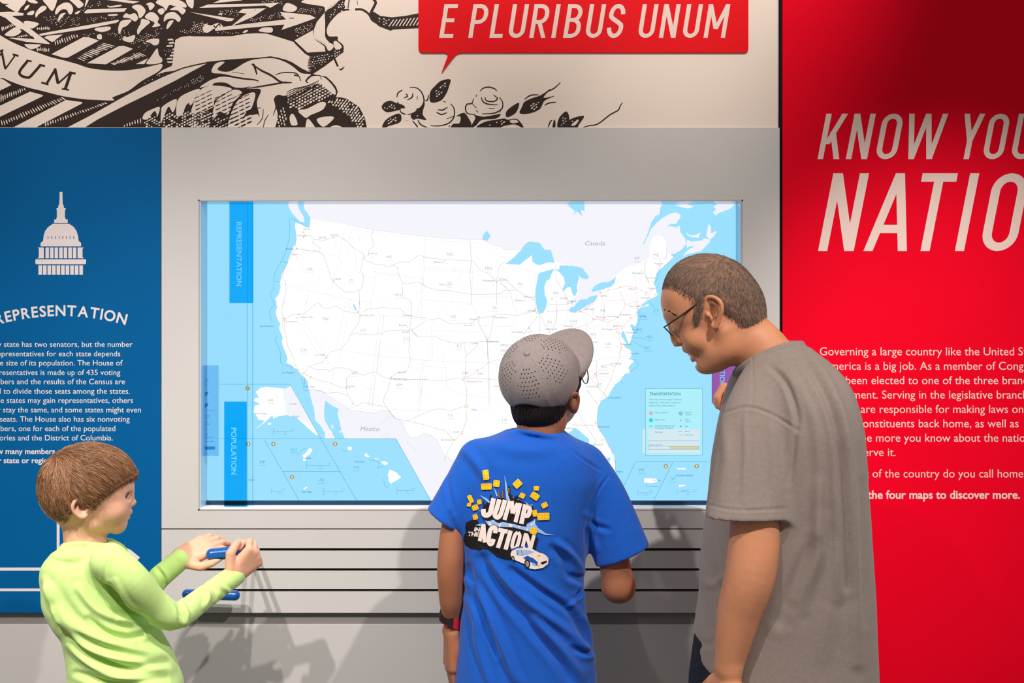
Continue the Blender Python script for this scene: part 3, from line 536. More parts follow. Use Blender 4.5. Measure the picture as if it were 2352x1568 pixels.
west_us = K(k1, (785, 250), (780, 330), (768, 372), (735, 362), (690, 342), (620, 312), (590, 295), (575, 340), (590, 430), (590, 560), (560, 620), (530, 700), (490, 790), (470, 860), (430, 940), (390, 1020), (375, 1100), (380, 1180), (355, 1270), (305, 1330)) + K(k2, (325, 10), (330, 100), (315, 180), (350, 270), (380, 310), (360, 370), (385, 440), (412, 500), (395, 550), (420, 640), (460, 740), (475, 790), (462, 840), (520, 870), (590, 920), (640, 980), (700, 1040), (740, 1080), (755, 1140), (760, 1200))
baja = K(k5, (160, 190), (178, 280), (205, 370), (222, 450), (225, 540), (300, 620), (345, 700), (352, 780), (470, 780), (440, 710), (400, 650), (350, 560), (335, 500), (340, 420), (350, 310), (430, 370), (512, 410), (500, 480), (522, 560), (540, 640), (560, 700), (592, 780))
mex_b = [(909, 1010), (990, 1152), (1045, 1165)]
gulf = [(1045, 1150), (1040, 1075), (1062, 1035), (1115, 1005), (1180, 1010), (1200, 1022), (1225, 1000), (1270, 998)]
fl_w = K(k8, (75, 1035), (110, 1055), (190, 1000), (230, 1005), (290, 1060), (358, 1115), (360, 1240), (390, 1270), (420, 1335), (500, 1405), (560, 1460), (600, 1530))
fl_e = K(k8, (630, 1530), (655, 1420), (640, 1310), (590, 1220), (540, 1120), (480, 1030), (447, 960), (445, 850), (460, 750), (490, 690), (570, 640), (600, 580), (650, 500), (710, 460), (760, 390), (820, 370), (800, 310), (860, 240), (800, 215), (830, 190))
mid = K(k6, (1600, 1460), (1640, 1400), (1620, 1330), (1550, 1300), (1500, 1230), (1570, 1250), (1480, 1120), (1490, 1060), (1520, 1040), (1560, 1150), (1600, 1240), (1630, 1170), (1660, 1040), (1610, 960), (1640, 940), (1690, 975), (1720, 900), (1730, 830), (1710, 760), (1745, 712), (1880, 640), (1900, 655), (1790, 690), (1760, 682), (1800, 640), (1880, 580), (1960, 545), (2030, 510), (2005, 455), (2000, 400), (1970, 330), (1990, 270), (2010, 180), (2060, 130), (2150, 70))
maine = K(k7, (790, 1000), (820, 980), (870, 940), (940, 880), (960, 840), (900, 812))
nb = K(k7, (1000, 800), (1080, 740), (1150, 650), (1140, 580), (1060, 470), (1055, 380), (990, 410), (960, 392), (870, 392), (920, 352), (1000, 350), (1060, 260), (1062, 210), (990, 182), (900, 200), (800, 262), (700, 340), (620, 440), (580, 530), (520, 650))
qc = K(k7, (500, 662), (540, 580), (570, 500), (600, 420), (620, 340), (680, 250), (750, 210), (760, 110), (790, 60), (790, 25))
NA = west_ca + west_us + baja + mex_b + gulf + fl_w + fl_e + mid + maine + nb + qc
A = Art(); A.poly(rough(NA, 0.7, 3.5))
for p in (K(k1, (470, 30), (500, 110), (530, 170), (590, 230), (640, 290), (700, 302), (692, 220), (640, 140), (612, 70), (605, 30)), K(k7, (1160, 590), (1230, 622), (1390, 600), (1415, 570), (1500, 590), (1510, 618), (1400, 730), (1380, 760), (1150, 810), (1110, 842), (1100, 835), (1150, 770), (1205, 722), (1295, 682), (1200, 690), (1155, 712)), K(k7, (1490, 352), (1522, 400), (1520, 500), (1600, 455), (1605, 490), (1560, 550), (1500, 592), (1450, 530), (1470, 420)), K(k7, (1145, 480), (1200, 520), (1260, 530), (1365, 482), (1335, 562), (1240, 555), (1165, 522)), K(k7, (1548, 182), (1600, 130), (1555, 90), (1640, 50), (1890, 50), (1800, 132), (1640, 190), (1590, 232)), K(k7, (990, 70), (1150, 58), (1275, 97), (1180, 122), (1080, 105)), K(k5, (415, 610), (440, 600), (455, 650), (430, 640)), K(k5, (520, 690), (550, 655), (545, 710))): A.poly(rough(p, .5, 3))
lay(A, 'map_land', E_ABROAD, 0.0003)
north = [(796, 516), (859, 528), (918, 536), (976, 543), (1030, 548), (1079, 550), (1107, 550), (1112, 541), (1118, 556), (1132, 562), (1149, 566), (1158, 573), (1195, 572), (1235, 560), (1282, 603), (1315, 612), (1332, 640), (1328, 672), (1310, 692), (1312, 706), (1345, 697), (1378, 672), (1384, 660), (1412, 645), (1414, 634), (1435, 614.6), (1455, 609), (1478, 601), (1492, 590), (1492, 566), (1499, 545), (1506, 541), (1518, 541), (1527, 552), (1531, 575), (1536, 583)]
south = [(709.5, 894), (740, 897), (748, 905), (806, 941), (865, 949), (868, 942), (894, 941), (905, 958), (925, 968), (932, 990), (945, 1006), (962, 1003), (973, 994), (988, 998), (1004, 1010), (1020, 1045), (1046, 1060)]
A = Art(); A.poly(rough(west_us, .7, 3.5, 1, False) + south + gulf[1:] + rough(fl_w + fl_e + mid + maine, .7, 3.5, 1, False) + north[::-1]); lay(A, 'map_country', E_LAND, 0.0006)
A = Art(); lakes = [K(kz, (540, 560), (600, 510), (660, 450), (690, 410), (725, 382), (805, 395), (840, 445), (890, 450), (905, 500), (922, 550), (870, 545), (800, 570), (750, 545), (745, 490), (700, 525), (650, 565), (600, 560)), K(k6, (490, 110), (400, 130), (290, 160), (240, 190), (220, 300), (195, 400), (190, 520), (205, 640), (220, 740), (250, 785), (310, 770), (350, 700), (375, 600), (332, 480), (330, 380), (370, 280), (400, 290), (440, 180)), K(k6, (490, 110), (545, 125), (560, 60), (640, 62), (800, 75), (900, 100), (960, 180), (1000, 240), (960, 275), (880, 250), (825, 190), (850, 250), (815, 380), (830, 450), (790, 520), (755, 510), (720, 380), (670, 392), (615, 460), (600, 410), (640, 330), (620, 240), (560, 170)), K(k6, (690, 735), (730, 682), (765, 692), (800, 640), (860, 580), (980, 560), (1010, 530), (1100, 512), (1130, 505), (1080, 600), (980, 660), (870, 730), (790, 775), (720, 762)), K(k6, (715, 625), (750, 590), (765, 612), (730, 642)), K(k6, (1030, 442), (1080, 370), (1180, 320), (1290, 310), (1380, 255), (1405, 215), (1392, 310), (1340, 372), (1240, 412), (1120, 440), (1050, 457)), K(k2, (1365, 35), (1400, 100), (1412, 142), (1380, 122), (1358, 70)), K(kz, (1015, 95), (1150, 90), (1152, 152), (1120, 140), (1132, 190), (1090, 152), (1060, 192), (1080, 150), (1050, 130)), K(kz, (365, 345), (395, 297), (428, 342), (402, 378), (362, 375)), K(k8, (568, 1312), (600, 1330), (590, 1372), (558, 1352)), K(k2, (590, 225), (605, 225), (600, 255), (590, 250))]
for i, p in enumerate(lakes): A.poly(rough(p, .6, 3, i))
lay(A, 'map_lakes', E_SEA, 0.0009)
# inset boxes
A = Art(); A.poly([(503, 882), (666.6, 882), (737, 1007), (503, 1007)]); A.poly([(470, 1007), (909.6, 1007), (992, 1152), (470, 1152)]); A.poly([(1460, 1060), (1700, 1060), (1700, 1152), (1412, 1152)]); lay(A, 'map_inset_sea', E_SEA, 0.0009)
A = Art(); A.poly(rough(K(ka, (650, 292), (700, 280), (800, 290), (900, 302), (945, 268), (1030, 420), (1205, 742), (1180, 735), (1080, 650), (1000, 572), (900, 547), (820, 560), (775, 582), (768, 550), (720, 592), (690, 622), (590, 692), (655, 640), (700, 602), (630, 590), (620, 560), (588, 520), (600, 462), (652, 442), (590, 412), (600, 392), (642, 382), (610, 330)), .6, 3)); lay(A, 'map_inset_land', E_LAND, 0.0012)
for p in (K(k5, (165, 878), (200, 905), (170, 950), (125, 982), (118, 1030), (90, 1038), (80, 970), (115, 942)), K(k5, (840, 938), (885, 985), (860, 992), (818, 970)), K(k5, (940, 1005), (990, 1008), (1002, 1020), (950, 1015)), K(k5, (1018, 1038), (1070, 1040), (1108, 1062), (1080, 1085), (1040, 1070)), K(k5, (1125, 1138), (1200, 1170), (1262, 1232), (1220, 1262), (1140, 1308), (1120, 1282), (1100, 1202)), K(kp, (388, 1168), (495, 1170), (517, 1195), (460, 1212), (390, 1207)), K(kp, (700, 1228), (740, 1225), (772, 1235), (705, 1246)), K(kp, (680, 1078), (760, 1075), (765, 1090), (690, 1088)), K(ka, (1060, 1245), (1090, 1225), (1105, 1232), (1070, 1252))): A.poly(rough(p, .3, 3))
A.disc(*k5((645, 885)), 5.4, 4.2); A.disc(*ka((740, 630)), 4, 2.6)
o = A.build('map_islands_print', E_LAND, None, SY, 0.0012, MC); adopt(o, t)
A = Art(); A.poly(K(ka, (862, 312), (945, 268), (1030, 420), (1160, 660), (1000, 572), (902, 545))); lay(A, 'map_inset_abroad', E_ABROAD, 0.0014)
A = Art()
for p in ([(503, 882), (666.6, 882), (737, 1007), (820.5, 1150)], [(503, 1007), (909.6, 1007), (990, 1150)], [(607, 1008), (688, 1150)], [(651, 1082.5), (782, 1082.5)], [(1431, 1118), (1460, 1060), (1625, 1060)], [(1545, 1061), (1501, 1150)]): A.line(p, 1.0)
for p in (K(k1, (500, 240), (505, 430), (490, 540), (440, 720), (390, 820), (310, 970), (290, 1080), (290, 1180), (245, 1260), (295, 1400)) + K(k2, (300, 60), (230, 150), (270, 300)), K(k2, (340, 480), (310, 540), (380, 700), (390, 850), (520, 890), (530, 930)), K(k1, (385, 820), (470, 840)), K(k1, (300, 1085), (370, 1100)), K(k1, (520, 240), (640, 300), (735, 365)), K(k2, (655, 1040), (690, 1130), (695, 1210), (750, 1210)), K(k2, (710, 1040), (708, 1130)), K(k7, (1040, 770), (960, 830), (900, 920), (800, 1010), (740, 1060), (710, 1180), (660, 1240)), K(k8, (860, 215), (915, 280), (850, 340), (790, 370), (720, 440), (725, 490)), K(k8, (650, 1350), (655, 1400), (650, 1460)), K(k8, (840, 10), (985, 95)), K(k6, (1620, 1140), (1830, 1155)), K(k6, (1900, 600), (1985, 712)), K(k6, (1740, 740), (1770, 830), (1730, 950), (1700, 1090)), K(kp, (410, 1215), (415, 1240), (520, 1243)), K(kp, (730, 1260), (735, 1280), (800, 1270)), K(k5, (10, 970), (90, 890), (120, 900)), K(k5, (555, 900), (600, 920), (620, 890)), K(k5, (880, 1025), (960, 1030), (1000, 1080), (980, 1120), (1050, 1095)), K(k5, (1050, 1250), (1075, 1340), (1110, 1345), (1115, 1310))): A.line(p, 0.8, True)
def scale(k, x, y, w, h=34):
    a = k((x, y)); b = k((x + w, y)); A.line([a, b], 0.8); c = k((x, y - h)); d = k((x, y + h)); A.line([c, d], 0.8); e = k((x + w * .6, y)); f = k((x + w * .6, y + h * .5)); A.line([e, f], 0.8)
    A.text('50 MI', b[0] - 6, b[1] - 3.4, 2.4); A.text('25 KM', e[0] - 5, e[1] + 7.2, 2.4)
scale(ka, 775, 705, 195); scale(ka, 760, 1268, 120, 26); scale(k5, 130, 1090, 285, 46); scale(k5, 335, 1402, 240, 46); scale(k5, 1213, 1392, 205, 46); scale(kp, 332, 1298, 130, 26); scale(kp, 683, 1290, 175, 26)
lay(A, 'map_sea_lines', E_BLINE, 0.0015)
# state borders
A = Art()
B = lambda *p: A.line(list(p), 0.75)
A.line(north[:14], 0.8); A.line([(x, y + 6.5) for x, y in north[:11]], 0.6); A.line(south, 0.8); A.line([(x - 1, y - 6) for x, y in south[1:5]], 0.6)
for p in (K(k1, (590, 590), (720, 680), (880, 690), (1000, 722), (1165, 757)), K(k1, (1210, 560), (1165, 757), (1205, 830), (1110, 960), (1110, 1010), (1040, 1280)), K(k1, (1245, 380), (1210, 560)), K(k1, (1140, 560), (1120, 680)), K(k1, (385, 1120), (770, 1215), (1050, 1285), (1400, 1350), (1600, 1390), (1670, 990), (2310, 1070)), K(k1, (1640, 960), (2290, 1040)), K(k1, (1325, 390), (1310, 560), (1400, 720), (1390, 860), (1440, 980), (1500, 1020), (1660, 1050)), K(k1, (1330, 1330), (1290, 1411)), K(k1, (1325, 1340), (1245, 1400)), K(k1, (770, 1215), (720, 1411)), K(k2, (735, 10), (680, 250), (945, 700), (1050, 860), (1100, 900), (1070, 1110), (1030, 1240)), K(k2, (1325, 10), (1200, 650), (1170, 790)), K(k2, (1260, 10), (1130, 640)), K(k2, (1200, 665), (1700, 745), (2350, 805)), K(k2, (1600, 180), (2350, 260)), K(k2, (1610, 10), (1590, 175)), K(k2, (1780, 200), (1700, 745), (1620, 1411)), K(k2, (1730, 200), (1650, 745), (1570, 1411)), K(k2, (620, 290), (900, 730)),
          K(k3, (685, 490), (620, 1411)), K(k3, (712, 530), (640, 1340)), K(k3, (680, 940), (1350, 975)), K(k3, (670, 910), (1300, 945)), K(k3, (640, 1340), (1170, 1375), (1310, 1411)), K(k3, (1290, 530), (1310, 820), (1330, 1000), (1310, 1270), (1860, 1262)), K(k3, (1310, 1300), (1850, 1303), (1870, 1411)), K(k3, (1740, 880), (1700, 1120), (1820, 1220), (1850, 1250), (1860, 1350)), K(k3, (1930, 900), (2160, 970), (2180, 1150)),
          K(k4, (640, 10), (630, 220), (810, 280), (780, 820)), K(k4, (600, 10), (585, 210)), K(k4, (130, 200), (30, 960)), K(k4, (780, 270), (750, 810)), K(k4, (800, 405), (1460, 430)), K(k4, (1310, 10), (1400, 230), (1440, 380), (1520, 500), (1550, 850), (1560, 1310)), K(k4, (1410, 345), (1830, 350), (1850, 450), (1950, 560)), K(k4, (500, 800), (1540, 845), (1680, 850)), K(k4, (660, 885), (975, 905), (975, 1160), (1100, 1240), (1290, 1280), (1550, 1310), (1590, 1340)), K(k4, (670, 830), (625, 1411)), K(k4, (640, 830), (600, 1411)), K(k4, (1860, 10), (1940, 190), (1830, 350)), K(k4, (1520, 500), (1530, 860)),
          K(k5, (950, 10), (905, 470)), K(k5, (915, 10), (860, 465)), K(k5, (1525, 10), (1480, 440), (1150, 412)), K(k5, (1490, 10), (1455, 430)), K(k6, (515, 550), (510, 960)), K(k6, (680, 640), (640, 1000)), K(k6, (1050, 640), (1070, 1000)), K(k6, (1100, 590), (1530, 580), (1540, 660)), K(k6, (1060, 990), (1640, 880)), K(k6, (1690, 50), (1700, 520)), K(k6, (1840, 60), (1850, 480)), K(k8, (380, 235), (840, 175)), K(k8, (330, 460), (450, 400), (560, 420), (650, 490)), K(k8, (330, 560), (460, 740)), K(k8, (130, 950), (440, 960)), K(ka, (800, 300), (825, 555)), K(k6, (0, 1080), (420, 1010))): A.line(p, 0.7)
lay(A, 'map_borders', E_LINE, 0.0012)
# roads
A = Art(); Rr = Art()
for p in (K(k1, (720, 480), (790, 480), (830, 525), (960, 540), (1050, 520), (1100, 490), (1180, 490), (1280, 555), (1350, 630), (1500, 720), (1490, 830), (1460, 940), (1500, 1020), (1490, 1160), (1440, 1220), (1450, 1411)), K(k1, (830, 525), (810, 570), (920, 640), (890, 690)), K(k1, (600, 655), (800, 685), (860, 680), (960, 740), (1000, 850), (1060, 1050), (1150, 1160), (1260, 1240), (1390, 1240), (1440, 1210)), K(k1, (1630, 400), (1610, 480), (1640, 610), (1570, 680), (1570, 730), (1500, 790), (1560, 830), (1620, 840), (1660, 870), (1760, 870), (1830, 900), (2000, 835), (2120, 835), (2250, 740), (2352, 775)), K(k1, (1890, 880), (1960, 900), (1975, 1000), (2020, 1110), (2030, 1310), (2120, 1340), (2150, 1411)), K(k1, (2030, 1110), (2070, 1130), (2240, 1100), (2352, 1170)),
          K(k1, (600, 480), (580, 600), (600, 655), (540, 720), (480, 840), (430, 940), (400, 1040), (450, 1100), (455, 1200), (420, 1411)), K(k2, (420, 20), (390, 150), (430, 250), (440, 400), (480, 620), (560, 790), (600, 930), (700, 1030), (705, 1150)), K(k2, (430, 265), (540, 190), (620, 190), (700, 180), (820, 70), (890, 30), (960, 100), (1010, 110), (1130, 70), (1240, 145), (1420, 170), (1450, 120), (1440, 10)), K(k2, (1450, 190), (1450, 280), (1320, 460), (1300, 540), (1190, 660), (1060, 690), (1000, 760), (950, 830), (760, 890), (700, 980)), K(k2, (1330, 465), (1410, 430), (1450, 460), (1650, 460), (1700, 440), (1750, 455), (1800, 410), (1960, 400), (2120, 400), (2120, 600), (2110, 680), (2130, 770), (2130, 830), (2090, 950), (1960, 970), (1870, 1050), (1830, 1210), (1780, 1290), (1770, 1380)), K(k2, (760, 885), (850, 930), (1010, 930), (1040, 960), (1100, 910), (1220, 910), (1340, 940), (1490, 1010), (1650, 960), (1750, 1020), (1820, 1050), (2000, 1070), (2352, 1060)), K(k2, (690, 985), (790, 1035), (900, 1075), (1050, 1110), (1180, 1170), (1270, 1185)), K(k2, (1340, 950), (1330, 1000), (1270, 1050), (1265, 1170), (1290, 1280), (1360, 1390)), K(k2, (750, 1205), (850, 1205), (1000, 1250), (1150, 1240), (1290, 1280)), K(k2, (1500, 160), (1530, 120), (1750, 95), (1860, 105), (1980, 100), (2080, 190), (2150, 215), (2352, 235)), K(k2, (2140, 10), (2150, 215), (2120, 400)), K(k2, (2150, 400), (2230, 350), (2352, 270)), K(k2, (2150, 410), (2230, 490), (2352, 490)),
          K(k3, (690, 775), (950, 800), (1310, 815), (1340, 820), (1420, 940), (1560, 1000), (1650, 1090), (1650, 1411)), K(k3, (1290, 530), (1310, 815), (1290, 1000), (1310, 1270), (1310, 1411)), K(k3, (640, 1105), (700, 1170), (850, 1215), (1000, 1215), (1180, 1250), (1310, 1270), (1700, 1262), (1740, 1220), (1920, 1210), (2010, 1270), (2070, 1300), (2150, 1340)), K(k3, (1650, 1090), (1780, 1080), (1920, 1210)), K(k3, (1650, 1080), (1690, 880), (1760, 830)), K(k3, (1700, 1110), (1800, 1200)), K(k4, (750, 260), (880, 240), (1030, 315), (1310, 305), (1390, 240), (1600, 210), (1650, 185), (1930, 200), (2180, 140)), K(k4, (1400, 235), (1410, 320), (1500, 470), (1520, 550), (1540, 850), (1550, 1411)), K(k4, (500, 400), (590, 490), (840, 490), (900, 530), (1090, 575), (1210, 575), (1400, 560), (1520, 550), (1680, 560)), K(k4, (1210, 575), (1215, 660), (1240, 690), (1230, 1020), (1210, 1060), (1250, 1200), (1240, 1411)), K(k4, (1240, 750), (1360, 640), (1400, 590)), K(k4, (1610, 210), (1580, 400), (1540, 540)), K(k4, (400, 1080), (640, 1060), (830, 1080), (970, 1075), (1090, 1045), (1210, 1055), (1440, 1050), (1700, 1080)),
          K(k5, (690, 360), (740, 375), (800, 335), (900, 355), (1090, 385)), K(k5, (1050, 330), (1110, 430), (1200, 530), (1340, 555), (1430, 510), (1620, 430), (1720, 410), (1860, 430), (2000, 385), (2080, 400)), K(k5, (1340, 555), (1530, 600), (1620, 625), (1730, 660), (1780, 660), (1890, 780)), K(k5, (1900, 800), (1990, 700), (2050, 540), (2040, 400)), K(k5, (1890, 810), (1830, 900), (1780, 1030)), K(k6, (20, 1090), (100, 980), (200, 860), (230, 790)), K(k6, (260, 790), (260, 1080)), K(k6, (270, 790), (330, 950), (410, 1050)), K(k6, (500, 60), (510, 300), (600, 420), (650, 540), (690, 640)), K(k6, (380, 640), (520, 650), (690, 640)), K(k6, (510, 640), (520, 760), (500, 900), (440, 1040)), K(k8, (720, 90), (700, 200), (640, 330), (600, 450), (520, 610), (480, 700)), K(k8, (440, 230), (440, 380), (450, 530), (560, 640)), K(k8, (230, 790), (290, 920), (400, 1080), (440, 1150)), K(k8, (200, 970), (440, 960)), K(k8, (520, 1110), (600, 1220), (645, 1400)), K(k8, (430, 1140), (400, 1230), (430, 1330)), K(k8, (330, 570), (450, 720)), K(k7, (600, 1260), (530, 1100), (520, 990), (560, 900)), K(k7, (860, 700), (850, 870), (760, 900), (740, 1060))): A.line(p, 0.95)
for p in (K(k6, (230, 790), (380, 750), (520, 745), (690, 740), (800, 775), (900, 740), (1080, 600), (1160, 480), (1300, 430), (1450, 400), (1550, 365), (1700, 400), (1870, 470), (1970, 400)), K(k6, (0, 770), (200, 730)), K(k6, (640, 1000), (770, 1010), (960, 950), (1100, 860), (1280, 920), (1440, 840), (1540, 660), (1700, 600), (1740, 690)), K(k6, (1740, 700), (1690, 820), (1620, 850), (1500, 1000), (1440, 1070), (1480, 1280), (1440, 1400)), K(k6, (1720, 690), (1860, 580), (1960, 420)), K(k6, (1540, 660), (1460, 440)), K(k6, (850, 750), (1000, 800), (1070, 870), (1300, 870)), K(k6, (1170, 480), (1230, 650), (1220, 900)), K(k8, (440, 380), (520, 290), (620, 270)), K(k8, (330, 450), (430, 380)), K(k4, (1230, 1050), (1400, 960), (1520, 850), (1680, 790)), K(k5, (1120, 440), (1180, 520)), K(k8, (430, 930), (450, 960), (480, 1030)), K(k6, (190, 590), (200, 760)), K(k2, (430, 250), (400, 240), (420, 440)), K(k1, (690, 430), (720, 500)), K(k6, (1720, 420), (1720, 690)), K(k8, (450, 520), (390, 450), (440, 390)), K(k6, (980, 950), (940, 1090)), K(k6, (870, 760), (1060, 640))): Rr.line(p, 0.95)
lay(A, 'map_roads', E_ROAD, 0.0015); lay(Rr, 'map_turnpikes', E_RED, 0.0016)
A = Art(); r = random.Random(12)     # minor roads
for i in range(330):
    x = r.uniform(660, 1500); y = r.uniform(520, 1020); E_ = x > 1080
    if not E_ and r.random() < .45: continue
    if not inside((x, y), NA) or any(inside((x, y), l) for l in lakes) or y < 516 + max(0, (x - 796) * .2) or (1195 < x < 1420 and y < 690): continue
    a = r.choice((0, .1, 1.57, 1.5, .8, -.7)) + r.uniform(-.25, .25); l = r.uniform(12, 40); p = [(x, y)]
    for j in range(4):
        a += r.uniform(-.35, .35); q = (p[-1][0] + math.cos(a) * l / 4, p[-1][1] + math.sin(a) * l / 4)
        if not inside(q, NA) or any(inside(q, l_) for l_ in lakes): break
        p.append(q)
    if len(p) > 2: A.line(p, 0.55)
lay(A, 'map_minor_roads', E_LINE, 0.0013)
# cities
A = Art(); Bt = Art(); O = Art(); Dt = Art()
for b, x, y in (('Seattle', 697, 528), ('Olympia', 683, 543), ('Spokane', 759, 541), ('Salem', 671, 586), ('Boise', 771, 642), ('Helena', 849.5, 583.5), ('Carson City', 690, 730), ('Sacramento', 656, 740), ('Salt Lake City', 826, 726), ('Las Vegas', 725, 816), ('Phoenix', 796, 889), ('Cheyenne', 922, 726), ('Boulder', 917, 748.5), ('Denver', 923, 764), ('Santa Fe', 914, 857), ('Albuquerque', 903, 871), ('Bismarck', 998, 603.5), ('Pierre', 1009, 655), ('Minneapolis', 1108, 646), ('St. Paul', 1146, 643), ('Omaha', 1078, 735), ('Lincoln', 1067, 748.5), ('Des Moines', 1137, 731), ('Topeka', 1081, 790), ('Kansas City', 1118, 786), ('Jefferson City', 1149, 793.5), ('Tulsa', 1096.5, 860), ('Oklahoma City', 1070.5, 877.5), ('Dallas', 1082, 942.5), ('Austin', 1041, 993), ('San Antonio', 1012.5, 1011.5), ('Madison', 1182, 691.5), ('Milwaukee', 1203.5, 683.5), ('Chicago', 1212, 714.5), ('Springfield', 1176.5, 764), ('Little Rock', 1134.5, 888), ('Lansing', 1287, 686), ('Detroit', 1305.5, 693), ('Buffalo', 1379.5, 681), ('Cleveland', 1343, 711.5), ('Columbus', 1293, 750.5), ('Indianapolis', 1252, 757), ('Pittsburgh', 1368, 730), ('Harrisburg', 1394.5, 728), ('Philadelphia', 1423, 724), ('New York', 1445, 705), ('Albany', 1443, 665.5), ('Hartford', 1472, 685.5), ('Boston', 1491, 664), ('Concord', 1484, 640), ('Montpelier', 1452, 629), ('Augusta', 1503, 607), ('Baltimore', 1408, 750), ('Washington, D.C.', 1381.5, 757.5), ('Richmond', 1425.5, 792), ('Norwalk', 1352, 787), ('Raleigh', 1411, 836.5), ('Charlotte', 1374.5, 859.5), ('Columbia', 1347, 889), ('Tallahassee', 1297, 985), ('Orlando', 1361, 1022.5), ('Tampa', 1367, 1038.5), ('Anchorage', 586, 951), ('Juneau', 673, 957)):
    A.text(b, x, y, 4.0, shear=0.15, res=2); 
for b, x, y in (('Portland', 657, 573.5), ('San Francisco', 597.5, 750.5), ('Los Angeles', 649, 857), ('San Diego', 700, 889.5), ('Charleston', 1399.5, 914.5), ('Jacksonville', 1373, 981.5), ('Miami', 1416, 1084.5), ('Norfolk', 1447.5, 813.5), ('Dover', 1451.5, 758.5), ('Annapolis', 1437, 765), ('Trenton', 1463, 728), ('Honolulu', 815.5, 1061.5), ('Hag\u00e5t\u00f1a', 696, 1053), ('Pago Pago', 693, 1130.5), ('Saipan', 571, 1103), ('Charlotte Amalie', 1551, 1093), ('San Juan', 1499, 1104)): Bt.text(b, x, y, 4.0, shear=.1, res=2)
for x, y in (k1((690, 430)), k1((600, 655)), k1((1095, 500)), k1((1095, 1085)), k2((630, 185)), k2((430, 240)), k2((1430, 155)), k2((1000, 770)), k2((620, 935)), k2((685, 982)), k2((790, 1035)), k2((1275, 1185)), k2((1355, 1390)), k2((2150, 390)), k2((1875, 1052)), k4((1410, 225)), k4((1610, 215)), k4((1520, 520)), k4((1390, 940)), k4((1195, 1072)), k5((1125, 440)), k5((2028, 380)), k5((2058, 370)), k5((1990, 705)), k5((1900, 785)), k3((1650, 1100)), k3((2155, 1340)), k6((190, 715)), k6((215, 770)), k6((445, 565)), k6((685, 630)), k6((1165, 460)), k6((1290, 425)), k6((1460, 390)), k6((1705, 395)), k6((1845, 490)), k6((1990, 500)), k6((1720, 705)), k6((1780, 700)), k6((1620, 852)), k6((1065, 868)), k6((785, 1010)), k6((405, 1055)), k6((870, 755)), k6((1415, 1055)), k6((1460, 1080)), k6((1490, 1280)), k8((610, 275)), k8((425, 385)), k8((330, 445)), k8((550, 640)), k8((430, 930)), k8((510, 1175)), k8((505, 1130)), k8((400, 1220))): O.ring(x, y, 1.3, 2.5, 8)
for x, y in (k1((690, 500)), k1((595, 768)), k1((1105, 1060)), k1((1620, 768)), k1((1570, 728)), k2((622, 233)), k2((432, 265)), k2((1440, 178)), k2((1000, 745)), k2((1318, 1185)), k2((2090, 358)), k2((2115, 405)), k2((1875, 1030)), k3((950, 812)), k3((975, 850)), k3((975, 1150)), k3((1800, 1080)), k3((2025, 1350)), k4((1335, 325)), k4((1315, 305)), k4((2025, 445)), k4((1775, 625)), k5((2000, 680)), k6((2070, 70)), k6((1880, 300)), k6((1785, 148)), k6((1420, 845)), k6((1490, 1005)), k6((1420, 1275)), k8((185, 960)), k8((630, 295)), k8((445, 530)), k8((645, 1480)), k8((575, 655)), k8((1, 1)), ka((722, 540)), ka((995, 575)), ka((585, 1142))): Dt.disc(x, y, 0.9)
lay(A, 'map_city_names', E_TXT, 0.0018); lay(Bt, 'map_port_names', E_BTXT, 0.0018); lay(O, 'map_airports', E_ORANGE, 0.0018); lay(Dt, 'map_city_dots', E_TXT, 0.0019)
A = Art()
for b, x, y in (('WA', 741, 549), ('OR', 712, 622), ('ID', 808, 648), ('MT', 895, 594), ('WY', 915, 681), ('NV', 749, 735), ('UT', 835, 762), ('CA', 698, 807), ('AZ', 815, 860), ('NM', 917, 887), ('CO', 935, 782), ('ND', 1034, 587), ('SD', 1033, 655), ('NE', 1041, 731), ('KS', 1055, 798), ('OK', 1069, 860), ('TX', 1034, 957), ('MN', 1122, 620), ('IA', 1137, 710), ('WI', 1194, 656), ('MO', 1158, 809), ('LA', 1159, 967), ('IL', 1217, 757), ('MI', 1276, 677), ('IN', 1262, 743), ('OH', 1317, 741), ('PA', 1385, 717), ('WV', 1362, 771), ('VA', 1396, 793), ('VT', 1463, 597), ('ME', 1507, 589), ('AK', 623, 922), ('NC', 1388, 845), ('SC', 1378, 886)):
    A.text(b, x, y, 7, align='C', res=2); A.rect(x - 8, y + 4, x + 8, y + 4.6)
A.text('Canada', 1343, 563.5, 9.6, width=46, shear=.2); A.text('Mexico', 828, 989.5, 10.5, width=43, shear=.2); A.text('Canada', 663, 929.5, 5, width=19, shear=.2, res=2)
lay(A, 'map_state_names', E_GTXT, 0.0018)
A = Art()
for b, x, y in (('CT', 1506, 717), ('MD', 1491, 777), ('DE', 1469, 760), ('DC', 1488, 802), ('NJ', 1480, 729)): A.text(b, x, y, 6.5, align='C', res=2); A.rect(x - 9, y + 4, x + 9, y + 4.7)
for b, x, y in (('GU', 675, 1035), ('MP', 603.5, 1064), ('HI', 819, 1076), ('AS', 739, 1105), ('PR', 1474, 1082), ('VI', 1545, 1102)): A.text(b, x, y, 7, align='C', res=2); A.rect(x - 9, y + 4, x + 9, y + 4.7)
lay(A, 'map_territory_names', E_BLINE, 0.0018)
G = Art(); Gt = Art()
for n, x, y in (('1', 569.3, 891.5), ('2', 770, 1019), ('3', 570.5, 1019), ('4', 628.3, 1019), ('5', 671, 1095), ('6', 1529, 1070), ('7', 1600, 1070)): G.disc(x, y, 5.2, n=20); Gt.text(n, x, y + 2.6, 5.4, align='C', bold=.02)
lay(G, 'map_number_discs', E_GOLD, 0.0018); lay(Gt, 'map_numbers', E_LAND, 0.0021)
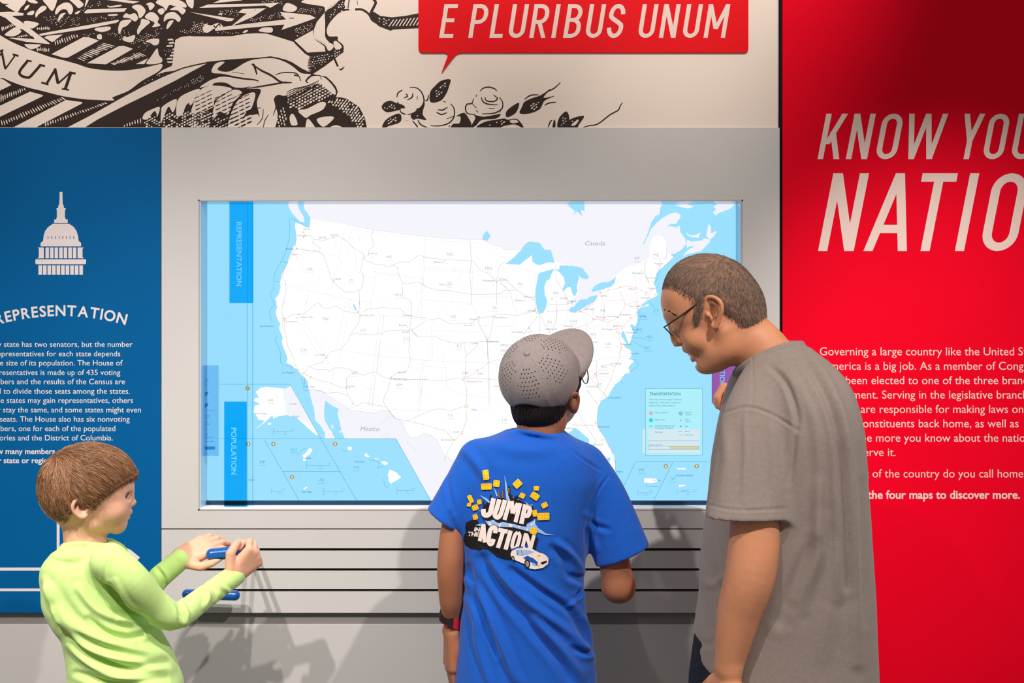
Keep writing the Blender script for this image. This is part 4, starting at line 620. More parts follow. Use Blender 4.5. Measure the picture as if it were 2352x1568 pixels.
# legend block printed on the sheet
A = Art(); A.rect(1482, 892, 1613, 1045); lay(A, 'legend_ground', E_LEG, 0.0018)
A = Art(); A.rect(1476, 985, 1481.5, 1040); A.rect(1489, 985, 1606, 1040); lay(A, 'legend_lights', E_LEGW, 0.0021)
A = Art(); A.text('TRANSPORTATION', 1491, 907.5, 6.4, width=71.5, bold=.004)
for p in ([(1482, 892), (1613, 892), (1613, 1045), (1482, 1045), (1482, 892)], [(1489, 1012), (1605, 1012)], [(1558, 990), (1568, 990)], [(1558, 998), (1568, 998)], [(1489, 1024), (1605, 1024), (1605, 1031), (1489, 1031), (1489, 1024)]): A.line(p, .6)
for b, x, y, w in (('This map shows major airports,', 1490.5, 918.5, 76), ('highways, railroads, and ports', 1490.5, 925.5, 73), ('across the United States.', 1490.5, 932.5, 60), ('Major Airports', 1504.5, 948.5, 28), ('Major Ports', 1504.5, 965, 23), ('Interstate Highways and', 1504.5, 979, 44), ('Connecting Toll Roads', 1504.5, 984, 41), ('Railroads', 1504.5, 993.5, 17), ('National', 1573, 948, 15), ('Capital', 1573, 953, 13), ('State', 1573, 964.5, 9), ('Capital', 1573, 969, 13), ('City', 1573, 980, 7), ('Rivers', 1573, 991.5, 11), ('State Lines', 1573, 999.5, 19), ('People per square mile', 1490, 1022.5, 30)): A.text(b, x, y, 3.3, width=w, res=2)
A.ring(1563.5, 949, 3.4, 4.4); A.disc(1563.5, 949, 1.4); A.disc(1563.5, 964.5, 1.3); A.disc(1563.5, 978.5, 1.5)
lay(A, 'legend_lettering', E_BTXT, 0.0024)
A = Art(); A.rect(1538, 1024.4, 1605, 1030.6); lay(A, 'legend_scale', emat('map_sand', S(214, 210, 165)), 0.0024)
A = Art(); A.disc(1495, 948.5, 4.4, n=14); lay(A, 'legend_airport_symbol', emat('map_rose', S(205, 180, 196)), 0.0024)
A = Art(); A.disc(1495, 964.5, 4.8, n=14); A.line([(1490.5, 978.5), (1499.5, 978.5)], 1.2); A.disc(1495, 978.5, 2, n=4); lay(A, 'legend_port_symbol', emat('map_cyan', S(60, 214, 232)), 0.0024)

# sliding see-through panels in the recess ------------------------------------------
F_BLUE = film('blue_film', (0.01, 0.56, 1.0), 0.02); F_CLEAR = film('clear_acrylic', (0.985, 0.996, 1.0), 0.008); F_LEG = film('pale_blue_film', (0.50, 0.72, 0.95), 0.02); F_PUR = film('purple_film', (0.95, 0.14, 0.42), 0.02); F_EDGE = film('blue_acrylic_edge', (0.35, 0.72, 0.93)); F_DK = film('dark_blue_print', (0.15, 0.45, 0.72)); F_LT = film('pale_print', (1, 1, 1), .35)
M_TAB = mat('pale_blue_print', S(96, 170, 214), .5, .2, emit=S(96, 190, 240), estr=.45)
def slider(name, label, y, x0, x1, top, bot, tab, word, wx, wy0, wy1, fm, edges, extra=None):
    t = empty(name, W((x0 + x1) / 2, bot, y)); tag(t, label, 'sliding panel', 'sliding panels in front of the lit map')
    a = W(x0, top, y); b = W(x1, bot, y); o = box('sheet', a.x, b.x, y, y + 0.002, b.z, a.z, F_CLEAR); adopt(o, t)
    A = Art(); A.rect(*tab); o = A.build('tab_print', fm, None, y, .0004); adopt(o, t)
    A = Art(); A.text(word, wx, wy0, 11.5, width=wy1 - wy0, rot=math.pi / 2, bold=.012); o = A.build('lettering', M_TAB, None, y, .0009); adopt(o, t)
    A = Art()
    for x in edges: A.rect(x - .8, top, x + .8, bot)
    if A.v: o = A.build('edge_line', F_EDGE, None, y, .0006); adopt(o, t)
    if extra: extra(t, y)
def leg(t, y):
    A = Art(); A.rect(461, 839, 502.5, 1047); o = A.build('legend_print', F_LEG, None, y, .0007); adopt(o, t)
    A = Art()
    for w, yy in (('ting', 872), ('This', 878), ('ns.', 884), ('tional', 954), ('apital', 959), ('ate', 970), ('apital', 975), ('ty', 986), ('ers', 998), ('ate Lines', 1006)): A.text(w, 471, yy, 3.6, res=2)
    A.poly([(471, 900), (479, 900), (476, 908), (471, 910)]); A.poly([(471, 926), (479, 926), (476, 934), (471, 936)]); A.rect(471, 942, 493, 942.6); A.rect(471, 1013, 493, 1013.6); A.rect(471, 1025, 494, 1032)
    o = A.build('legend_lettering', F_DK, None, y, .001); adopt(o, t)
slider('sliding_panel', 'clear sliding map sheet with a blue tab lettered REPRESENTATION', 0.026, 466, 582, 461.5, 1166, (527, 461.5, 582, 696), 'REPRESENTATION', 543.5, 510, 657, F_BLUE, (580.5,), None)
slider('sliding_panel', 'clear sliding map sheet with a blue tab lettered POPULATION', 0.016, 464, 568, 461, 1167, (515, 922, 567, 1166), 'POPULATION', 531.5, 982, 1089, F_BLUE, (568,), leg)
slider('sliding_panel', 'clear sliding map sheet with a purple tab behind the man', 0.020, 1634.5, 1697, 461.5, 1167, (1634.5, 790, 1690, 925.5), 'TRANSPORTATION', 1653, 753, 888, F_PUR, (1692.5,), None)
# ------------------------------------------------------------------ smooth solid modelling (signed distance -> mesh)
import openvdb as vdb
F32 = np.float32
def npv(v): return np.array(v, dtype=np.float64)
def WV(px, py, y): return npv(W(px, py, y))
def unit(v): v = npv(v); return v / np.linalg.norm(v)
class Solid:
    def __init__(s): s.ops = []
    def put(s, fn, lo, hi, k=0.004, sub=False): s.ops.append((fn, npv(lo), npv(hi), k, sub)); return s
    def chain(s, pts, rad, k=0.004, sub=False, flat=None, sm=True, n=7):
        """tapered tube through points; flat=(direction, factor) squeezes the section along a direction"""
        P = [npv(p) for p in pts]; Rr = list(rad) if hasattr(rad, '__len__') else [rad] * len(P)
        if sm and len(P) > 2:
            Q = []; q = []
            for i in range(len(P) - 1):
                for j in range(n):
                    t = j / n; a = [tuple(P[max(0, i - 1)]) + (Rr[max(0, i - 1)],), tuple(P[i]) + (Rr[i],), tuple(P[i + 1]) + (Rr[i + 1],), tuple(P[min(len(P) - 1, i + 2)]) + (Rr[min(len(P) - 1, i + 2)],)]
                    v = cr(*a, t); Q.append(npv(v[:3])); q.append(v[3])
            Q.append(P[-1]); q.append(Rr[-1]); P, Rr = Q, q
        m = max(Rr); f = None
        if flat: fd = unit(flat[0]); f = flat[1]; m *= max(1, f)
        if len(P) == 1: P = P * 2; Rr = Rr * 2
        def fn(p):
            best = None
            for a, b, ra, rb in zip(P[:-1], P[1:], Rr[:-1], Rr[1:]):
                ba = (b - a).astype(F32); pa = p - a.astype(F32)
                if f: pa = pa + ((pa @ fd.astype(F32)) * (1 / f - 1))[:, None] * fd.astype(F32); ba = ba + (ba @ fd.astype(F32)) * (1 / f - 1) * fd.astype(F32)
                L = max(1e-6, float(np.linalg.norm(ba))); ua = ba / L; h = pa @ ua; q = np.sqrt(np.maximum((pa * pa).sum(1) - h * h, 0)); rr = max(-.95 * L, min(.95 * L, ra - rb))
                t = np.clip((h - q * F32(rr / math.sqrt(L * L - rr * rr))) / L, 0, 1)
                v = pa - t[:, None] * ba; d = np.sqrt((v * v).sum(1)) - (ra + (rb - ra) * t)
                best = d if best is None else np.minimum(best, d)
            return best
        A = np.array(P); return s.put(fn, A.min(0) - m, A.max(0) + m, k, sub)
    def ell(s, c, r, ax=None, k=0.004, sub=False):
        c = npv(c); r = npv(r) if hasattr(r, '__len__') else npv([r] * 3); M = np.eye(3) if ax is None else np.array([unit(a) for a in ax])
        Mt = M.T.astype(F32); rr = r.astype(F32); cc = c.astype(F32)
        def fn(p):
            q = (p - cc) @ Mt; k0 = np.sqrt(((q / rr) ** 2).sum(1)); k1 = np.sqrt(((q / (rr * rr)) ** 2).sum(1)); return k0 * (k0 - 1) / np.maximum(k1, 1e-6)
        e = np.sqrt((M.T ** 2) @ (r ** 2)); return s.put(fn, c - e, c + e, k, sub)
    def loft(s, sec, k=0.01, n=2.4, rot=0.0, sub=False):
        """horizontal rounded sections: (z, cx, cy, rx, ry)"""
        sec = sorted(sec); Z = np.array([q[0] for q in sec]); T = np.array(sec)[:, 1:]
        zz = np.linspace(Z[0], Z[-1], 80); TT = np.stack([np.interp(zz, Z, T[:, i]) for i in range(4)], 1)
        ker = np.array([1, 2, 3, 2, 1]) / 9.0
        pad = np.pad(TT, ((2, 2), (0, 0)), 'edge'); TT = np.stack([np.convolve(pad[:, i], ker, 'valid') for i in range(4)], 1)
        c, sn = math.cos(rot), math.sin(rot)
        def fn(p):
            z = p[:, 2]; cx, cy, rx, ry = (np.interp(z, zz, TT[:, i]).astype(F32) for i in range(4))
            dx = p[:, 0] - cx; dy = p[:, 1] - cy; u = np.abs(dx * c + dy * sn) / rx; v = np.abs(-dx * sn + dy * c) / ry
            q = (u ** n + v ** n) ** (1 / n); d = (q - 1) * np.minimum(rx, ry)
            return np.maximum(d, np.maximum(z - Z[-1], Z[0] - z))
        R = TT[:, 2:].max() * 1.2; return s.put(fn, (TT[:, 0].min() - R, TT[:, 1].min() - R, Z[0]), (TT[:, 0].max() + R, TT[:, 1].max() + R, Z[-1]), k, sub)
    def join(s, o, k=0.01):
        lo = np.min([q[1] for q in o.ops if not q[4]], 0); hi = np.max([q[2] for q in o.ops if not q[4]], 0); return s.put(lambda p: o.field(p), lo, hi, k)
    def field(s, p, lo=None, hi=None):
        d = np.full(len(p), 1.0, F32)
        for fn, a, b, k, sub in s.ops:
            if lo is not None and (np.any(lo > b + k + 0.006) or np.any(hi < a - k - 0.006)): continue
            e = fn(p).astype(F32)
            if sub:
                h = np.clip(0.5 - 0.5 * (d + e) / k, 0, 1); d = d + (-e - d) * h + k * h * (1 - h)
            else:
                h = np.clip(0.5 + 0.5 * (d - e) / k, 0, 1); d = d + (e - d) * h - k * h * (1 - h)
        return d
    def mesh(s, name, h, m=None, parent=None, B=12):
        lo = np.min([o[1] for o in s.ops if not o[4]], 0) - 3 * h; hi = np.max([o[2] for o in s.ops if not o[4]], 0) + 3 * h
        nb = np.ceil((hi - lo) / (h * B)).astype(int); g = np.indices(nb).reshape(3, -1).T
        cen = lo + (g + 0.5) * h * B; dc = s.field(cen.astype(F32)); hd = h * B * 0.87
        grid = vdb.FloatGrid(background=3 * h); loc = (np.indices((B, B, B)).reshape(3, -1).T * h)
        for gi, d0 in zip(g, dc):
            if abs(d0) > hd * 1.5 + 0.02:
                if d0 < 0: i = (gi * B).tolist(); grid.fill(tuple(i), tuple(v + B - 1 for v in i), -3 * h)
                continue
            o = lo + gi * h * B
            d = s.field((loc + o).astype(F32), o - h, o + h * (B + 1))
            if d.min() > 3 * h: continue
            grid.copyFromArray(np.clip(d, -3 * h, 3 * h).reshape(B, B, B).astype(np.float32), ijk=tuple((gi * B).tolist()))
        pts, quads = grid.convertToQuads(isovalue=0.0)
        v = np.asarray(pts, np.float64) * h + lo; f = np.asarray(quads)
        me = bpy.data.meshes.new(name); me.vertices.add(len(v)); me.vertices.foreach_set('co', v.ravel())
        me.loops.add(f.size); me.polygons.add(len(f)); me.polygons.foreach_set('loop_start', np.arange(len(f)) * 4); me.loops.foreach_set('vertex_index', f.ravel().astype(np.int32))
        me.update(calc_edges=True); me.validate()
        keep_large(me)
        # outward normals
        me.calc_loop_triangles(); 
        vol = 0.0; co = np.empty(len(me.vertices) * 3); me.vertices.foreach_get('co', co); co = co.reshape(-1, 3)
        tri = np.empty(len(me.loop_triangles) * 3, np.int32); me.loop_triangles.foreach_get('vertices', tri); tri = tri.reshape(-1, 3)
        vol = np.einsum('ij,ij->i', co[tri[:, 0]], np.cross(co[tri[:, 1]], co[tri[:, 2]])).sum()
        if vol < 0: me.flip_normals()
        return link(name, me, m, parent, True)
def slim(half, cpx, ry):
    """half width of a section whose outline, seen from the front, should span `half`"""
    return math.sqrt(max(half * half * .3, half * half - ((cpx - 1176) / FX * ry) ** 2))
def cut(S_, p, d):
    """saw everything beyond the plane at p facing d"""
    p = npv(p); d = unit(d); S_.put(lambda P_: -((P_ - p.astype(F32)) @ d.astype(F32)), p - 1.0, p + 1.0, .004, True)
def sleeve(pts, rad, hole, flat=None, inset=.0075, depth=.05, tilt=None):
    """a short open sleeve that ends square at its last point"""
    S_ = Solid(); P = [npv(p) for p in pts]; d = unit(P[-1] - P[-2]) if tilt is None else unit(tilt); e = unit(P[-1] - P[-2])
    S_.chain(P + [P[-1] + e * .05], list(rad) + [rad[-1] * 1.04], .004, flat=flat); cut(S_, P[-1], d)
    S_.chain([P[-1] - e * depth, P[-1] + e * .06], [rad[-1] - inset * 1.6, rad[-1] - inset], .002, True, flat=flat)
    return S_
def keep_large(me):
    """drop stray flecks"""
    bm = bmesh.new(); bm.from_mesh(me); seen = set(); comps = []
    for v in bm.verts:
        if v in seen: continue
        st = [v]; seen.add(v); c = []
        while st:
            a = st.pop(); c.append(a)
            for e in a.link_edges:
                b = e.other_vert(a)
                if b not in seen: seen.add(b); st.append(b)
        comps.append(c)
    if len(comps) > 1:
        big = max(len(c) for c in comps)
        bmesh.ops.delete(bm, geom=[v for c in comps if len(c) < big for v in c], context='VERTS')
        bm.to_mesh(me)
    bm.free()
def verts_np(me):
    co = np.empty(len(me.vertices) * 3); me.vertices.foreach_get('co', co); no = np.empty(len(me.vertices) * 3); me.vertices.foreach_get('normal', no)
    return co.reshape(-1, 3), no.reshape(-1, 3)
def to_px(co):
    d = (co[:, 1] + D0) / FX; return np.stack([1176 + co[:, 0] / d, 784 - (co[:, 2] - CZ) / d], 1)
def seg_dist(P, line):
    best = np.full(len(P), 1e9); par = np.zeros(len(P)); L = npv(line); n = len(L) - 1
    for i in range(n):
        a, b = L[i], L[i + 1]; ba = b - a; t = np.clip(((P - a) @ ba) / max(1e-9, ba @ ba), 0, 1); d = np.linalg.norm(P - a - t[:, None] * ba, axis=1)
        m = d < best; best[m] = d[m]; par[m] = (i + t[m]) / n
    return best, par
def relax(me, it=2, f=0.5):
    """smooth a mesh a little"""
    co, _ = verts_np(me); e = np.empty(len(me.edges) * 2, np.int32); me.edges.foreach_get('vertices', e); e = e.reshape(-1, 2)
    n = np.bincount(e.ravel(), minlength=len(co)).astype(float)[:, None]
    for _ in range(it):
        acc = np.zeros_like(co); np.add.at(acc, e[:, 0], co[e[:, 1]]); np.add.at(acc, e[:, 1], co[e[:, 0]]); co += f * (acc / np.maximum(n, 1) - co)
    me.vertices.foreach_set('co', co.ravel()); me.update()
def folds(me, items, back=False):
    """cloth folds on the side seen in the photo: (points in photo px, half width px, height px; negative = groove)"""
    co, no = verts_np(me); P = to_px(co); u = (co[:, 1] + D0) / FX
    w = np.clip((-no[:, 1] + 0.15) * 1.6, 0, 1); disp = np.zeros(len(co))
    for line, hw, amp in items:
        line = smooth_open([tuple(p) for p in line], 6)
        x0, y0 = np.min(line, 0) - 4 * hw; x1, y1 = np.max(line, 0) + 4 * hw
        m = (P[:, 0] > x0) & (P[:, 0] < x1) & (P[:, 1] > y0) & (P[:, 1] < y1); i = np.nonzero(m)[0]
        if not len(i): continue
        d, t = seg_dist(P[i], line); prof = np.exp(-(d / hw) ** 2) - 0.35 * np.exp(-((d - 2.0 * hw) / hw) ** 2)
        disp[i] += amp * prof * np.sin(np.pi * np.clip(0.06 + 0.88 * t, 0, 1)) ** 0.6
    co += no * (disp * w * u)[:, None]; me.vertices.foreach_set('co', co.ravel()); me.update()
def tube(path, rad, sides=8, cap=True):
    """verts, faces of a tube along a path"""
    P = [npv(p) for p in path]; n = len(P); R_ = list(rad) if hasattr(rad, '__len__') else [rad] * n; vs = []; fs = []
    ref = npv((0.13, 0.21, 0.97))
    for i, p in enumerate(P):
        t = unit(P[min(n - 1, i + 1)] - P[max(0, i - 1)]); a = np.cross(t, ref)
        if np.linalg.norm(a) < 1e-3: a = np.cross(t, npv((1, 0, 0)))
        a = unit(a); b = np.cross(t, a)
        for j in range(sides): an = 2 * math.pi * j / sides; vs.append(p + R_[i] * (a * math.cos(an) + b * math.sin(an)))
    for i in range(n - 1):
        for j in range(sides): k = (j + 1) % sides; fs.append((i * sides + j, i * sides + k, (i + 1) * sides + k, (i + 1) * sides + j))
    if cap: fs.append(tuple(range(sides))[::-1]); fs.append(tuple((n - 1) * sides + j for j in range(sides)))
    return vs, fs
def tubes(name, items, m, parent=None, sides=8):
    V_ = []; F_ = []
    for path, rad in items:
        v, f = tube(path, rad, sides); b = len(V_); V_ += v; F_ += [tuple(i + b for i in q) for q in f]
    o = mesh(name, V_, F_, m, None, True)
    if parent: adopt(o, parent)
    return o
class HeadFrame:
    """midline plane of a head: forward f, side n (towards the camera), up z; places points by photo pixel and side offset"""
    def __init__(s, px, py, y, f): 
        s.C = WV(px, py, y); s.f = unit((f[0], f[1], 0)); n = npv((-s.f[1], s.f[0], 0)); s.n = n if n[1] < 0 else -n; s.u = PW(y); s.z = npv((0, 0, 1))
    def __call__(s, px, py, lat=0.0):
        lat *= s.u; q = (px - 1176) / FX; a = (q * (s.C[1] + lat * s.n[1] + D0) - s.C[0] - lat * s.n[0]) / (s.f[0] - q * s.f[1])
        p = s.C + a * s.f + lat * s.n; p[2] = CZ - (py - 784) * (p[1] + D0) / FX; return p
    def ax(s, tilt=0.0):     # axes (forward, side, up) pitched by tilt (positive looks up)
        c, k = math.cos(tilt), math.sin(tilt); return [s.f * c + s.z * k, s.n, -s.f * k + s.z * c]
def hand(S_, wrist, D, N, T, L, curls, thumb, r=1.0, k=0.004, spread=0.0):
    """palm and five fingers: D towards the fingers, N the way the palm faces, T the thumb side; curls = per finger (3 bends in degrees); thumb = list of unit directions, with mixes of (D, N, T)"""
    D = unit(D); N = unit(npv(N) - D * (npv(N) @ D)); T = unit(npv(T) - D * (npv(T) @ D) - N * (npv(T) @ N)); w = npv(wrist)
    rad = 0.050 * L * r
    off = [0.17, 0.06, -0.055, -0.16]; ml = [0.50, 0.52, 0.49, 0.45]; fl = [0.42, 0.47, 0.44, 0.35]
    S_.chain([w - D * .10 * L, w + D * .10 * L], [rad * 2.35, rad * 2.6], k * 3, flat=(N, 0.70))
    for i in range(4):
        S_.chain([w + D * .06 * L + T * off[i] * .55 * L, w + D * ml[i] * L + T * off[i] * L], [rad * 1.75, rad * 1.45], k * 2.6, flat=(N, 0.95))
    S_.ell(w + D * .26 * L + N * .045 * L, (.23 * L, .2 * L, .085 * L), (D, T, N), k * 2)
    tips = []
    for i in range(4):
        p = w + D * ml[i] * L + T * off[i] * L; a = 0.0; sp = spread * (1.5 - i); pts = [p]; d = D
        for seg, c in zip((.45, .30, .25), curls[i]):
            a += math.radians(c); d = D * math.cos(a) + N * math.sin(a) + T * sp * math.cos(a); pts.append(pts[-1] + unit(d) * fl[i] * L * seg)
        rr = rad * (1.0 if i < 3 else .86); S_.chain(pts, [rr * 1.18, rr * 1.08, rr * 1.0, rr * .80], k * .5, sm=False); tips.append((pts[-1], unit(pts[-1] - pts[-2])))
    p = w + D * .10 * L + T * .15 * L; pts = [p]
    for m_, l in zip(thumb, (.24, .17, .15)): pts.append(pts[-1] + unit(D * m_[0] + N * m_[1] + T * m_[2]) * l * L)
    S_.chain(pts, [rad * 1.9, rad * 1.5, rad * 1.25, rad * .95], k, sm=False)
    return tips
# hair --------------------------------------------------------------------------------
def hair_mat(name, dark, light, rough=0.45):
    m = mat(name, dark, rough, 0.5); nt = m.node_tree; g = nt.nodes.new('ShaderNodeNewGeometry'); r = nt.nodes.new('ShaderNodeValToRGB')
    r.color_ramp.elements[0].color = (*dark, 1); r.color_ramp.elements[1].color = (*light, 1)
    nt.links.new(g.outputs['Random Per Island'], r.inputs[0]); nt.links.new(r.outputs[0], nt.nodes['Principled BSDF'].inputs['Base Color']); return m
def strands(name, base, m, n, flow, length, rad, parent=None, seed=1, steps=7, lift=(0.0005, 0.003), ok=None, sides=3, end=0.35, drop=None, jit=0.15, clump=0.0, center=None, flight=2):
    """n tapered hair locks growing along a surface; flow(p, normal) gives the combing direction"""
    rs = np.random.RandomState(seed); me = base.data; me.calc_loop_triangles(); co, _ = verts_np(me)
    tri = np.empty(len(me.loop_triangles) * 3, np.int32); me.loop_triangles.foreach_get('vertices', tri); tri = tri.reshape(-1, 3)
    ar = np.linalg.norm(np.cross(co[tri[:, 1]] - co[tri[:, 0]], co[tri[:, 2]] - co[tri[:, 0]]), axis=1); cdf = np.cumsum(ar) / ar.sum()
    bvh = BVHTree.FromPolygons([Vector(c) for c in co], tri.tolist()); V_ = []; F_ = []; done = 0; tries = 0
    while done < n and tries < n * 4:
        tries += 1; t = tri[np.searchsorted(cdf, rs.rand())]; a, b = rs.rand(2)
        if a + b > 1: a, b = 1 - a, 1 - b
        p = co[t[0]] + a * (co[t[1]] - co[t[0]]) + b * (co[t[2]] - co[t[0]])
        if ok is not None and not ok(p): continue
        if center is not None:
            tn = np.cross(co[t[1]] - co[t[0]], co[t[2]] - co[t[0]])
            if (tn @ (p - center)) < .62 * np.linalg.norm(tn) * np.linalg.norm(p - center): continue
        L = length * rs.uniform(.6, 1.25); st = L / steps; path = []; rr = []; q = p.copy(); fly = False; nf = 0; nn = npv((0, 0, 1)); top = rs.uniform(*lift); off = rs.randn(3) * jit + clump * npv((math.sin(p[0] * 310 + p[2] * 190), math.sin(p[1] * 280 - p[2] * 240), math.sin(p[0] * 260 + p[1] * 330)))
        for i in range(steps + 1):
            h = bvh.find_nearest(Vector(q)); n1 = npv(h[1]); f = i / steps; fly = fly or (i > 0 and n1 @ nn < .72); nn = nn if fly else n1
            hgt = top * math.sin(math.pi * min(1, 0.1 + 0.8 * f)) + 0.0002
            on = q if fly else npv(h[0]); over = np.linalg.norm(q - on)
            path.append((on if over < st * 2 or i < 2 else q) + nn * hgt); rr.append(rad * max(end, math.sin(math.pi * (0.25 + 0.70 * f))))
            d = flow(q, nn) + off; d = d - nn * (d @ nn) * 0.9 - nn * (.55 * fly); q = (on if over < st * 2 else q) + unit(d) * st
            if drop is not None and fly: q = q + npv(drop) * st
            nf += fly
            if nf > flight: break
        if len(path) < 3: continue
        rr[-1] *= .5; v, fc = tube(path, rr, sides, False); b_ = len(V_); V_ += v; F_ += [tuple(j + b_ for j in g) for g in fc]; done += 1
    o = mesh(name, V_, F_, m, None, True)
    if parent: adopt(o, parent)
    return o
def trousers_and_shoes(root, hip, zt, feet, rh, rd, mt, ms, hem=0.09, depth=None):
    """trousers from the waist to the ankles and two shoes; feet = [(x, y, heading)]"""
    S_ = Solid(); hx, hy = hip; zc = zt - 0.24 if zt > .8 else zt - .17
    S_.loft([(zt, hx, hy, rh * .93, rd * .95), (zt - .08, hx, hy, rh, rd), (zc, hx, hy, rh * 1.0, rd * .98), (zc - .04, hx, hy, rh * .8, rd * .8)], .02)
    for fx, fy, hd in feet:
        side = unit((fx - hx, fy - hy, 0)) * rh * .48; a = npv((hx, hy, zc + .03)) + side; kn = npv(((a[0] + fx) / 2, (a[1] + fy) / 2, zc * .52)); an = npv((fx, fy, hem))
        S_.chain([a, kn, an], [rh * .56, rh * .44, rh * .40], .03)
    o = S_.mesh('trousers', 0.006, mt); adopt(o, root)
    for fx, fy, hd in feet:
        d = npv((math.cos(hd), math.sin(hd), 0)); Z = Solid(); l = rh * .95
        Z.chain([npv((fx, fy, .045)) - d * l * .25, npv((fx, fy, .045)) + d * l * .4, npv((fx, fy, .035)) + d * l * .85], [.044, .044, .034], .01); Z.chain([npv((fx, fy, .05)), npv((fx, fy, hem + .03))], [.042, .04], .01)
        Z.put(lambda p: p[:, 2] - F32(0.001), (fx - .5, fy - .5, -.3), (fx + .5, fy + .5, .0), .002, True)
        so = Z.mesh('shoe', .005, ms); adopt(so, root)
# ------------------------------------------------------------------ people: materials
M_SKIN_A = mat('fair_skin', S(232, 176, 148), 0.5, 0.4, noise=0.05, nscale=30, bump=0.15, bscale=900, sss=0.25)
M_SKIN_B = mat('brown_skin', S(162, 104, 76), 0.5, 0.4, noise=0.05, nscale=30, bump=0.15, bscale=900, sss=0.2)
M_SKIN_C = mat('tan_skin', S(218, 150, 112), 0.48, 0.4, noise=0.06, nscale=30, bump=0.2, bscale=900, sss=0.2)
M_LIP_A = mat('pink_lip', S(214, 132, 118), 0.4, 0.45); M_LIP_C = mat('brown_pink_lip', S(188, 108, 92), 0.4, 0.45)
M_FR = mat('black_frame', (.012, .012, .014), .35, .5); M_GL = film('lens', (.93, .96, .98), .06)
M_EYE = mat('eye_white', S(225, 222, 220), 0.2, 0.5); M_IRIS = mat('blue_grey_iris', S(70, 92, 110), 0.2, 0.5); M_PUPIL = mat('black_pupil', (0.01, 0.01, 0.01), 0.2, 0.5); M_NAIL = mat('finger_nail', S(228, 176, 158), 0.3, 0.5)
M_JEAN = mat('dark_navy_denim', (0.018, 0.021, 0.032), 0.8, 0.2, noise=0.2, nscale=90, bump=0.4, bscale=900)
M_GTRS = mat('grey_cotton', (0.10, 0.10, 0.11), 0.85, 0.15, noise=0.1, nscale=60); M_SHOE = mat('dark_shoe', (0.03, 0.03, 0.032), 0.6, 0.3)
def paint(me, m, spots):
    """give another material to the faces near some points"""
    me.materials.append(m); k = len(me.materials) - 1; n = len(me.polygons); c = np.empty(n * 3); me.polygons.foreach_get('center', c); c = c.reshape(-1, 3)
    mi = np.empty(n, np.int32); me.polygons.foreach_get('material_index', mi)
    for p, r in spots:
        p = npv(p); r = npv(r) if hasattr(r, '__len__') else npv([r] * 3); mi[(((c - p) / r) ** 2).sum(1) < 1] = k
    me.polygons.foreach_set('material_index', mi)
def nails(root, tips, w, l, body_dir):
    for (p, d) in tips: pass
def eye(root, c, r, gaze, m_iris=M_IRIS):
    bm = bmesh.new(); bmesh.ops.create_uvsphere(bm, u_segments=24, v_segments=16, radius=r); me = bpy.data.meshes.new('eye'); bm.to_mesh(me); bm.free()
    g = unit(gaze); 
    for m in (M_EYE, m_iris, M_PUPIL): me.materials.append(m)
    for p in me.polygons:
        a = unit(p.center) @ g; p.material_index = 2 if a > .965 else 1 if a > .79 else 0
    co, _ = verts_np(me); me.vertices.foreach_set('co', (co + npv(c)).ravel()); o = link('eye', me, None, None, True); adopt(o, root); return o

# ------------------------------------------------------------------ child in the light green shirt, hands on the blue handle
CY = -0.42; cu = PW(CY)
kid = empty('person', (WV(285, 1568, CY)[0], CY, 0.0)); tag(kid, 'child in a light green long-sleeved shirt gripping the blue handle with both hands', 'person')
H = HeadFrame(197, 1108, CY, (math.cos(math.radians(16)), math.sin(math.radians(16)))); X0 = H.ax()
def e_(r): return npv(r) * cu
B_ = Solid()
B_.ell(H(197, 1110), e_((100, 80, 83)), X0); B_.ell(H(172, 1140), e_((72, 72, 62)), X0, .02)
B_.ell(H(240, 1140), e_((61, 64, 70)), X0, .02); B_.ell(H(232, 1178), e_((49, 54, 42)), X0, .015)
B_.chain([H(212, 1203, 40), H(268, 1207, 6)], e_((17, 14)), .012); B_.chain([H(212, 1203, -40), H(268, 1207, -6)], e_((17, 14)), .012)
B_.ell(H(271.5, 1206), e_((15, 18, 15)), X0, .012); B_.ell(H(273, 1181), e_((16, 24, 24)), X0, .014); B_.chain([H(291, 1158, 8), H(291, 1158, -8), H(292, 1174, -9), H(292, 1174, 9)], e_((7.5, 7.5, 7, 7)), .008, sm=False)
for sgn in (1, -1):
    B_.ell(H(262, 1172, 34 * sgn), e_((26, 24, 26)), X0, .015)                       # cheek
    B_.ell(H(295, 1138, 25 * sgn), e_((9, 14, 9)), X0, .008, True)                   # eye socket
    B_.chain([H(297, 1123, 10 * sgn), H(291, 1121, 26 * sgn), H(278, 1126, 42 * sgn)], e_((4.5, 5, 4)), .008)
B_.chain([H(296, 1130), H(300, 1144), H(306, 1153)], e_((5.5, 6, 7.2)), .006)
B_.ell(H(300, 1159), e_((7, 7, 5)), X0, .004)
for sgn in (1, -1): B_.ell(H(298, 1158, 9 * sgn), e_((7.5, 5.5, 6)), X0, .004); B_.ell(H(302, 1163, 5.5 * sgn), e_((3, 2.3, 2)), X0, .002, True); B_.chain([H(291, 1152, 13 * sgn), H(288, 1163, 15 * sgn), H(283, 1172, 19 * sgn)], e_((1.4, 1.5, 1)), .004, True)
B_.chain([H(288, 1190, -19), H(296, 1180, -9), H(300, 1175), H(296, 1180, 9), H(288, 1190, 19)], e_((1.6, 4.2, 5, 4.2, 1.6)), .003)
B_.chain([H(287, 1193, -17), H(292, 1190, -8), H(294, 1188), H(292, 1190, 8), H(287, 1193, 17)], e_((1.6, 4, 4.6, 4, 1.6)), .003)
B_.chain([H(287, 1191.5, -20), H(299, 1182), H(287, 1191.5, 20)], e_((.9, 1.0, .9)), .002, True)
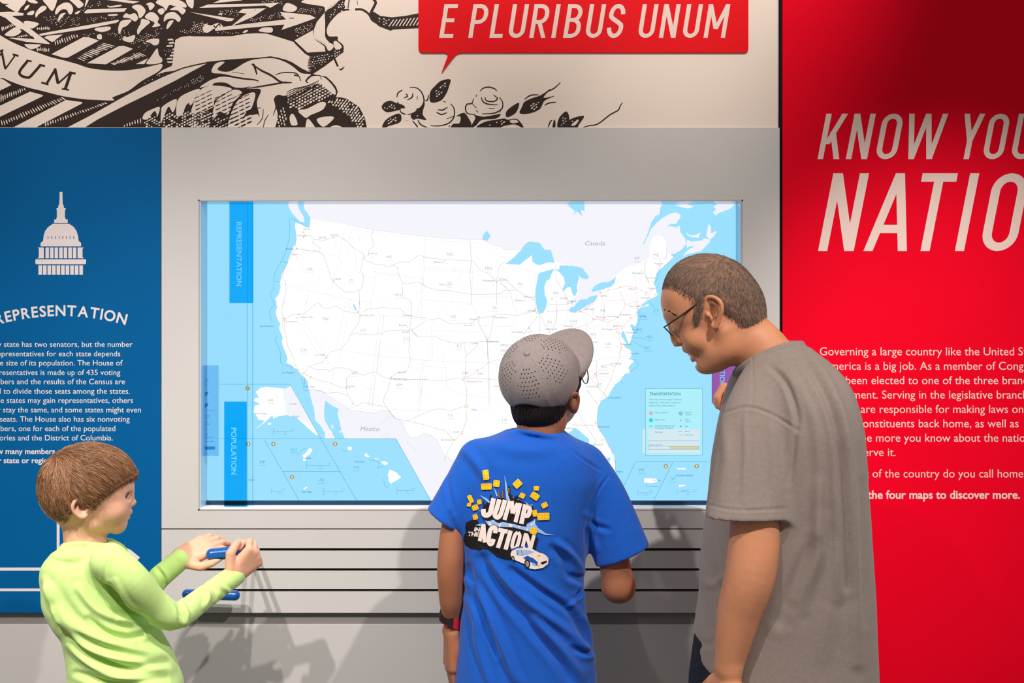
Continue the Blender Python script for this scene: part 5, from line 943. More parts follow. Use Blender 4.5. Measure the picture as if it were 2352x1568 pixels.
# eyelids
for sgn in (1, -1):
    B_.chain([H(298, 1131, 13 * sgn), H(291, 1128.5, 23 * sgn), H(282, 1131.5, 33 * sgn), H(274, 1141, 39 * sgn)], e_((2.4, 3.2, 3.2, 2.4)), .003)
    B_.chain([H(298, 1134, 13 * sgn), H(293, 1142.5, 23 * sgn), H(283, 1147, 33 * sgn), H(274, 1142.5, 39 * sgn)], e_((2.2, 2.6, 2.6, 2.2)), .003)
# ear
for sgn in (1, -1):
    E = lambda x, y, l: H(x, y, l * sgn)
    B_.ell(E(186, 1165, 72), e_((15, 7, 22)), X0, .004); B_.ell(E(189, 1166, 83), e_((11, 12, 15)), X0, .003, True)
    B_.chain([E(199, 1154, 72), E(197, 1146, 76), E(186, 1144, 80), E(173, 1150, 84), E(167, 1162, 85), E(170, 1175, 82), E(180, 1184, 78), E(189, 1187, 76), E(197, 1184, 73), E(199, 1177, 71)], e_((3, 3.8, 4.2, 4.2, 4.2, 4, 4.5, 5.5, 4.5, 3)), .003)
    B_.chain([E(192, 1154, 75), E(182, 1158, 78), E(178, 1168, 79), E(183, 1178, 77)], e_((2.4, 2.8, 3, 2.6)), .003); B_.ell(E(201, 1171, 72), e_((4, 4, 5)), X0, .003)
# neck, arms inside the sleeves, wrists
B_.chain([H(186, 1165), H(192, 1205), H(196, 1250), H(200, 1300)], e_((52, 46, 46, 50)), .012)
p = [WV(252, 1296, -.485), WV(325, 1366, -.455), WV(403, 1416, -.42), WV(470, 1370, -.34), WV(535, 1322, -.268)]
B_.chain([WV(215, 1310, -.46), p[0]], e_((30, 22)), .004); B_.chain(p, e_((22, 22, 22, 21, 17)), .004)
q = [WV(140, 1305, -.36), WV(240, 1345, -.30), WV(335, 1349, -.27), WV(372, 1319, -.262), WV(408, 1284, -.251)]
B_.chain([WV(185, 1310, -.40), q[0]], e_((30, 22)), .004); B_.chain(q, e_((22, 22, 21, 20, 17)), .004)
B_.loft([(WV(0, y, CY)[2], WV(x, y, CY)[0], CY, w * cu, .06) for y, x, w in ((1290, 200, 60), (1400, 230, 85), (1500, 280, 85), (1650, 300, 85))], .03)
tl = hand(B_, WV(407, 1283, -.250), (.84, .45, .36), (.25, .80, -.45), (.2, -.1, -1), .128, [(6, 50, 40), (4, 48, 40), (6, 46, 40), (8, 44, 40)], [(.66, -.05, .74), (.95, -.12, .26), (.98, -.05, -.05)], .95, .0035)
tr = hand(B_, WV(533, 1324, -.268), (.70, .22, .66), (-.55, .80, .30), (-.55, -.25, .80), .122, [(62, 80, 55), (66, 84, 55), (68, 84, 55), (70, 84, 55)], [(.50, .15, .60), (.62, .45, -.05), (.45, .75, -.45)], 1.05, .0035)
o = B_.mesh('body', .0017, M_SKIN_A); relax(o.data, 1, .4); adopt(o, kid)
paint(o.data, M_LIP_A, [(H(299, 1177), e_((9, 17, 4.6))), (H(292, 1190), e_((9, 15, 4.6)))])
gz = (.62, .78, -.02)
for sgn in (1, -1): eye(kid, H(281, 1138.5, 26 * sgn), 11.4 * cu, H.f * .84 + H.n * .42 * (1 if sgn > 0 else .2))
# shirt
M_LIME = mat('light_green_cotton', S(200, 234, 142), 0.85, 0.15, noise=0.03, nscale=80, bump=0.35, bscale=900, sheen=0.2)
T_ = Solid()
sec = [(1246, 152, 254, .050), (1254, 132, 276, .066), (1268, 114, 290, .082), (1290, 98, 298, .092), (1320, 94, 308, .098), (1385, 102, 334, .098), (1420, 119, 348, .094), (1452, 142, 364, .09), (1502, 155, 394, .09), (1540, 158, 410, .092), (1570, 158, 421, .094), (1640, 166, 428, .096), (1700, 168, 430, .098)]
T_.loft([(WV(0, y, CY)[2], WV((a + b) / 2, y, CY)[0], CY, slim((b - a) / 2 * cu, (a + b) / 2, r), r) for y, a, b, r in sec], .01, 2.3)
T_.chain([WV(250, 1288, -.50), WV(300, 1332, -.492), WV(352, 1386, -.455), WV(404, 1414, -.42), WV(470, 1371, -.34), WV(540, 1320, -.262)], e_((40, 39, 34, 31, 28, 27)), .018)
T_.chain([WV(150, 1308, -.36), WV(240, 1345, -.30), WV(335, 1349, -.27), WV(372, 1320, -.262), WV(417, 1283, -.252)], e_((40, 36, 29, 28, 26)), .018)
T_.chain([WV(510, 1341, -.29), WV(566, 1299, -.236)], e_((18, 24)), .002, True); T_.chain([WV(392, 1301, -.257), WV(452, 1256, -.235)], e_((18, 23)), .002, True)
T_.chain([H(190, 1200), H(196, 1258)], e_((49, 47.5)), .003, True)
T_.chain([H(144, 1253, 0), H(160, 1249, 38), H(203, 1248, 53), H(242, 1253, 36), H(258, 1258, 0), H(242, 1254, -36), H(203, 1248, -53), H(160, 1248, -38), H(144, 1253, 0)], 5.5 * cu, .006)
sh = T_.mesh('long_sleeved_shirt', .0028, M_LIME); adopt(sh, kid)
relax(sh.data, 2, .5)
folds(sh.data, [(a_, w_ * 1.1, h_ * 1.5) for a_, w_, h_ in [([(112, 1350), (160, 1425), (240, 1472), (330, 1498), (372, 1506)], 9, 9), ([(180, 1350), (215, 1395), (260, 1420), (320, 1432)], 7, 6), ([(130, 1405), (180, 1470), (260, 1510), (390, 1540)], 10, 9), ([(160, 1480), (230, 1535), (300, 1560), (400, 1572)], 10, 8), ([(205, 1420), (250, 1455), (310, 1462), (352, 1440)], 6, -6), ([(140, 1440), (200, 1500), (290, 1530), (380, 1522)], 7, -8), ([(275, 1420), (320, 1450), (360, 1470)], 6, 6), ([(245, 1290), (238, 1325), (250, 1350)], 3, -1.4), ([(250, 1345), (285, 1390), (340, 1425)], 5, -6), ([(265, 1330), (300, 1390), (360, 1440), (398, 1450)], 4, 3), ([(398, 1372), (412, 1392), (418, 1420)], 5, -6), ([(412, 1380), (428, 1410), (425, 1440)], 5, 5), ([(455, 1350), (478, 1365), (472, 1395)], 5, 5), ([(468, 1345), (492, 1350), (500, 1375)], 4, -4), ([(500, 1340), (530, 1362), (535, 1378)], 4, 3), ([(120, 1275), (150, 1285), (185, 1275), (205, 1268)], 6, 4), ([(130, 1287), (165, 1292), (200, 1282)], 4, -4), ([(102, 1330), (118, 1390), (150, 1450)], 6, 5), ([(360, 1305), (375, 1325), (378, 1345)], 4, -4), ([(330, 1480), (370, 1500), (402, 1530)], 6, 5), ([(175, 1545), (260, 1568), (380, 1560)], 6, -6)]])
# hair
M_HAIR_A = hair_mat('light_brown_hair', S(118, 80, 56), S(190, 142, 102), .4); M_HSHELL = mat('brown_scalp_hair', S(104, 70, 50), .6, .3, noise=.2, nscale=90)
G_ = Solid(); G_.ell(H(203, 1107), e_((104, 86, 88)), X0); G_.ell(H(174, 1136), e_((66, 74, 60)), X0, .02)
G_.ell(H(308, 1188), e_((103, 150, 98)), X0, .006, True); G_.ell(H(197, 1192), e_((33, 170, 49)), X0, .006, True); G_.ell(H(172, 1296), e_((140, 170, 92)), X0, .006, True)
hs = G_.mesh('hair', .0024, M_HSHELL); adopt(hs, kid)
wh = H(140, 1062, 20)
def flow(p, n):
    d = p - wh; d = d - n * (d @ n); l = np.linalg.norm(d); d = d / max(l, 1e-6)
    fr = (p - H.C) @ H.f / (100 * cu); dn = npv((0, 0, -1)); v = d + dn * (.55 if fr < .1 else .25 + .5 * max(0, fr - .35)) + H.f * (.35 if fr > -.2 else -.12) * (1 if p[2] > H.C[2] - .02 else .3)
    return unit(v)
strands('hair_locks', hs, M_HAIR_A, 13000, flow, .042, .00036, kid, 3, 7, (.0004, .0042), None, 3, .3, (0, 0, -.5), .07, .20, H(200, 1115), 1)
def brow(root, pts, m, n, L, r, seed=5, parent_dir=(1, 0, 0)):
    rs = random.Random(seed); it = []
    for i in range(n):
        f = rs.random() * (len(pts) - 1.001); k = int(f); a = pts[k] + (pts[k + 1] - pts[k]) * (f - k); d = unit(pts[k + 1] - pts[k])
        a = a + npv((rs.uniform(-1, 1), rs.uniform(-1, 1), rs.uniform(-1, 1))) * r * 3; it.append(([a, a + d * L * .5 + npv((0, -r, -r)), a + d * L], [r, r, r * .3]))
    return tubes('eyebrow', it, m, root, 3)
M_BROW = mat('brown_eyebrow', S(120, 84, 62), .6, .3)
for sgn in (1, -1): brow(kid, [H(303, 1120, 9 * sgn), H(300, 1117, 20 * sgn), H(293, 1119, 32 * sgn), H(282, 1126, 44 * sgn)], M_BROW, 90, .007, .00028)
M_LASH = mat('dark_eyelash', S(52, 36, 30), .6, .3)
for sgn in (1, -1): tubes('eyelash', [([H(298.5, 1133, 13 * sgn), H(293, 1131, 23.5 * sgn), H(284, 1134.5, 34 * sgn), H(274, 1143, 40 * sgn)], [.0006, .0010, .0011, .0007])], M_LASH, kid, 5)
trousers_and_shoes(kid, (WV(300, 1568, CY)[0], CY), .70, [(WV(270, 1568, CY)[0], -.50, .6), (WV(345, 1568, CY)[0], -.36, .6)], .115, .088, M_GTRS, M_SHOE, .075)

# ------------------------------------------------------------------ blue handles of the sliding sheets
M_HBLUE = mat('glossy_blue_plastic', S(0, 86, 168), 0.22, 0.5, coat=0.4)
def handle(label, a, b, r, depth, slotz):
    t = empty('slider_handle', (npv(a) + npv(b)) / 2); tag(t, label, 'handle')
    Z = Solid(); Z.chain([a, b], r, sm=False); o = Z.mesh('grip', .0012, M_HBLUE); adopt(o, t)
    A_ = npv(a); B2 = npv(b); 
    for f in (.1, .34):
        p = A_ + (B2 - A_) * f; q = npv((p[0], .004, slotz)); o = tubes('bracket', [([p, npv((p[0], p[1] * .25, (p[2] * .3 + slotz * .7))), q], [r * .42, r * .38, .0024])], M_HBLUE, None, 12); adopt(o, t)
handle('blue grip handle held by the child in green', WV(487, 1273, -.246), WV(573, 1264.5, -.236), 14 * PW(-.24), -.2, W(0, 1262, 0).z)
handle('low blue handle on the bottom slot, half hidden by the green sleeve', WV(430, 1364, -.045), WV(540, 1367, -.045), 11.5 * PW(-.045), -.045, W(0, 1355.5, 0).z)
# ------------------------------------------------------------------ boy in the blue T-shirt and grey cap
BY = -0.40; bu = PW(BY)
boy = empty('person', (WV(1210, 1568, BY)[0], BY, 0.0)); tag(boy, 'boy in a blue T-shirt and grey cap seen from behind, facing the map', 'person')
def b_(r): return npv(r) * bu
bW = lambda x, y, d=0.0: WV(x, y, BY + d)
dA = unit((-.30, -.78, .55)); fB = unit((.55, .33, .77)); sB = unit(np.cross(dA, fB))       # cap axis, forward in the rim plane, sideways
C0 = bW(1238, 862)
B_ = Solid()
B_.ell(C0, b_((87, 83, 90)), (fB, sB, dA))
B_.ell(bW(1266, 892, .04), b_((64, 62, 70)), None, .02); B_.ell(bW(1279, 922, .05), b_((44, 46, 44)), None, .02)
B_.chain([bW(1288, 945, .05), bW(1270, 962, .0)], b_((26, 30)), .02)
B_.chain([bW(1333, 878, .075), bW(1345, 893, .085)], b_((7, 9)), .006)        # nose beyond the cheek
E = lambda x, y, d: bW(x, y, d)
B_.ell(E(1316, 925, -.016), b_((10, 15, 21)), None, .004)
B_.chain([E(1308, 938, -.012), E(1311, 915, -.030), E(1317, 904, -.034), E(1325, 905, -.030), E(1328, 918, -.024), E(1325, 934, -.018), E(1320, 945, -.012), E(1314, 944, -.008)], b_((3, 4, 4.2, 4.4, 4.6, 4.6, 5, 4)), .004)
B_.chain([bW(1240, 900), bW(1241, 965, .005), bW(1240, 1012, .005), bW(1235, 1060, .01)], b_((60, 55, 53, 70)), .015)
p = [bW(1092, 1090, .0), bW(1046, 1190, -.02), bW(1034, 1290, -.03), bW(1035, 1365, -.02), bW(1036, 1405, -.01), bW(1038, 1445, .005)]
B_.chain(p, b_((26, 27, 29, 27, 21.5, 15)), .005)
q = [bW(1362, 1105, .01), bW(1398, 1220, .0), bW(1420, 1345, .01)]
B_.chain(q, b_((28, 34, 36)), .005); B_.chain([bW(1420, 1345, .01), bW(1425, 1345, .10), bW(1410, 1290, .22), bW(1400, 1262, .275)], b_((37, 35, 28, 22)), .012)
B_.loft([(bW(0, y)[2], bW(x, y)[0], BY + .01, w * bu, .06) for y, x, w in ((1050, 1230, 130), (1150, 1215, 125), (1400, 1205, 115), (1650, 1205, 130))], .03)
tb = hand(B_, bW(1038, 1440, .003), (-.03, .10, -1), (1, .25, 0), (-.25, 1, 0), .158, [(14, 22, 14), (12, 20, 14), (10, 18, 12), (6, 14, 10)], [(.62, .35, .6), (.9, .3, .1), (.95, .2, 0)], .95, .0035, .03)
hand(B_, bW(1402, 1270, .265), (-.15, .5, .85), (-.1, .85, -.5), (-.95, 0, 0), .15, [(20, 40, 30)] * 4, [(.5, .3, .7), (.8, .3, .2), (.9, .1, .1)], .95, .0035)
o = B_.mesh('body', .002, M_SKIN_B); relax(o.data, 1, .4); adopt(o, boy)
# hair under the cap
RC = 95 * bu
M_HAIR_B = hair_mat('black_hair', (.006, .005, .006), (.03, .024, .022), .4); M_HSB = mat('black_scalp_hair', (.010, .008, .008), .6, .3)
G_ = Solid(); G_.ell(C0 + npv((0, 0, -.002)), b_((87, 84, 90)), (fB, sB, dA)); G_.ell(bW(1238, 944, .004), b_((61, 66, 50)), None, .02)
G_.put(lambda P_: ((P_ - (C0 + dA * .016).astype(F32)) @ (-dA).astype(F32)), C0 - .2, C0 + .2, .004, True)      # nothing above the rim
G_.ell(bW(1305, 950, .05), b_((62, 74, 66)), None, .006, True); G_.ell(bW(1360, 860, .08), b_((75, 84, 110)), None, .006, True)
hs = G_.mesh('hair', .003, M_HSB); adopt(hs, boy)
strands('hair_locks', hs, M_HAIR_B, 2600, lambda p, n: npv((.08, .05, -1)), .018, .0004, boy, 8, 5, (.0003, .0015), lambda p: p[2] < C0[2] - .052, 3, .25)
tubes('sideburn', [([bW(1331, 862, .02), bW(1328, 885, .01), bW(1321, 905, -.004)], b_((5, 7, 5)))], M_HSB, boy, 8)
# cap
M_CAP = mat('heather_grey_jersey', S(150, 140, 138), .9, .1, noise=.10, nscale=220, bump=.5, bscale=1200, sheen=.15); M_CAPD = mat('dark_cap_edge', S(44, 36, 42), .8, .2); M_HOLE = mat('cap_hole', S(36, 30, 32), .9, .1)
cap = None
vs, fs = [], []; NU, NV = 96, 30; rim = math.radians(114)
def cap_pt(a, th, r=RC): return C0 + r * (math.cos(th) * dA + math.sin(th) * (math.cos(a) * fB * 1.0 + math.sin(a) * sB * .965))
def rim_at(a):          # the rim rises into an arched opening at the back
    da = abs((a - .36) % (2 * math.pi) - math.pi); w = .54
    return rim - (math.radians(40) * math.sqrt(max(0, 1 - (da / w) ** 2)) if da < w else 0)
for j in range(NV + 1):
    for i in range(NU):
        a = 2 * math.pi * i / NU; th = rim_at(a) * (j / NV); s6 = abs(((a / (math.pi / 3)) % 1) - .5) * 2
        r = RC * (1 + .012 * (1 - s6) ** .5 * math.sin(th)) * (1 - .004 * math.exp(-((1 - s6) / .05) ** 2)); vs.append(cap_pt(a, th, r))
for j in range(NV):
    for i in range(NU): k = (i + 1) % NU; fs.append((j * NU + i, j * NU + k, (j + 1) * NU + k, (j + 1) * NU + i))
o = mesh('cap', vs, fs, M_CAP, None, True); bm = bmesh.new(); bm.from_mesh(o.data); bmesh.ops.remove_doubles(bm, verts=bm.verts, dist=1e-5); bmesh.ops.recalc_face_normals(bm, faces=bm.faces); bm.to_mesh(o.data); bm.free(); o.data.shade_smooth()
sm_ = o.modifiers.new('thick', 'SOLIDIFY'); sm_.thickness = .0022; sm_.offset = -1; adopt(o, boy); cap = o
def sub_of(o, par): o.parent = par; o.matrix_parent_inverse = par.matrix_world.inverted() if False else Matrix()
def sub(o): adopt(o, boy); o.parent = cap; o.matrix_parent_inverse = Matrix()
Z = Solid(); Z.ell(C0 + dA * RC * 1.005, (RC * .085, RC * .085, RC * .04), (fB, sB, dA)); o = Z.mesh('button', .0012, M_CAP); sub(o)
bt = unit(fB * math.cos(math.radians(24)) - dA * math.sin(math.radians(24)))
vs, fs = [], []; n_, m_ = 34, 12
for i in range(n_ + 1):
    a = -1.12 + 2.24 * i / n_; root = cap_pt(a, math.radians(97), RC * 1.0)
    w = math.cos(a / 1.12 * math.pi / 2); ext = RC * .82 * (max(0, w) ** .42)
    for j in range(m_ + 1):
        t = j / m_; pnt = root + bt * ext * t - dA * RC * .10 * (math.sin(a) ** 2) * t + dA * RC * .03 * math.sin(math.pi * t); vs.append(pnt)
for i in range(n_):
    for j in range(m_): k = i * (m_ + 1) + j; fs.append((k, k + 1, k + m_ + 2, k + m_ + 1))
o = mesh('bill', vs, fs, [M_CAP, M_CAPD], None, True); md = o.modifiers.new('thick', 'SOLIDIFY'); md.thickness = .0036; md.offset = 0; md.material_offset_rim = 1; sub(o)
path = [cap_pt(math.pi + .36 + d, rim - .03, RC * .985) for d in np.linspace(-.58, .58, 16)]; vs, fs = [], []
for q_ in path: vs += [q_ + dA * .006, q_ - dA * .009, q_ - dA * .009 - unit(q_ - C0) * .002, q_ + dA * .006 - unit(q_ - C0) * .002]
for i in range(15):
    for j in range(4): k = (j + 1) % 4; fs.append((4 * i + j, 4 * i + k, 4 * i + 4 + k, 4 * i + 4 + j))
o = mesh('strap', vs, fs, M_CAPD); sub(o)
tp = [cap_pt(a, rim_at(a), RC * 1.0) for a in np.linspace(0, 2 * math.pi, 97)]; o = tubes('rim_binding', [(tp, .0016)], M_CAPD, None, 6); sub(o)
hv, hf = [], []
for s_i in range(6):
    a0 = math.pi / 6 + s_i * math.pi / 3
    for rrow in range(8):
        th = math.radians(24 + rrow * 5.6)
        for c_ in range(-3, 4):
            if abs(c_) > 3.4 - abs(rrow - 4) * .45: continue
            a = a0 + (c_ + .5 * (rrow % 2)) * .115 / max(.5, math.sin(th)) * .75; q_ = cap_pt(a, th, RC * 1.0135); nn = unit(q_ - C0); t1 = unit(np.cross(nn, dA)); t2 = np.cross(nn, t1); b0 = len(hv)
            hv += [q_ + (t1 * math.cos(k * math.pi / 4) + t2 * math.sin(k * math.pi / 4)) * .0011 for k in range(8)]; hf.append(tuple(range(b0, b0 + 8)))
o = mesh('eyelet_print', hv, hf, M_HOLE); sub(o)
# glasses
gl = empty('eyeglasses', bW(1345, 862, .06)); tag(gl, 'dark framed glasses on the boy in the grey cap', 'glasses')
tubes('temple', [([bW(1318, 908, -.02), bW(1324, 895, -.012), bW(1334, 873, .015), bW(1345, 856, .045)], [.0012, .0014, .0014, .0014])], M_FR, gl, 6)
lc = bW(1350, 868, .075); gx = unit(np.cross(fB * 1.0 + npv((.2, .4, -.5)), (0, 0, 1))); gf = unit((.975, .20, .10)); gx = unit(np.cross(gf, (0, 0, 1))); gz_ = np.cross(gx, gf)
for dx in (.0, -.060):
    cc = bW(1343, 860, .06) - gx * dx * -1
    ring = [cc + gx * .024 * math.cos(a) + gz_ * .018 * math.sin(a) for a in np.linspace(0, 2 * math.pi, 29)]
    tubes('rim', [(ring, .0012)], M_FR, gl, 6); o = mesh('lens', ring[:-1], [tuple(range(28))], M_GL); adopt(o, gl)
# shirt
M_BLUET = mat('blue_cotton', S(22, 88, 188), .85, .15, noise=.04, nscale=90, bump=.4, bscale=900, sheen=.15)
T_ = Solid()
sec = [(988, 1176, 1290, .046), (996, 1150, 1302, .056), (1006, 1110, 1322, .070), (1020, 1086, 1346, .082), (1050, 1068, 1372, .092), (1100, 1060, 1384, .098), (1160, 1058, 1366, .10), (1231, 1056, 1350, .10), (1290, 1062, 1345, .098), (1348, 1061, 1342, .096), (1425, 1056, 1350, .096), (1483, 1050, 1366, .097), (1542, 1043, 1371, .098), (1600, 1040, 1373, .10), (1690, 1038, 1376, .102)]
T_.loft([(bW(0, y)[2], bW((a + b) / 2, y)[0], BY + .01, slim((b - a) / 2 * bu, (a + b) / 2, r), r) for y, a, b, r in sec], .01, 2.3)
T_.join(sleeve([bW(1098, 1052, .0), bW(1068, 1110, -.01), bW(1020, 1196, -.02)], b_((44, 46, 47)), 0, ((.35, .9, .1), .92), tilt=bW(1020, 1196, 0) - bW(1078, 1110, 0)), .022)
T_.join(sleeve([bW(1345, 1068, .01), bW(1385, 1140, .0), bW(1431, 1276, -.002)], b_((46, 54, 66)), 0, ((.2, .95, .1), .74), tilt=npv((.40, 0, -.92))), .024)
T_.chain([bW(1240, 960, .005), bW(1240, 1012, .006)], b_((56, 55)), .003, True)
T_.chain([bW(1177, 988, .005), bW(1200, 991, -.040), bW(1240, 998, -.053), bW(1276, 1006, -.040), bW(1299, 1010, .005), bW(1276, 1002, .05), bW(1238, 994, .06), bW(1200, 988, .05), bW(1177, 988, .005)], 6 * bu, .006)
bs = T_.mesh('t_shirt', .0027, M_BLUET); adopt(bs, boy); relax(bs.data, 2, .5)
z5 = lambda *p: [(960 + a / 2.5786, 960 + b / 2.5786) for a, b in p]
folds(bs.data, [(a_, w_, h_ * 1.35) for a_, w_, h_ in [(z5((300, 960), (390, 1100), (480, 1300), (560, 1500), (590, 1568)), 10, 9), (z5((440, 860), (560, 1000), (720, 1140), (880, 1260), (1030, 1400)), 10, 8), (z5((560, 900), (720, 1020), (900, 1150), (1050, 1380)), 8, -8), (z5((380, 830), (480, 1000), (640, 1200), (820, 1420), (900, 1560)), 10, -9), (z5((300, 880), (330, 1000), (400, 1180), (470, 1400)), 7, -6), (z5((800, 770), (870, 850), (900, 930), (990, 960)), 8, -8), (z5((830, 740), (900, 800), (975, 900)), 7, 6), (z5((990, 1040), (940, 1080), (900, 1110)), 5, 5), (z5((1000, 980), (960, 1040), (930, 1100)), 5, -5), (z5((280, 1050), (340, 1180), (360, 1350), (420, 1568)), 8, 6), (z5((1050, 1380), (990, 1390), (930, 1360)), 6, -6), (z5((1130, 340), (1060, 440), (1010, 560), (990, 740)), 3, -3), (z5((1000, 600), (1060, 640), (1130, 660)), 6, -4), (z5((1000, 560), (1020, 650), (1060, 780)), 6, 4), (z5((180, 300), (180, 420), (215, 560)), 5, -3), (z5((190, 560), (215, 640), (232, 690)), 5, -4), (z5((400, 130), (600, 190), (800, 180)), 14, 4), (z5((860, 150), (960, 230), (1080, 310)), 3, -2.5), (z5((260, 180), (340, 260), (400, 360)), 10, 4), (z5((980, 1180), (1020, 1260), (1050, 1330)), 5, 5), (z5((700, 1200), (860, 1380), (960, 1520)), 10, 6)]])
# hems: thin stitched bands
# shirt print on the back ------------------------------------------------------------------
M_PW = mat('print_white', S(236, 222, 216), .7, .2); M_PK = mat('print_black', S(28, 24, 28), .7, .2); M_PY = mat('print_yellow', S(252, 200, 30), .7, .2); M_PO = mat('print_orange', S(232, 150, 30), .7, .2); M_PL = mat('print_light_blue', S(150, 186, 232), .7, .2); M_PB = mat('print_royal_blue', S(36, 78, 170), .7, .2)
co_, _ = verts_np(bs.data); bvh_s = BVHTree.FromPolygons([Vector(c) for c in co_], [tuple(p.vertices) for p in bs.data.polygons])
z6 = lambda p: (1040 + p[0] / 5.6, 1050 + p[1] / 5.6)
def stick(A, name, m, lift):
    """press flat artwork onto the back of the shirt"""
    me = bpy.data.meshes.new(name); vs = [W(p[0], p[1], BY - .12) for p in A.v]; me.from_pydata([tuple(v) for v in vs], [], A.f); bm = bmesh.new(); bm.from_mesh(me)
    for _ in range(5):
        es = [e for e in bm.edges if e.calc_length() > .006]
        if not es: break
        bmesh.ops.subdivide_edges(bm, edges=es, cuts=1); bmesh.ops.triangulate(bm, faces=[f for f in bm.faces if len(f.verts) > 4])
    for v in bm.verts:
        o_ = Vector(v.co); d = o_ - Vector((0, -D0, CZ)); d.normalize(); h = bvh_s.ray_cast(Vector((0, -D0, CZ)), d)
        if h[0]: v.co = h[0] - d * lift
    for f in bm.faces:
        f.normal_update()
        if f.normal.y > 0: f.normal_flip()
    bm.to_mesh(me); bm.free(); o = link(name, me, m, None, True); adopt(o, boy); o.parent = bs; o.matrix_parent_inverse = Matrix(); return o
def zp(A, *p): A.poly([z6(q) for q in p])
K_ = Art(); zp(K_, (160, 900), (170, 840), (230, 810), (300, 800), (330, 830), (330, 870), (420, 850), (520, 890), (760, 900), (900, 920), (1060, 1010), (1070, 1040), (1030, 1180), (960, 1290), (860, 1330), (740, 1310), (560, 1270), (480, 1200), (440, 1180), (380, 1175), (340, 1195), (290, 1180), (230, 1175), (160, 1130), (135, 1060), (150, 990), (170, 960))
zp(K_, (395, 640), (390, 560), (400, 560), (405, 610), (470, 560), (480, 480), (495, 480), (500, 520), (580, 530), (590, 430), (606, 430), (602, 530), (630, 530), (640, 420), (662, 420), (655, 530), (700, 540), (712, 390), (730, 360), (740, 400), (740, 480), (770, 490), (775, 540), (800, 510), (830, 480), (840, 540), (880, 560), (930, 590), (1030, 640), (1040, 730), (960, 800), (930, 890), (780, 850), (620, 820), (480, 790), (420, 780), (370, 740), (380, 650))
K2 = Art(); zp(K2, (580, 1170), (760, 1180), (740, 1320), (560, 1270))
Lb = Art()
for q in (((340, 480), (440, 530), (480, 570), (470, 590), (420, 550)), ((525, 385), (560, 440), (580, 500), (560, 500)), ((664, 230), (690, 330), (712, 480), (740, 560), (690, 550), (680, 460), (672, 330)), ((390, 770), (500, 800), (640, 830), (800, 860), (900, 890), (1040, 810), (1090, 900), (1130, 930), (1200, 980), (1310, 996), (1200, 1000), (1080, 960), (1000, 960), (900, 930), (780, 900), (600, 890), (460, 880)), ((1040, 600), (1000, 630), (960, 620), (930, 570), (990, 615)), ((285, 870), (380, 850), (380, 890)), ((325, 670), (360, 690), (370, 715))): zp(Lb, *q)
Wt = Art()
for q in (((445, 800), (470, 830), (500, 870), (470, 880)), ((610, 840), (630, 850), (600, 900), (590, 890)), ((720, 850), (775, 870), (760, 900), (725, 890)), ((980, 880), (1040, 840), (1055, 790), (1060, 830), (1030, 870)), ((940, 930), (970, 900), (960, 950)), ((840, 880), (870, 890), (850, 910))): zp(Wt, *q)
# hand drawn heavy capitals of the slogan
Ws = Art(); Ks = Art()
def slogan(ch, p, th=70):
    """thick letter strokes in the print's own coordinates"""
    for s_ in p: Ws.line([z6(q) for q in s_], th / 5.6, len(s_) > 3); Ks.line([z6((q[0] + 22, q[1] + 26)) for q in s_], (th + 26) / 5.6, len(s_) > 3); Ks.line([z6(q) for q in s_], (th + 14) / 5.6, len(s_) > 3)
slogan('J', [((525, 525), (500, 640), (478, 715), (440, 745), (400, 730), (392, 665))], 62)
slogan('U', [((600, 540), (565, 660), (540, 735), (560, 768), (590, 765), (620, 720), (672, 548))], 58)
slogan('M', [((735, 560), (665, 805)), ((760, 560), (768, 720)), ((838, 590), (770, 720)), ((868, 590), (805, 835))], 52)
slogan('P', [((935, 605), (880, 855)), ((935, 640), (985, 655), (985, 710), (960, 750), (905, 745))], 58)
slogan('A', [((395, 860), (345, 1078)), ((395, 860), (410, 1095)), ((370, 1010), (410, 1015))], 50)
slogan('C', [((545, 975), (548, 915), (515, 900), (480, 945), (462, 1050), (475, 1110), (505, 1105), (525, 1050))], 56)
slogan('T', [((585, 930), (705, 955)), ((650, 945), (580, 1165))], 54)
slogan('I', [((745, 940), (678, 1185))], 56)
slogan('O', [((838, 965), (800, 1000), (765, 1120), (775, 1165), (805, 1170), (835, 1120), (862, 1010), (838, 965))], 46)
slogan('N', [((940, 975), (895, 1165)), ((945, 985), (1000, 1170)), ((1045, 1000), (1000, 1170))], 46)
Ws.text('IN', *z6((272, 948)), 8.6, width=12.5, bold=.05, shear=.15, rot=.06); Ws.text('THE', *z6((188, 1006)), 8.6, width=25, bold=.05, shear=.15, rot=.07)
Yl = Art(); Or = Art(); rb = random.Random(2)
for x, y, w, h, a in ((425, 225, 78, 128, -.12), (432, 375, 138, 80, -.03), (562, 336, 82, 84, .12), (832, 340, 105, 90, -.75), (893, 492, 70, 66, .5), (1075, 398, 70, 56, .05), (1056, 498, 108, 84, .62), (1180, 615, 80, 66, -.5), (1165, 760, 156, 92, -.04), (1055, 718, 60, 86, -.15), (1040, 948, 86, 84, .35), (228, 535, 56, 106, -.45), (341, 573, 58, 62, -.2), (208, 610, 52, 46, .2), (288, 646, 80, 68, -.35), (290, 766, 64, 70, -.3)):
    c, s_ = math.cos(a), math.sin(a); P_ = lambda u, v: z6((x + u * c - v * s_, y + u * s_ + v * c)); w2, h2 = w / 2, h / 2
    Yl.poly([P_(u, v) for u, v in ((-w2, -h2 + 10), (-w2 + 10, -h2), (w2 - 8, -h2), (w2, -h2 + 8), (w2, h2 - 10), (w2 - 10, h2), (-w2 + 8, h2), (-w2, h2 - 8))])
    nx, ny = max(1, round(w / 38)), max(1, round(h / 40))
    for i in range(nx):
        for j in range(ny): q = P_((i + .5) / nx * w - w2, (j + .5) / ny * h - h2); Or.ring(q[0], q[1], 1.2, 1.9, 8)
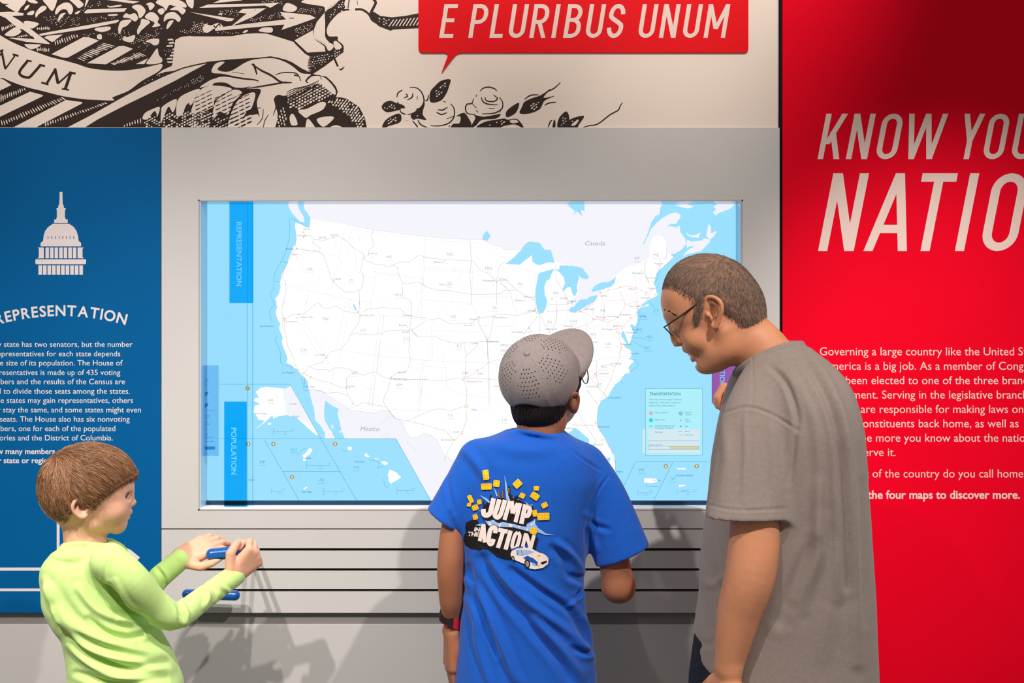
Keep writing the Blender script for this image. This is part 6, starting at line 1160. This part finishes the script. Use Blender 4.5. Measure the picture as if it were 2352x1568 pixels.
for x, y0, y1 in ((593, 440, 525), (645, 430, 530), (722, 400, 480), (770, 510, 535), (838, 540, 565)):
    for k in range(int((y1 - y0) / 14)): Or.rect(*z6((x - 9, y0 + k * 14)), *z6((x + 8, y0 + k * 14 + 6)))
Ca = Art(); Cb = Art(); Cl = Art(); Ck = Art(); Cy_ = Art()
zp(Ca, (742, 1240), (765, 1190), (800, 1165), (920, 1150), (1000, 1160), (1060, 1200), (1120, 1215), (1200, 1260), (1232, 1300), (1225, 1370), (1160, 1420), (1060, 1440), (985, 1428), (920, 1370), (800, 1320), (755, 1290))
zp(Cl, (810, 1190), (870, 1180), (905, 1270), (815, 1245)); zp(Cl, (895, 1185), (990, 1195), (1050, 1215), (960, 1250), (910, 1255)); zp(Cl, (1010, 1350), (1060, 1355), (1080, 1400), (1030, 1390))
zp(Cb, (735, 1185), (830, 1150), (905, 1145), (900, 1160), (820, 1170), (760, 1200)); zp(Cb, (905, 1290), (960, 1265), (1040, 1300), (1095, 1350), (1085, 1395), (1050, 1360), (980, 1340), (930, 1310)); zp(Cb, (930, 1130), (960, 1125), (965, 1160), (935, 1160)); zp(Cb, (1060, 1195), (1120, 1225), (1160, 1230), (1100, 1200))
zp(Ck, (1125, 1355), (1205, 1325), (1210, 1350), (1150, 1378)); Ck.line([z6(q) for q in ((838, 1195), (835, 1260))], 1); Ck.line([z6(q) for q in ((880, 1185), (905, 1265))], 1)
for x, y, r, r2 in ((958, 1368, 36, 56), (775, 1300, 20, 34)): Ck.disc(*z6((x, y)), r / 5.6 * 1.0, r2 / 5.6, 18, -.2); Ca2 = (x, y)
Cw = Art(); Cw.disc(*z6((958, 1368)), 4.0, 7.2, 16, -.2); Cw.disc(*z6((775, 1300)), 2.0, 4.0, 12, -.2)
Cy_.disc(*z6((1108, 1258)), 3.2, 2.6); zp(Cy_, (1095, 1380), (1120, 1370), (1118, 1395), (1098, 1398))
for A, n_, m_, l_ in ((K_, 'print_shadow', M_PK, .0012), (Lb, 'print_burst', M_PL, .0016), (Wt, 'print_sparks', M_PW, .0019), (Ks, 'print_letter_edge', M_PK, .0022), (K2, 'print_smoke', M_PK, .0021), (Ws, 'print_slogan', M_PW, .0026), (Yl, 'print_brick', M_PY, .0029), (Or, 'print_brick_dot', M_PO, .0032), (Ca, 'print_car', M_PW, .0031), (Cl, 'print_car_glass', M_PL, .0034), (Cb, 'print_car_stripe', M_PB, .0035), (Ck, 'print_car_dark', M_PK, .0036), (Cw, 'print_car_wheel', mat('print_grey', S(150, 140, 140), .7, .2), .0039), (Cy_, 'print_car_badge', M_PY, .0038)): stick(A, n_, m_, l_)
# watch on the left wrist
M_WR = mat('red_rubber', S(186, 22, 44), .6, .3); M_WB = mat('black_rubber', S(30, 20, 24), .6, .3)
wt = empty('wristwatch', bW(1037, 1420, -.005)); tag(wt, 'red and black sports watch on the left wrist of the boy in blue', 'watch')
def band(name, a0, a1, r, hgt, m, off=0.0):
    c = bW(1036, 1420, -.003); ax = unit((.10, .05, 1)); u = unit(np.cross((0, 1, 0), ax)); v = np.cross(ax, u); vs, fs = [], []; n = 28
    for i in range(n + 1):
        a = a0 + (a1 - a0) * i / n; d = u * math.cos(a) + v * math.sin(a); tz = ax * (.006 * math.cos(a) * -1)
        q_ = c + d * r + tz; vs += [q_ + ax * hgt, q_ - ax * hgt, q_ - ax * hgt - d * .003, q_ + ax * hgt - d * .003]
    for i in range(n):
        for j in range(4): k = (j + 1) % 4; fs.append((4 * i + j, 4 * i + k, 4 * i + 4 + k, 4 * i + 4 + j))
    o = mesh(name, vs, fs, m, None, False); bm = bmesh.new(); bm.from_mesh(o.data); bmesh.ops.recalc_face_normals(bm, faces=bm.faces); bm.to_mesh(o.data); bm.free(); adopt(o, wt); return o
band('strap', 0, 2 * math.pi, 25.5 * bu, .0115, M_WR); band('strap_tail', math.radians(165), math.radians(265), 27.2 * bu, .0092, M_WB); band('keeper', math.radians(262), math.radians(284), 28.2 * bu, .0125, M_WB)
Z = Solid(); wc = bW(1036, 1420, .0) + npv((-.012, .016, 0)); Z.ell(wc, (.013, .008, .016), None); o = Z.mesh('case', .0014, M_WB); adopt(o, wt)
trousers_and_shoes(boy, (bW(1207, 1568)[0], BY + .01), .79, [(bW(1140, 1568)[0], BY + .02, 1.3), (bW(1285, 1568)[0], BY + .05, 1.2)], .138, .095, M_GTRS, M_SHOE, .08)
# ------------------------------------------------------------------ man in the grey T-shirt
MY = -0.55; mu = PW(MY)
man = empty('person', (WV(1800, 1568, MY)[0], MY, 0.0)); tag(man, 'man in a grey T-shirt and glasses leaning in towards the map', 'person')
def m_(r): return npv(r) * mu
H = HeadFrame(1632, 680, MY, (-math.cos(math.radians(10)), math.sin(math.radians(10)))); MX = lambda t: H.ax(math.radians(t))
B_ = Solid()
B_.ell(H(1632, 680), m_((107, 84, 92)), MX(20)); B_.ell(H(1690, 705), m_((58, 66, 56)), MX(0), .02)
B_.ell(H(1594, 706), m_((70, 68, 62)), MX(-50), .02)
B_.chain([H(1566, 690), H(1597, 740), H(1635, 800)], m_((44, 49, 44)), .015, flat=(H.n, 1.25))
B_.chain([H(1615, 840), H(1645, 830), H(1662, 805)], m_((15, 24, 34)), .015, flat=(H.n, 1.5)); B_.ell(H(1618, 836), m_((18, 20, 17)), MX(-30), .01)
B_.chain([H(1625, 838, 20), H(1664, 800, 44), H(1662, 760, 55)], m_((16, 22, 22)), .015); B_.chain([H(1625, 838, -20), H(1664, 800, -44), H(1662, 760, -55)], m_((16, 22, 22)), .015)
B_.ell(H(1606, 812), m_((19, 25, 22)), MX(-30), .012); B_.chain([H(1577, 797, 10), H(1577, 797, -10)], m_((10, 10)), .01)
for sg in (1, -1):
    B_.ell(H(1594, 779, 38 * sg), m_((25, 24, 26)), MX(-30), .014)                                   # cheek
    B_.ell(H(1546, 746, 29 * sg), m_((12, 16, 9)), MX(-30), .008, True)
    B_.chain([H(1533, 726, 8 * sg), H(1534, 720, 26 * sg), H(1548, 722, 46 * sg)], m_((6, 6.5, 5)), .008)
    B_.ell(H(1559, 788, 12 * sg), m_((9, 7, 7.5)), MX(-30), .004); B_.ell(H(1561, 795.5, 7 * sg), m_((4, 3, 3)), MX(-30), .002, True)
    B_.chain([H(1560, 784, 19 * sg), H(1574, 793, 26 * sg), H(1592, 806, 33 * sg), H(1606, 822, 33 * sg)], m_((1.4, 2.6, 2.6, 1)), .005, True); B_.ell(H(1556.5, 747, 29 * sg), m_((14.4, 14.4, 14.4)), MX(0), .004)
    B_.chain([H(1546, 753, 14 * sg), H(1540, 741, 24 * sg), H(1547, 739, 35 * sg), H(1560, 746, 45 * sg)], m_((2.4, 2.8, 2.8, 2.4)), .004)
    B_.chain([H(1547, 755, 14 * sg), H(1550, 757, 28 * sg), H(1560, 750, 44 * sg)], m_((2.4, 2.8, 2.4)), .004)
B_.chain([H(1540, 738), H(1544, 758), H(1551, 780)], m_((6.5, 7.5, 10)), .006); B_.ell(H(1555, 789), m_((9, 8, 7)), MX(-30), .004)
B_.chain([H(1590, 812, -25), H(1578, 804, -12), H(1575, 802.5), H(1578, 804, 12), H(1590, 812, 25)], m_((2.5, 5.5, 6, 5.5, 2.5)), .005)
B_.chain([H(1596, 818, -23), H(1593, 823, -11), H(1592, 824), H(1593, 823, 11), H(1596, 818, 23)], m_((2.5, 5.5, 6, 5.5, 2.5)), .005)
B_.chain([H(1594, 814, -24), H(1583, 814, -10), H(1582, 814), H(1583, 814, 10), H(1594, 814, 24)], m_((1.6, 3.2, 3.4, 3.2, 1.6)), .002, True)
B_.ell(H(1601, 832), m_((6, 18, 5)), MX(-30), .006, True)
for sg in (1, -1):
    E = lambda x, y, l: H(x, y, l * sg)
    B_.ell(E(1641, 716, 74), m_((14, 7, 30)), MX(-10), .004); B_.ell(E(1640, 714, 85), m_((10, 10, 18)), MX(-10), .003, True)
    B_.chain([E(1624, 703, 76), E(1620, 690, 80), E(1629, 682, 86), E(1643, 684, 92), E(1655, 695, 96), E(1658, 711, 94), E(1653, 728, 88), E(1648, 742, 82), E(1643, 751, 78), E(1636, 746, 75)], m_((3, 4, 4.5, 4.8, 5, 5, 5, 6, 6.5, 4)), .003)
    B_.chain([E(1632, 694, 80), E(1644, 700, 86), E(1648, 714, 86), E(1642, 728, 82)], m_((2.6, 3, 3.2, 2.8)), .003); B_.ell(E(1626, 722, 76), m_((5, 4, 6)), MX(0), .003)
    B_.chain([E(1629, 715, 80), E(1636, 722, 78), E(1640, 732, 78)], m_((3.5, 4, 3)), .002, True)
B_.chain([H(1684, 736), H(1712, 770), H(1748, 806), H(1795, 866)], m_((60, 60, 62, 62)), .02)
AL = [WV(1748, 965, -.66), WV(1740, 1110, -.70), WV(1726, 1300, -.72), WV(1697, 1410, -.71), WV(1674, 1530, -.70)]
am = lambda r, y: r * PW(y)
B_.chain([WV(1790, 900, -.60), AL[0]], (am(50, -.6), am(40, -.66)), .01); B_.chain(AL, (am(44, -.66), am(54, -.69), am(57, -.71), am(49, -.71), am(32, -.70)), .006)
AR = [WV(1752, 970, -.43), WV(1742, 1100, -.34), WV(1752, 1030, -.28), WV(1758, 985, -.29)]
B_.chain([WV(1790, 920, -.50), AR[0]], m_((50, 42)), .01); B_.chain(AR, m_((42, 44, 34, 24)), .006, sm=False)
B_.loft([(WV(0, y, MY)[2], WV(x, y, MY)[0], MY, w * mu, .11) for y, x, w in ((900, 1800, 90), (1000, 1810, 110), (1300, 1800, 140), (1650, 1790, 150))], .04)
hl = hand(B_, WV(1672, 1562, -.70), (-.06, .10, -.99), (.9, .42, .05), (-.40, .9, .1), .185, [(18, 30, 20), (20, 32, 20), (22, 34, 22), (24, 34, 22)], [(.62, .15, .72), (.92, .15, .25), (.95, .2, .1)], 1.0, .004)
hand(B_, WV(1760, 985, -.29), (-.50, .05, .86), (-.8, -.15, -.5), (.15, 1, .1), .175, [(46, 66, 40), (50, 70, 45), (58, 74, 45), (66, 76, 45)], [(.5, .35, .65), (.8, .4, .25), (.85, .4, .0)], 1.0, .004)
o = B_.mesh('body', .0019, M_SKIN_C); relax(o.data, 1, .4); adopt(o, man)
paint(o.data, M_LIP_C, [(H(1575, 803), m_((9, 22, 6))), (H(1592, 825), m_((9, 20, 6)))])
Z = Solid(); Z.chain([H(1593, 813, -21), H(1583, 812, 0), H(1593, 813, 21)], m_((3.4, 4.2, 3.4)), .002); tt = Z.mesh('teeth', .0012, mat('tooth_white', S(232, 226, 216), .3, .5)); adopt(tt, man)
for sg in (1, -1): eye(man, H(1556, 749.5, 29 * sg), 13.0 * mu, (-.75, .35, -.55), mat('dark_brown_iris', S(40, 26, 20), .2, .5))
# short hair
M_HAIR_C = hair_mat('grey_black_stubble', S(84, 68, 60), S(176, 156, 140), .55); M_HSC = mat('cropped_scalp', S(150, 112, 92), .75, .2, noise=.25, nscale=70)
G_ = Solid(); G_.ell(H(1632, 680), m_((109.5, 86, 95)), MX(20)); G_.ell(H(1692, 708), m_((61, 68, 58)), MX(0), .02); G_.ell(H(1700, 742), m_((52, 60, 46)), MX(0), .02)
G_.ell(H(1552, 784), m_((90, 150, 98)), MX(-50), .006, True)
G_.ell(H(1638, 734), m_((26, 170, 56)), MX(-12), .006, True); G_.ell(H(1690, 850), m_((120, 170, 86)), MX(-35), .006, True)
G_.chain([H(1612, 690, 74), H(1602, 722, 70), H(1600, 742, 66)], m_((14, 11, 6)), .006, flat=(H.n, .5)); G_.chain([H(1612, 690, -74), H(1602, 722, -70), H(1600, 742, -66)], m_((14, 11, 6)), .006, flat=(H.n, .5))
hs = G_.mesh('hair', .0026, M_HSC); adopt(hs, man)
cw = H(1668, 612, 25)
def flowm(p, n):
    d = p - cw; d = d - n * (d @ n); return unit(unit(d) + npv((0, 0, -.5)) + n * .55)
def thin(p):     # hair is thinner on the crown
    return np.linalg.norm(p - H(1612, 600, 20)) > .034 or (hash((round(p[0] * 5e4), round(p[2] * 5e4))) % 10) < 5
strands('hair_stubble', hs, M_HAIR_C, 20000, flowm, .0085, .00022, man, 4, 2, (.0006, .0022), thin, 3, .3, None, .22)
M_BROWM = mat('black_eyebrow', S(36, 26, 24), .6, .3)
for sg in (1, -1): brow(man, [H(1526, 721, 10 * sg), H(1526.5, 714, 26 * sg), H(1535, 714, 44 * sg), H(1548, 721, 57 * sg)], M_BROWM, 160, .009, .0003, 5)
# glasses
gm = empty('eyeglasses', H(1530, 760, 0)); tag(gm, 'thin black framed glasses worn by the man', 'glasses')
for sg in (1, -1):
    tubes('temple', [([H(1524, 752, 58 * sg), H(1560, 728, 72 * sg), H(1612, 690, 80 * sg), H(1640, 684, 84 * sg), H(1655, 696, 84 * sg)], [.0011, .0014, .0022, .0020, .0014])], M_FR, gm, 8)
    ring = [H(1536 + 11 * math.cos(a) + 10 * math.sin(a), 762 + 7 * math.cos(a) - 14 * math.sin(a) * -1 * .6, (31 + 25 * math.cos(a + .5)) * sg) for a in np.linspace(0, 2 * math.pi, 29)]
    e1 = H(1536, 762, 31 * sg); up = unit(H(1527, 752, 31 * sg) - H(1546, 771, 31 * sg))
    ring = [e1 + H.n * sg * 27 * mu * math.cos(a) + up * 14.5 * mu * math.sin(a) for a in np.linspace(0, 2 * math.pi, 29)]
    tubes('rim', [(ring, .0010)], M_FR, gm, 6); o = mesh('lens', ring[:-1], [tuple(range(28))], M_GL); adopt(o, gm)
tubes('bridge', [([H(1533, 758, 5), H(1530, 755, 0), H(1533, 758, -5)], .0010)], M_FR, gm, 6)
# shirt
M_GREYT = mat('grey_heather_cotton', S(150, 136, 129), .88, .12, noise=.06, nscale=160, bump=.45, bscale=1000, sheen=.15)
T_ = Solid()
sec = [(797, 1750, 1847, .05), (807, 1720, 1872, .082), (828, 1700, 1902, .115), (872, 1672, 1938, .165), (920, 1658, 1958, .190), (980, 1644, 1971, .20), (1060, 1630, 1977, .20), (1110, 1626, 1980, .20), (1160, 1621, 1984, .198), (1231, 1612, 1988, .195), (1315, 1602, 1994, .19), (1358, 1604, 1997, .19), (1420, 1596, 2000, .188), (1479, 1588, 2003, .188), (1537, 1584, 2005, .19), (1575, 1588, 2004, .19), (1640, 1596, 2000, .185)]
T_.loft([(WV(0, y, MY)[2], WV((a + b) / 2, y, MY)[0], MY, slim((b - a) / 2 * mu, (a + b) / 2, r), r) for y, a, b, r in sec], .01, 2.3)
cut(T_, WV(1582, 1497, MY), (-.48, 0, -.88)); cut(T_, WV(2005, 1537, MY), (.57, 0, -.82))
T_.join(sleeve([WV(1775, 905, -.62), WV(1744, 1000, -.68), WV(1719, 1189, -.718)], (am(86, -.62), am(93, -.675), am(96, -.705)), 0, ((.05, 1, 0), .66), tilt=(0, -.02, -1)), .016)
T_.join(sleeve([WV(1775, 925, -.47), WV(1735, 1000, -.41), WV(1722, 1100, -.37)], m_((78, 80, 80)), 0, ((.05, 1, 0), .7), tilt=(0, .2, -1)), .03)
T_.chain([H(1700, 752), H(1744, 802), H(1780, 842)], m_((61, 62, 58)), .004, True)
Nk = [H(1688, 858, 0), H(1706, 842, 45), H(1742, 818, 66), H(1795, 797, 58), H(1834, 790, 22), H(1839, 790, -10), H(1800, 790, -58), H(1745, 806, -64), H(1704, 838, -42), H(1688, 858, 0)]
T_.chain([H(1790, 818, 56), H(1832, 803, 0), H(1790, 818, -56)], m_((13, 15, 13)), .012); T_.chain(Nk, 8 * mu, .005)
ms_ = T_.mesh('t_shirt', .0032, M_GREYT); adopt(ms_, man); relax(ms_.data, 2, .5)
z2 = lambda *p: [(1540 + a / 1.894, 740 + b / 1.894) for a, b in p]
folds(ms_.data, [(a_, w_ * 1.5 if w_ > 3 else w_ * 1.3, h_ * 1.1) for a_, w_, h_ in [(z2((600, 140), (690, 280), (750, 450), (780, 700), (800, 1100), (815, 1480)), 9, 9), (z2((560, 180), (650, 330), (700, 520), (720, 800), (735, 1200)), 8, 7), (z2((580, 160), (670, 310), (725, 480), (750, 760), (765, 1150)), 6, -8), (z2((500, 180), (590, 330), (640, 480), (650, 700), (620, 950), (540, 1200)), 8, 6), (z2((430, 190), (500, 260), (545, 380), (555, 470)), 4, -6), (z2((215, 402), (330, 368), (440, 400), (553, 470)), 2.5, -3.5), (z2((620, 960), (580, 1060), (480, 1300)), 9, -8), (z2((660, 860), (630, 1010), (520, 1260)), 10, 6), (z2((355, 140), (358, 250), (355, 370)), 2, -2), (z2((545, 470), (530, 600), (515, 700)), 4, -4), (z2((325, 390), (325, 600), (315, 780)), 4, 3), (z2((230, 430), (245, 600), (215, 760)), 8, 4), (z2((440, 430), (450, 600), (470, 780)), 8, 5), (z2((160, 1000), (190, 1110), (230, 1180)), 7, -6), (z2((130, 1120), (180, 1140), (225, 1110)), 6, 6), (z2((130, 1060), (170, 1200), (200, 1300)), 7, 5), (z2((100, 1380), (160, 1400), (200, 1380)), 6, -4), (z2((640, 700), (640, 1000), (590, 1250)), 8, 5), (z2((840, 700), (845, 1000), (850, 1300)), 8, -5), (z2((700, 1000), (690, 1200), (660, 1450)), 12, 4), (z2((155, 790), (270, 815), (400, 815), (517, 810)), 2, -2.5), (z2((440, 140), (520, 155), (590, 130)), 3, -2)]])
S_ = Solid(); hx = WV(1790, 1568, MY)[0]
trousers_and_shoes(man, (hx - .005, MY), WV(0, 1462, MY)[2], [(hx + .0, MY - .10, math.pi - .3), (hx + .05, MY + .11, math.pi - .4)], .151, .135, M_JEAN, M_SHOE, .09)
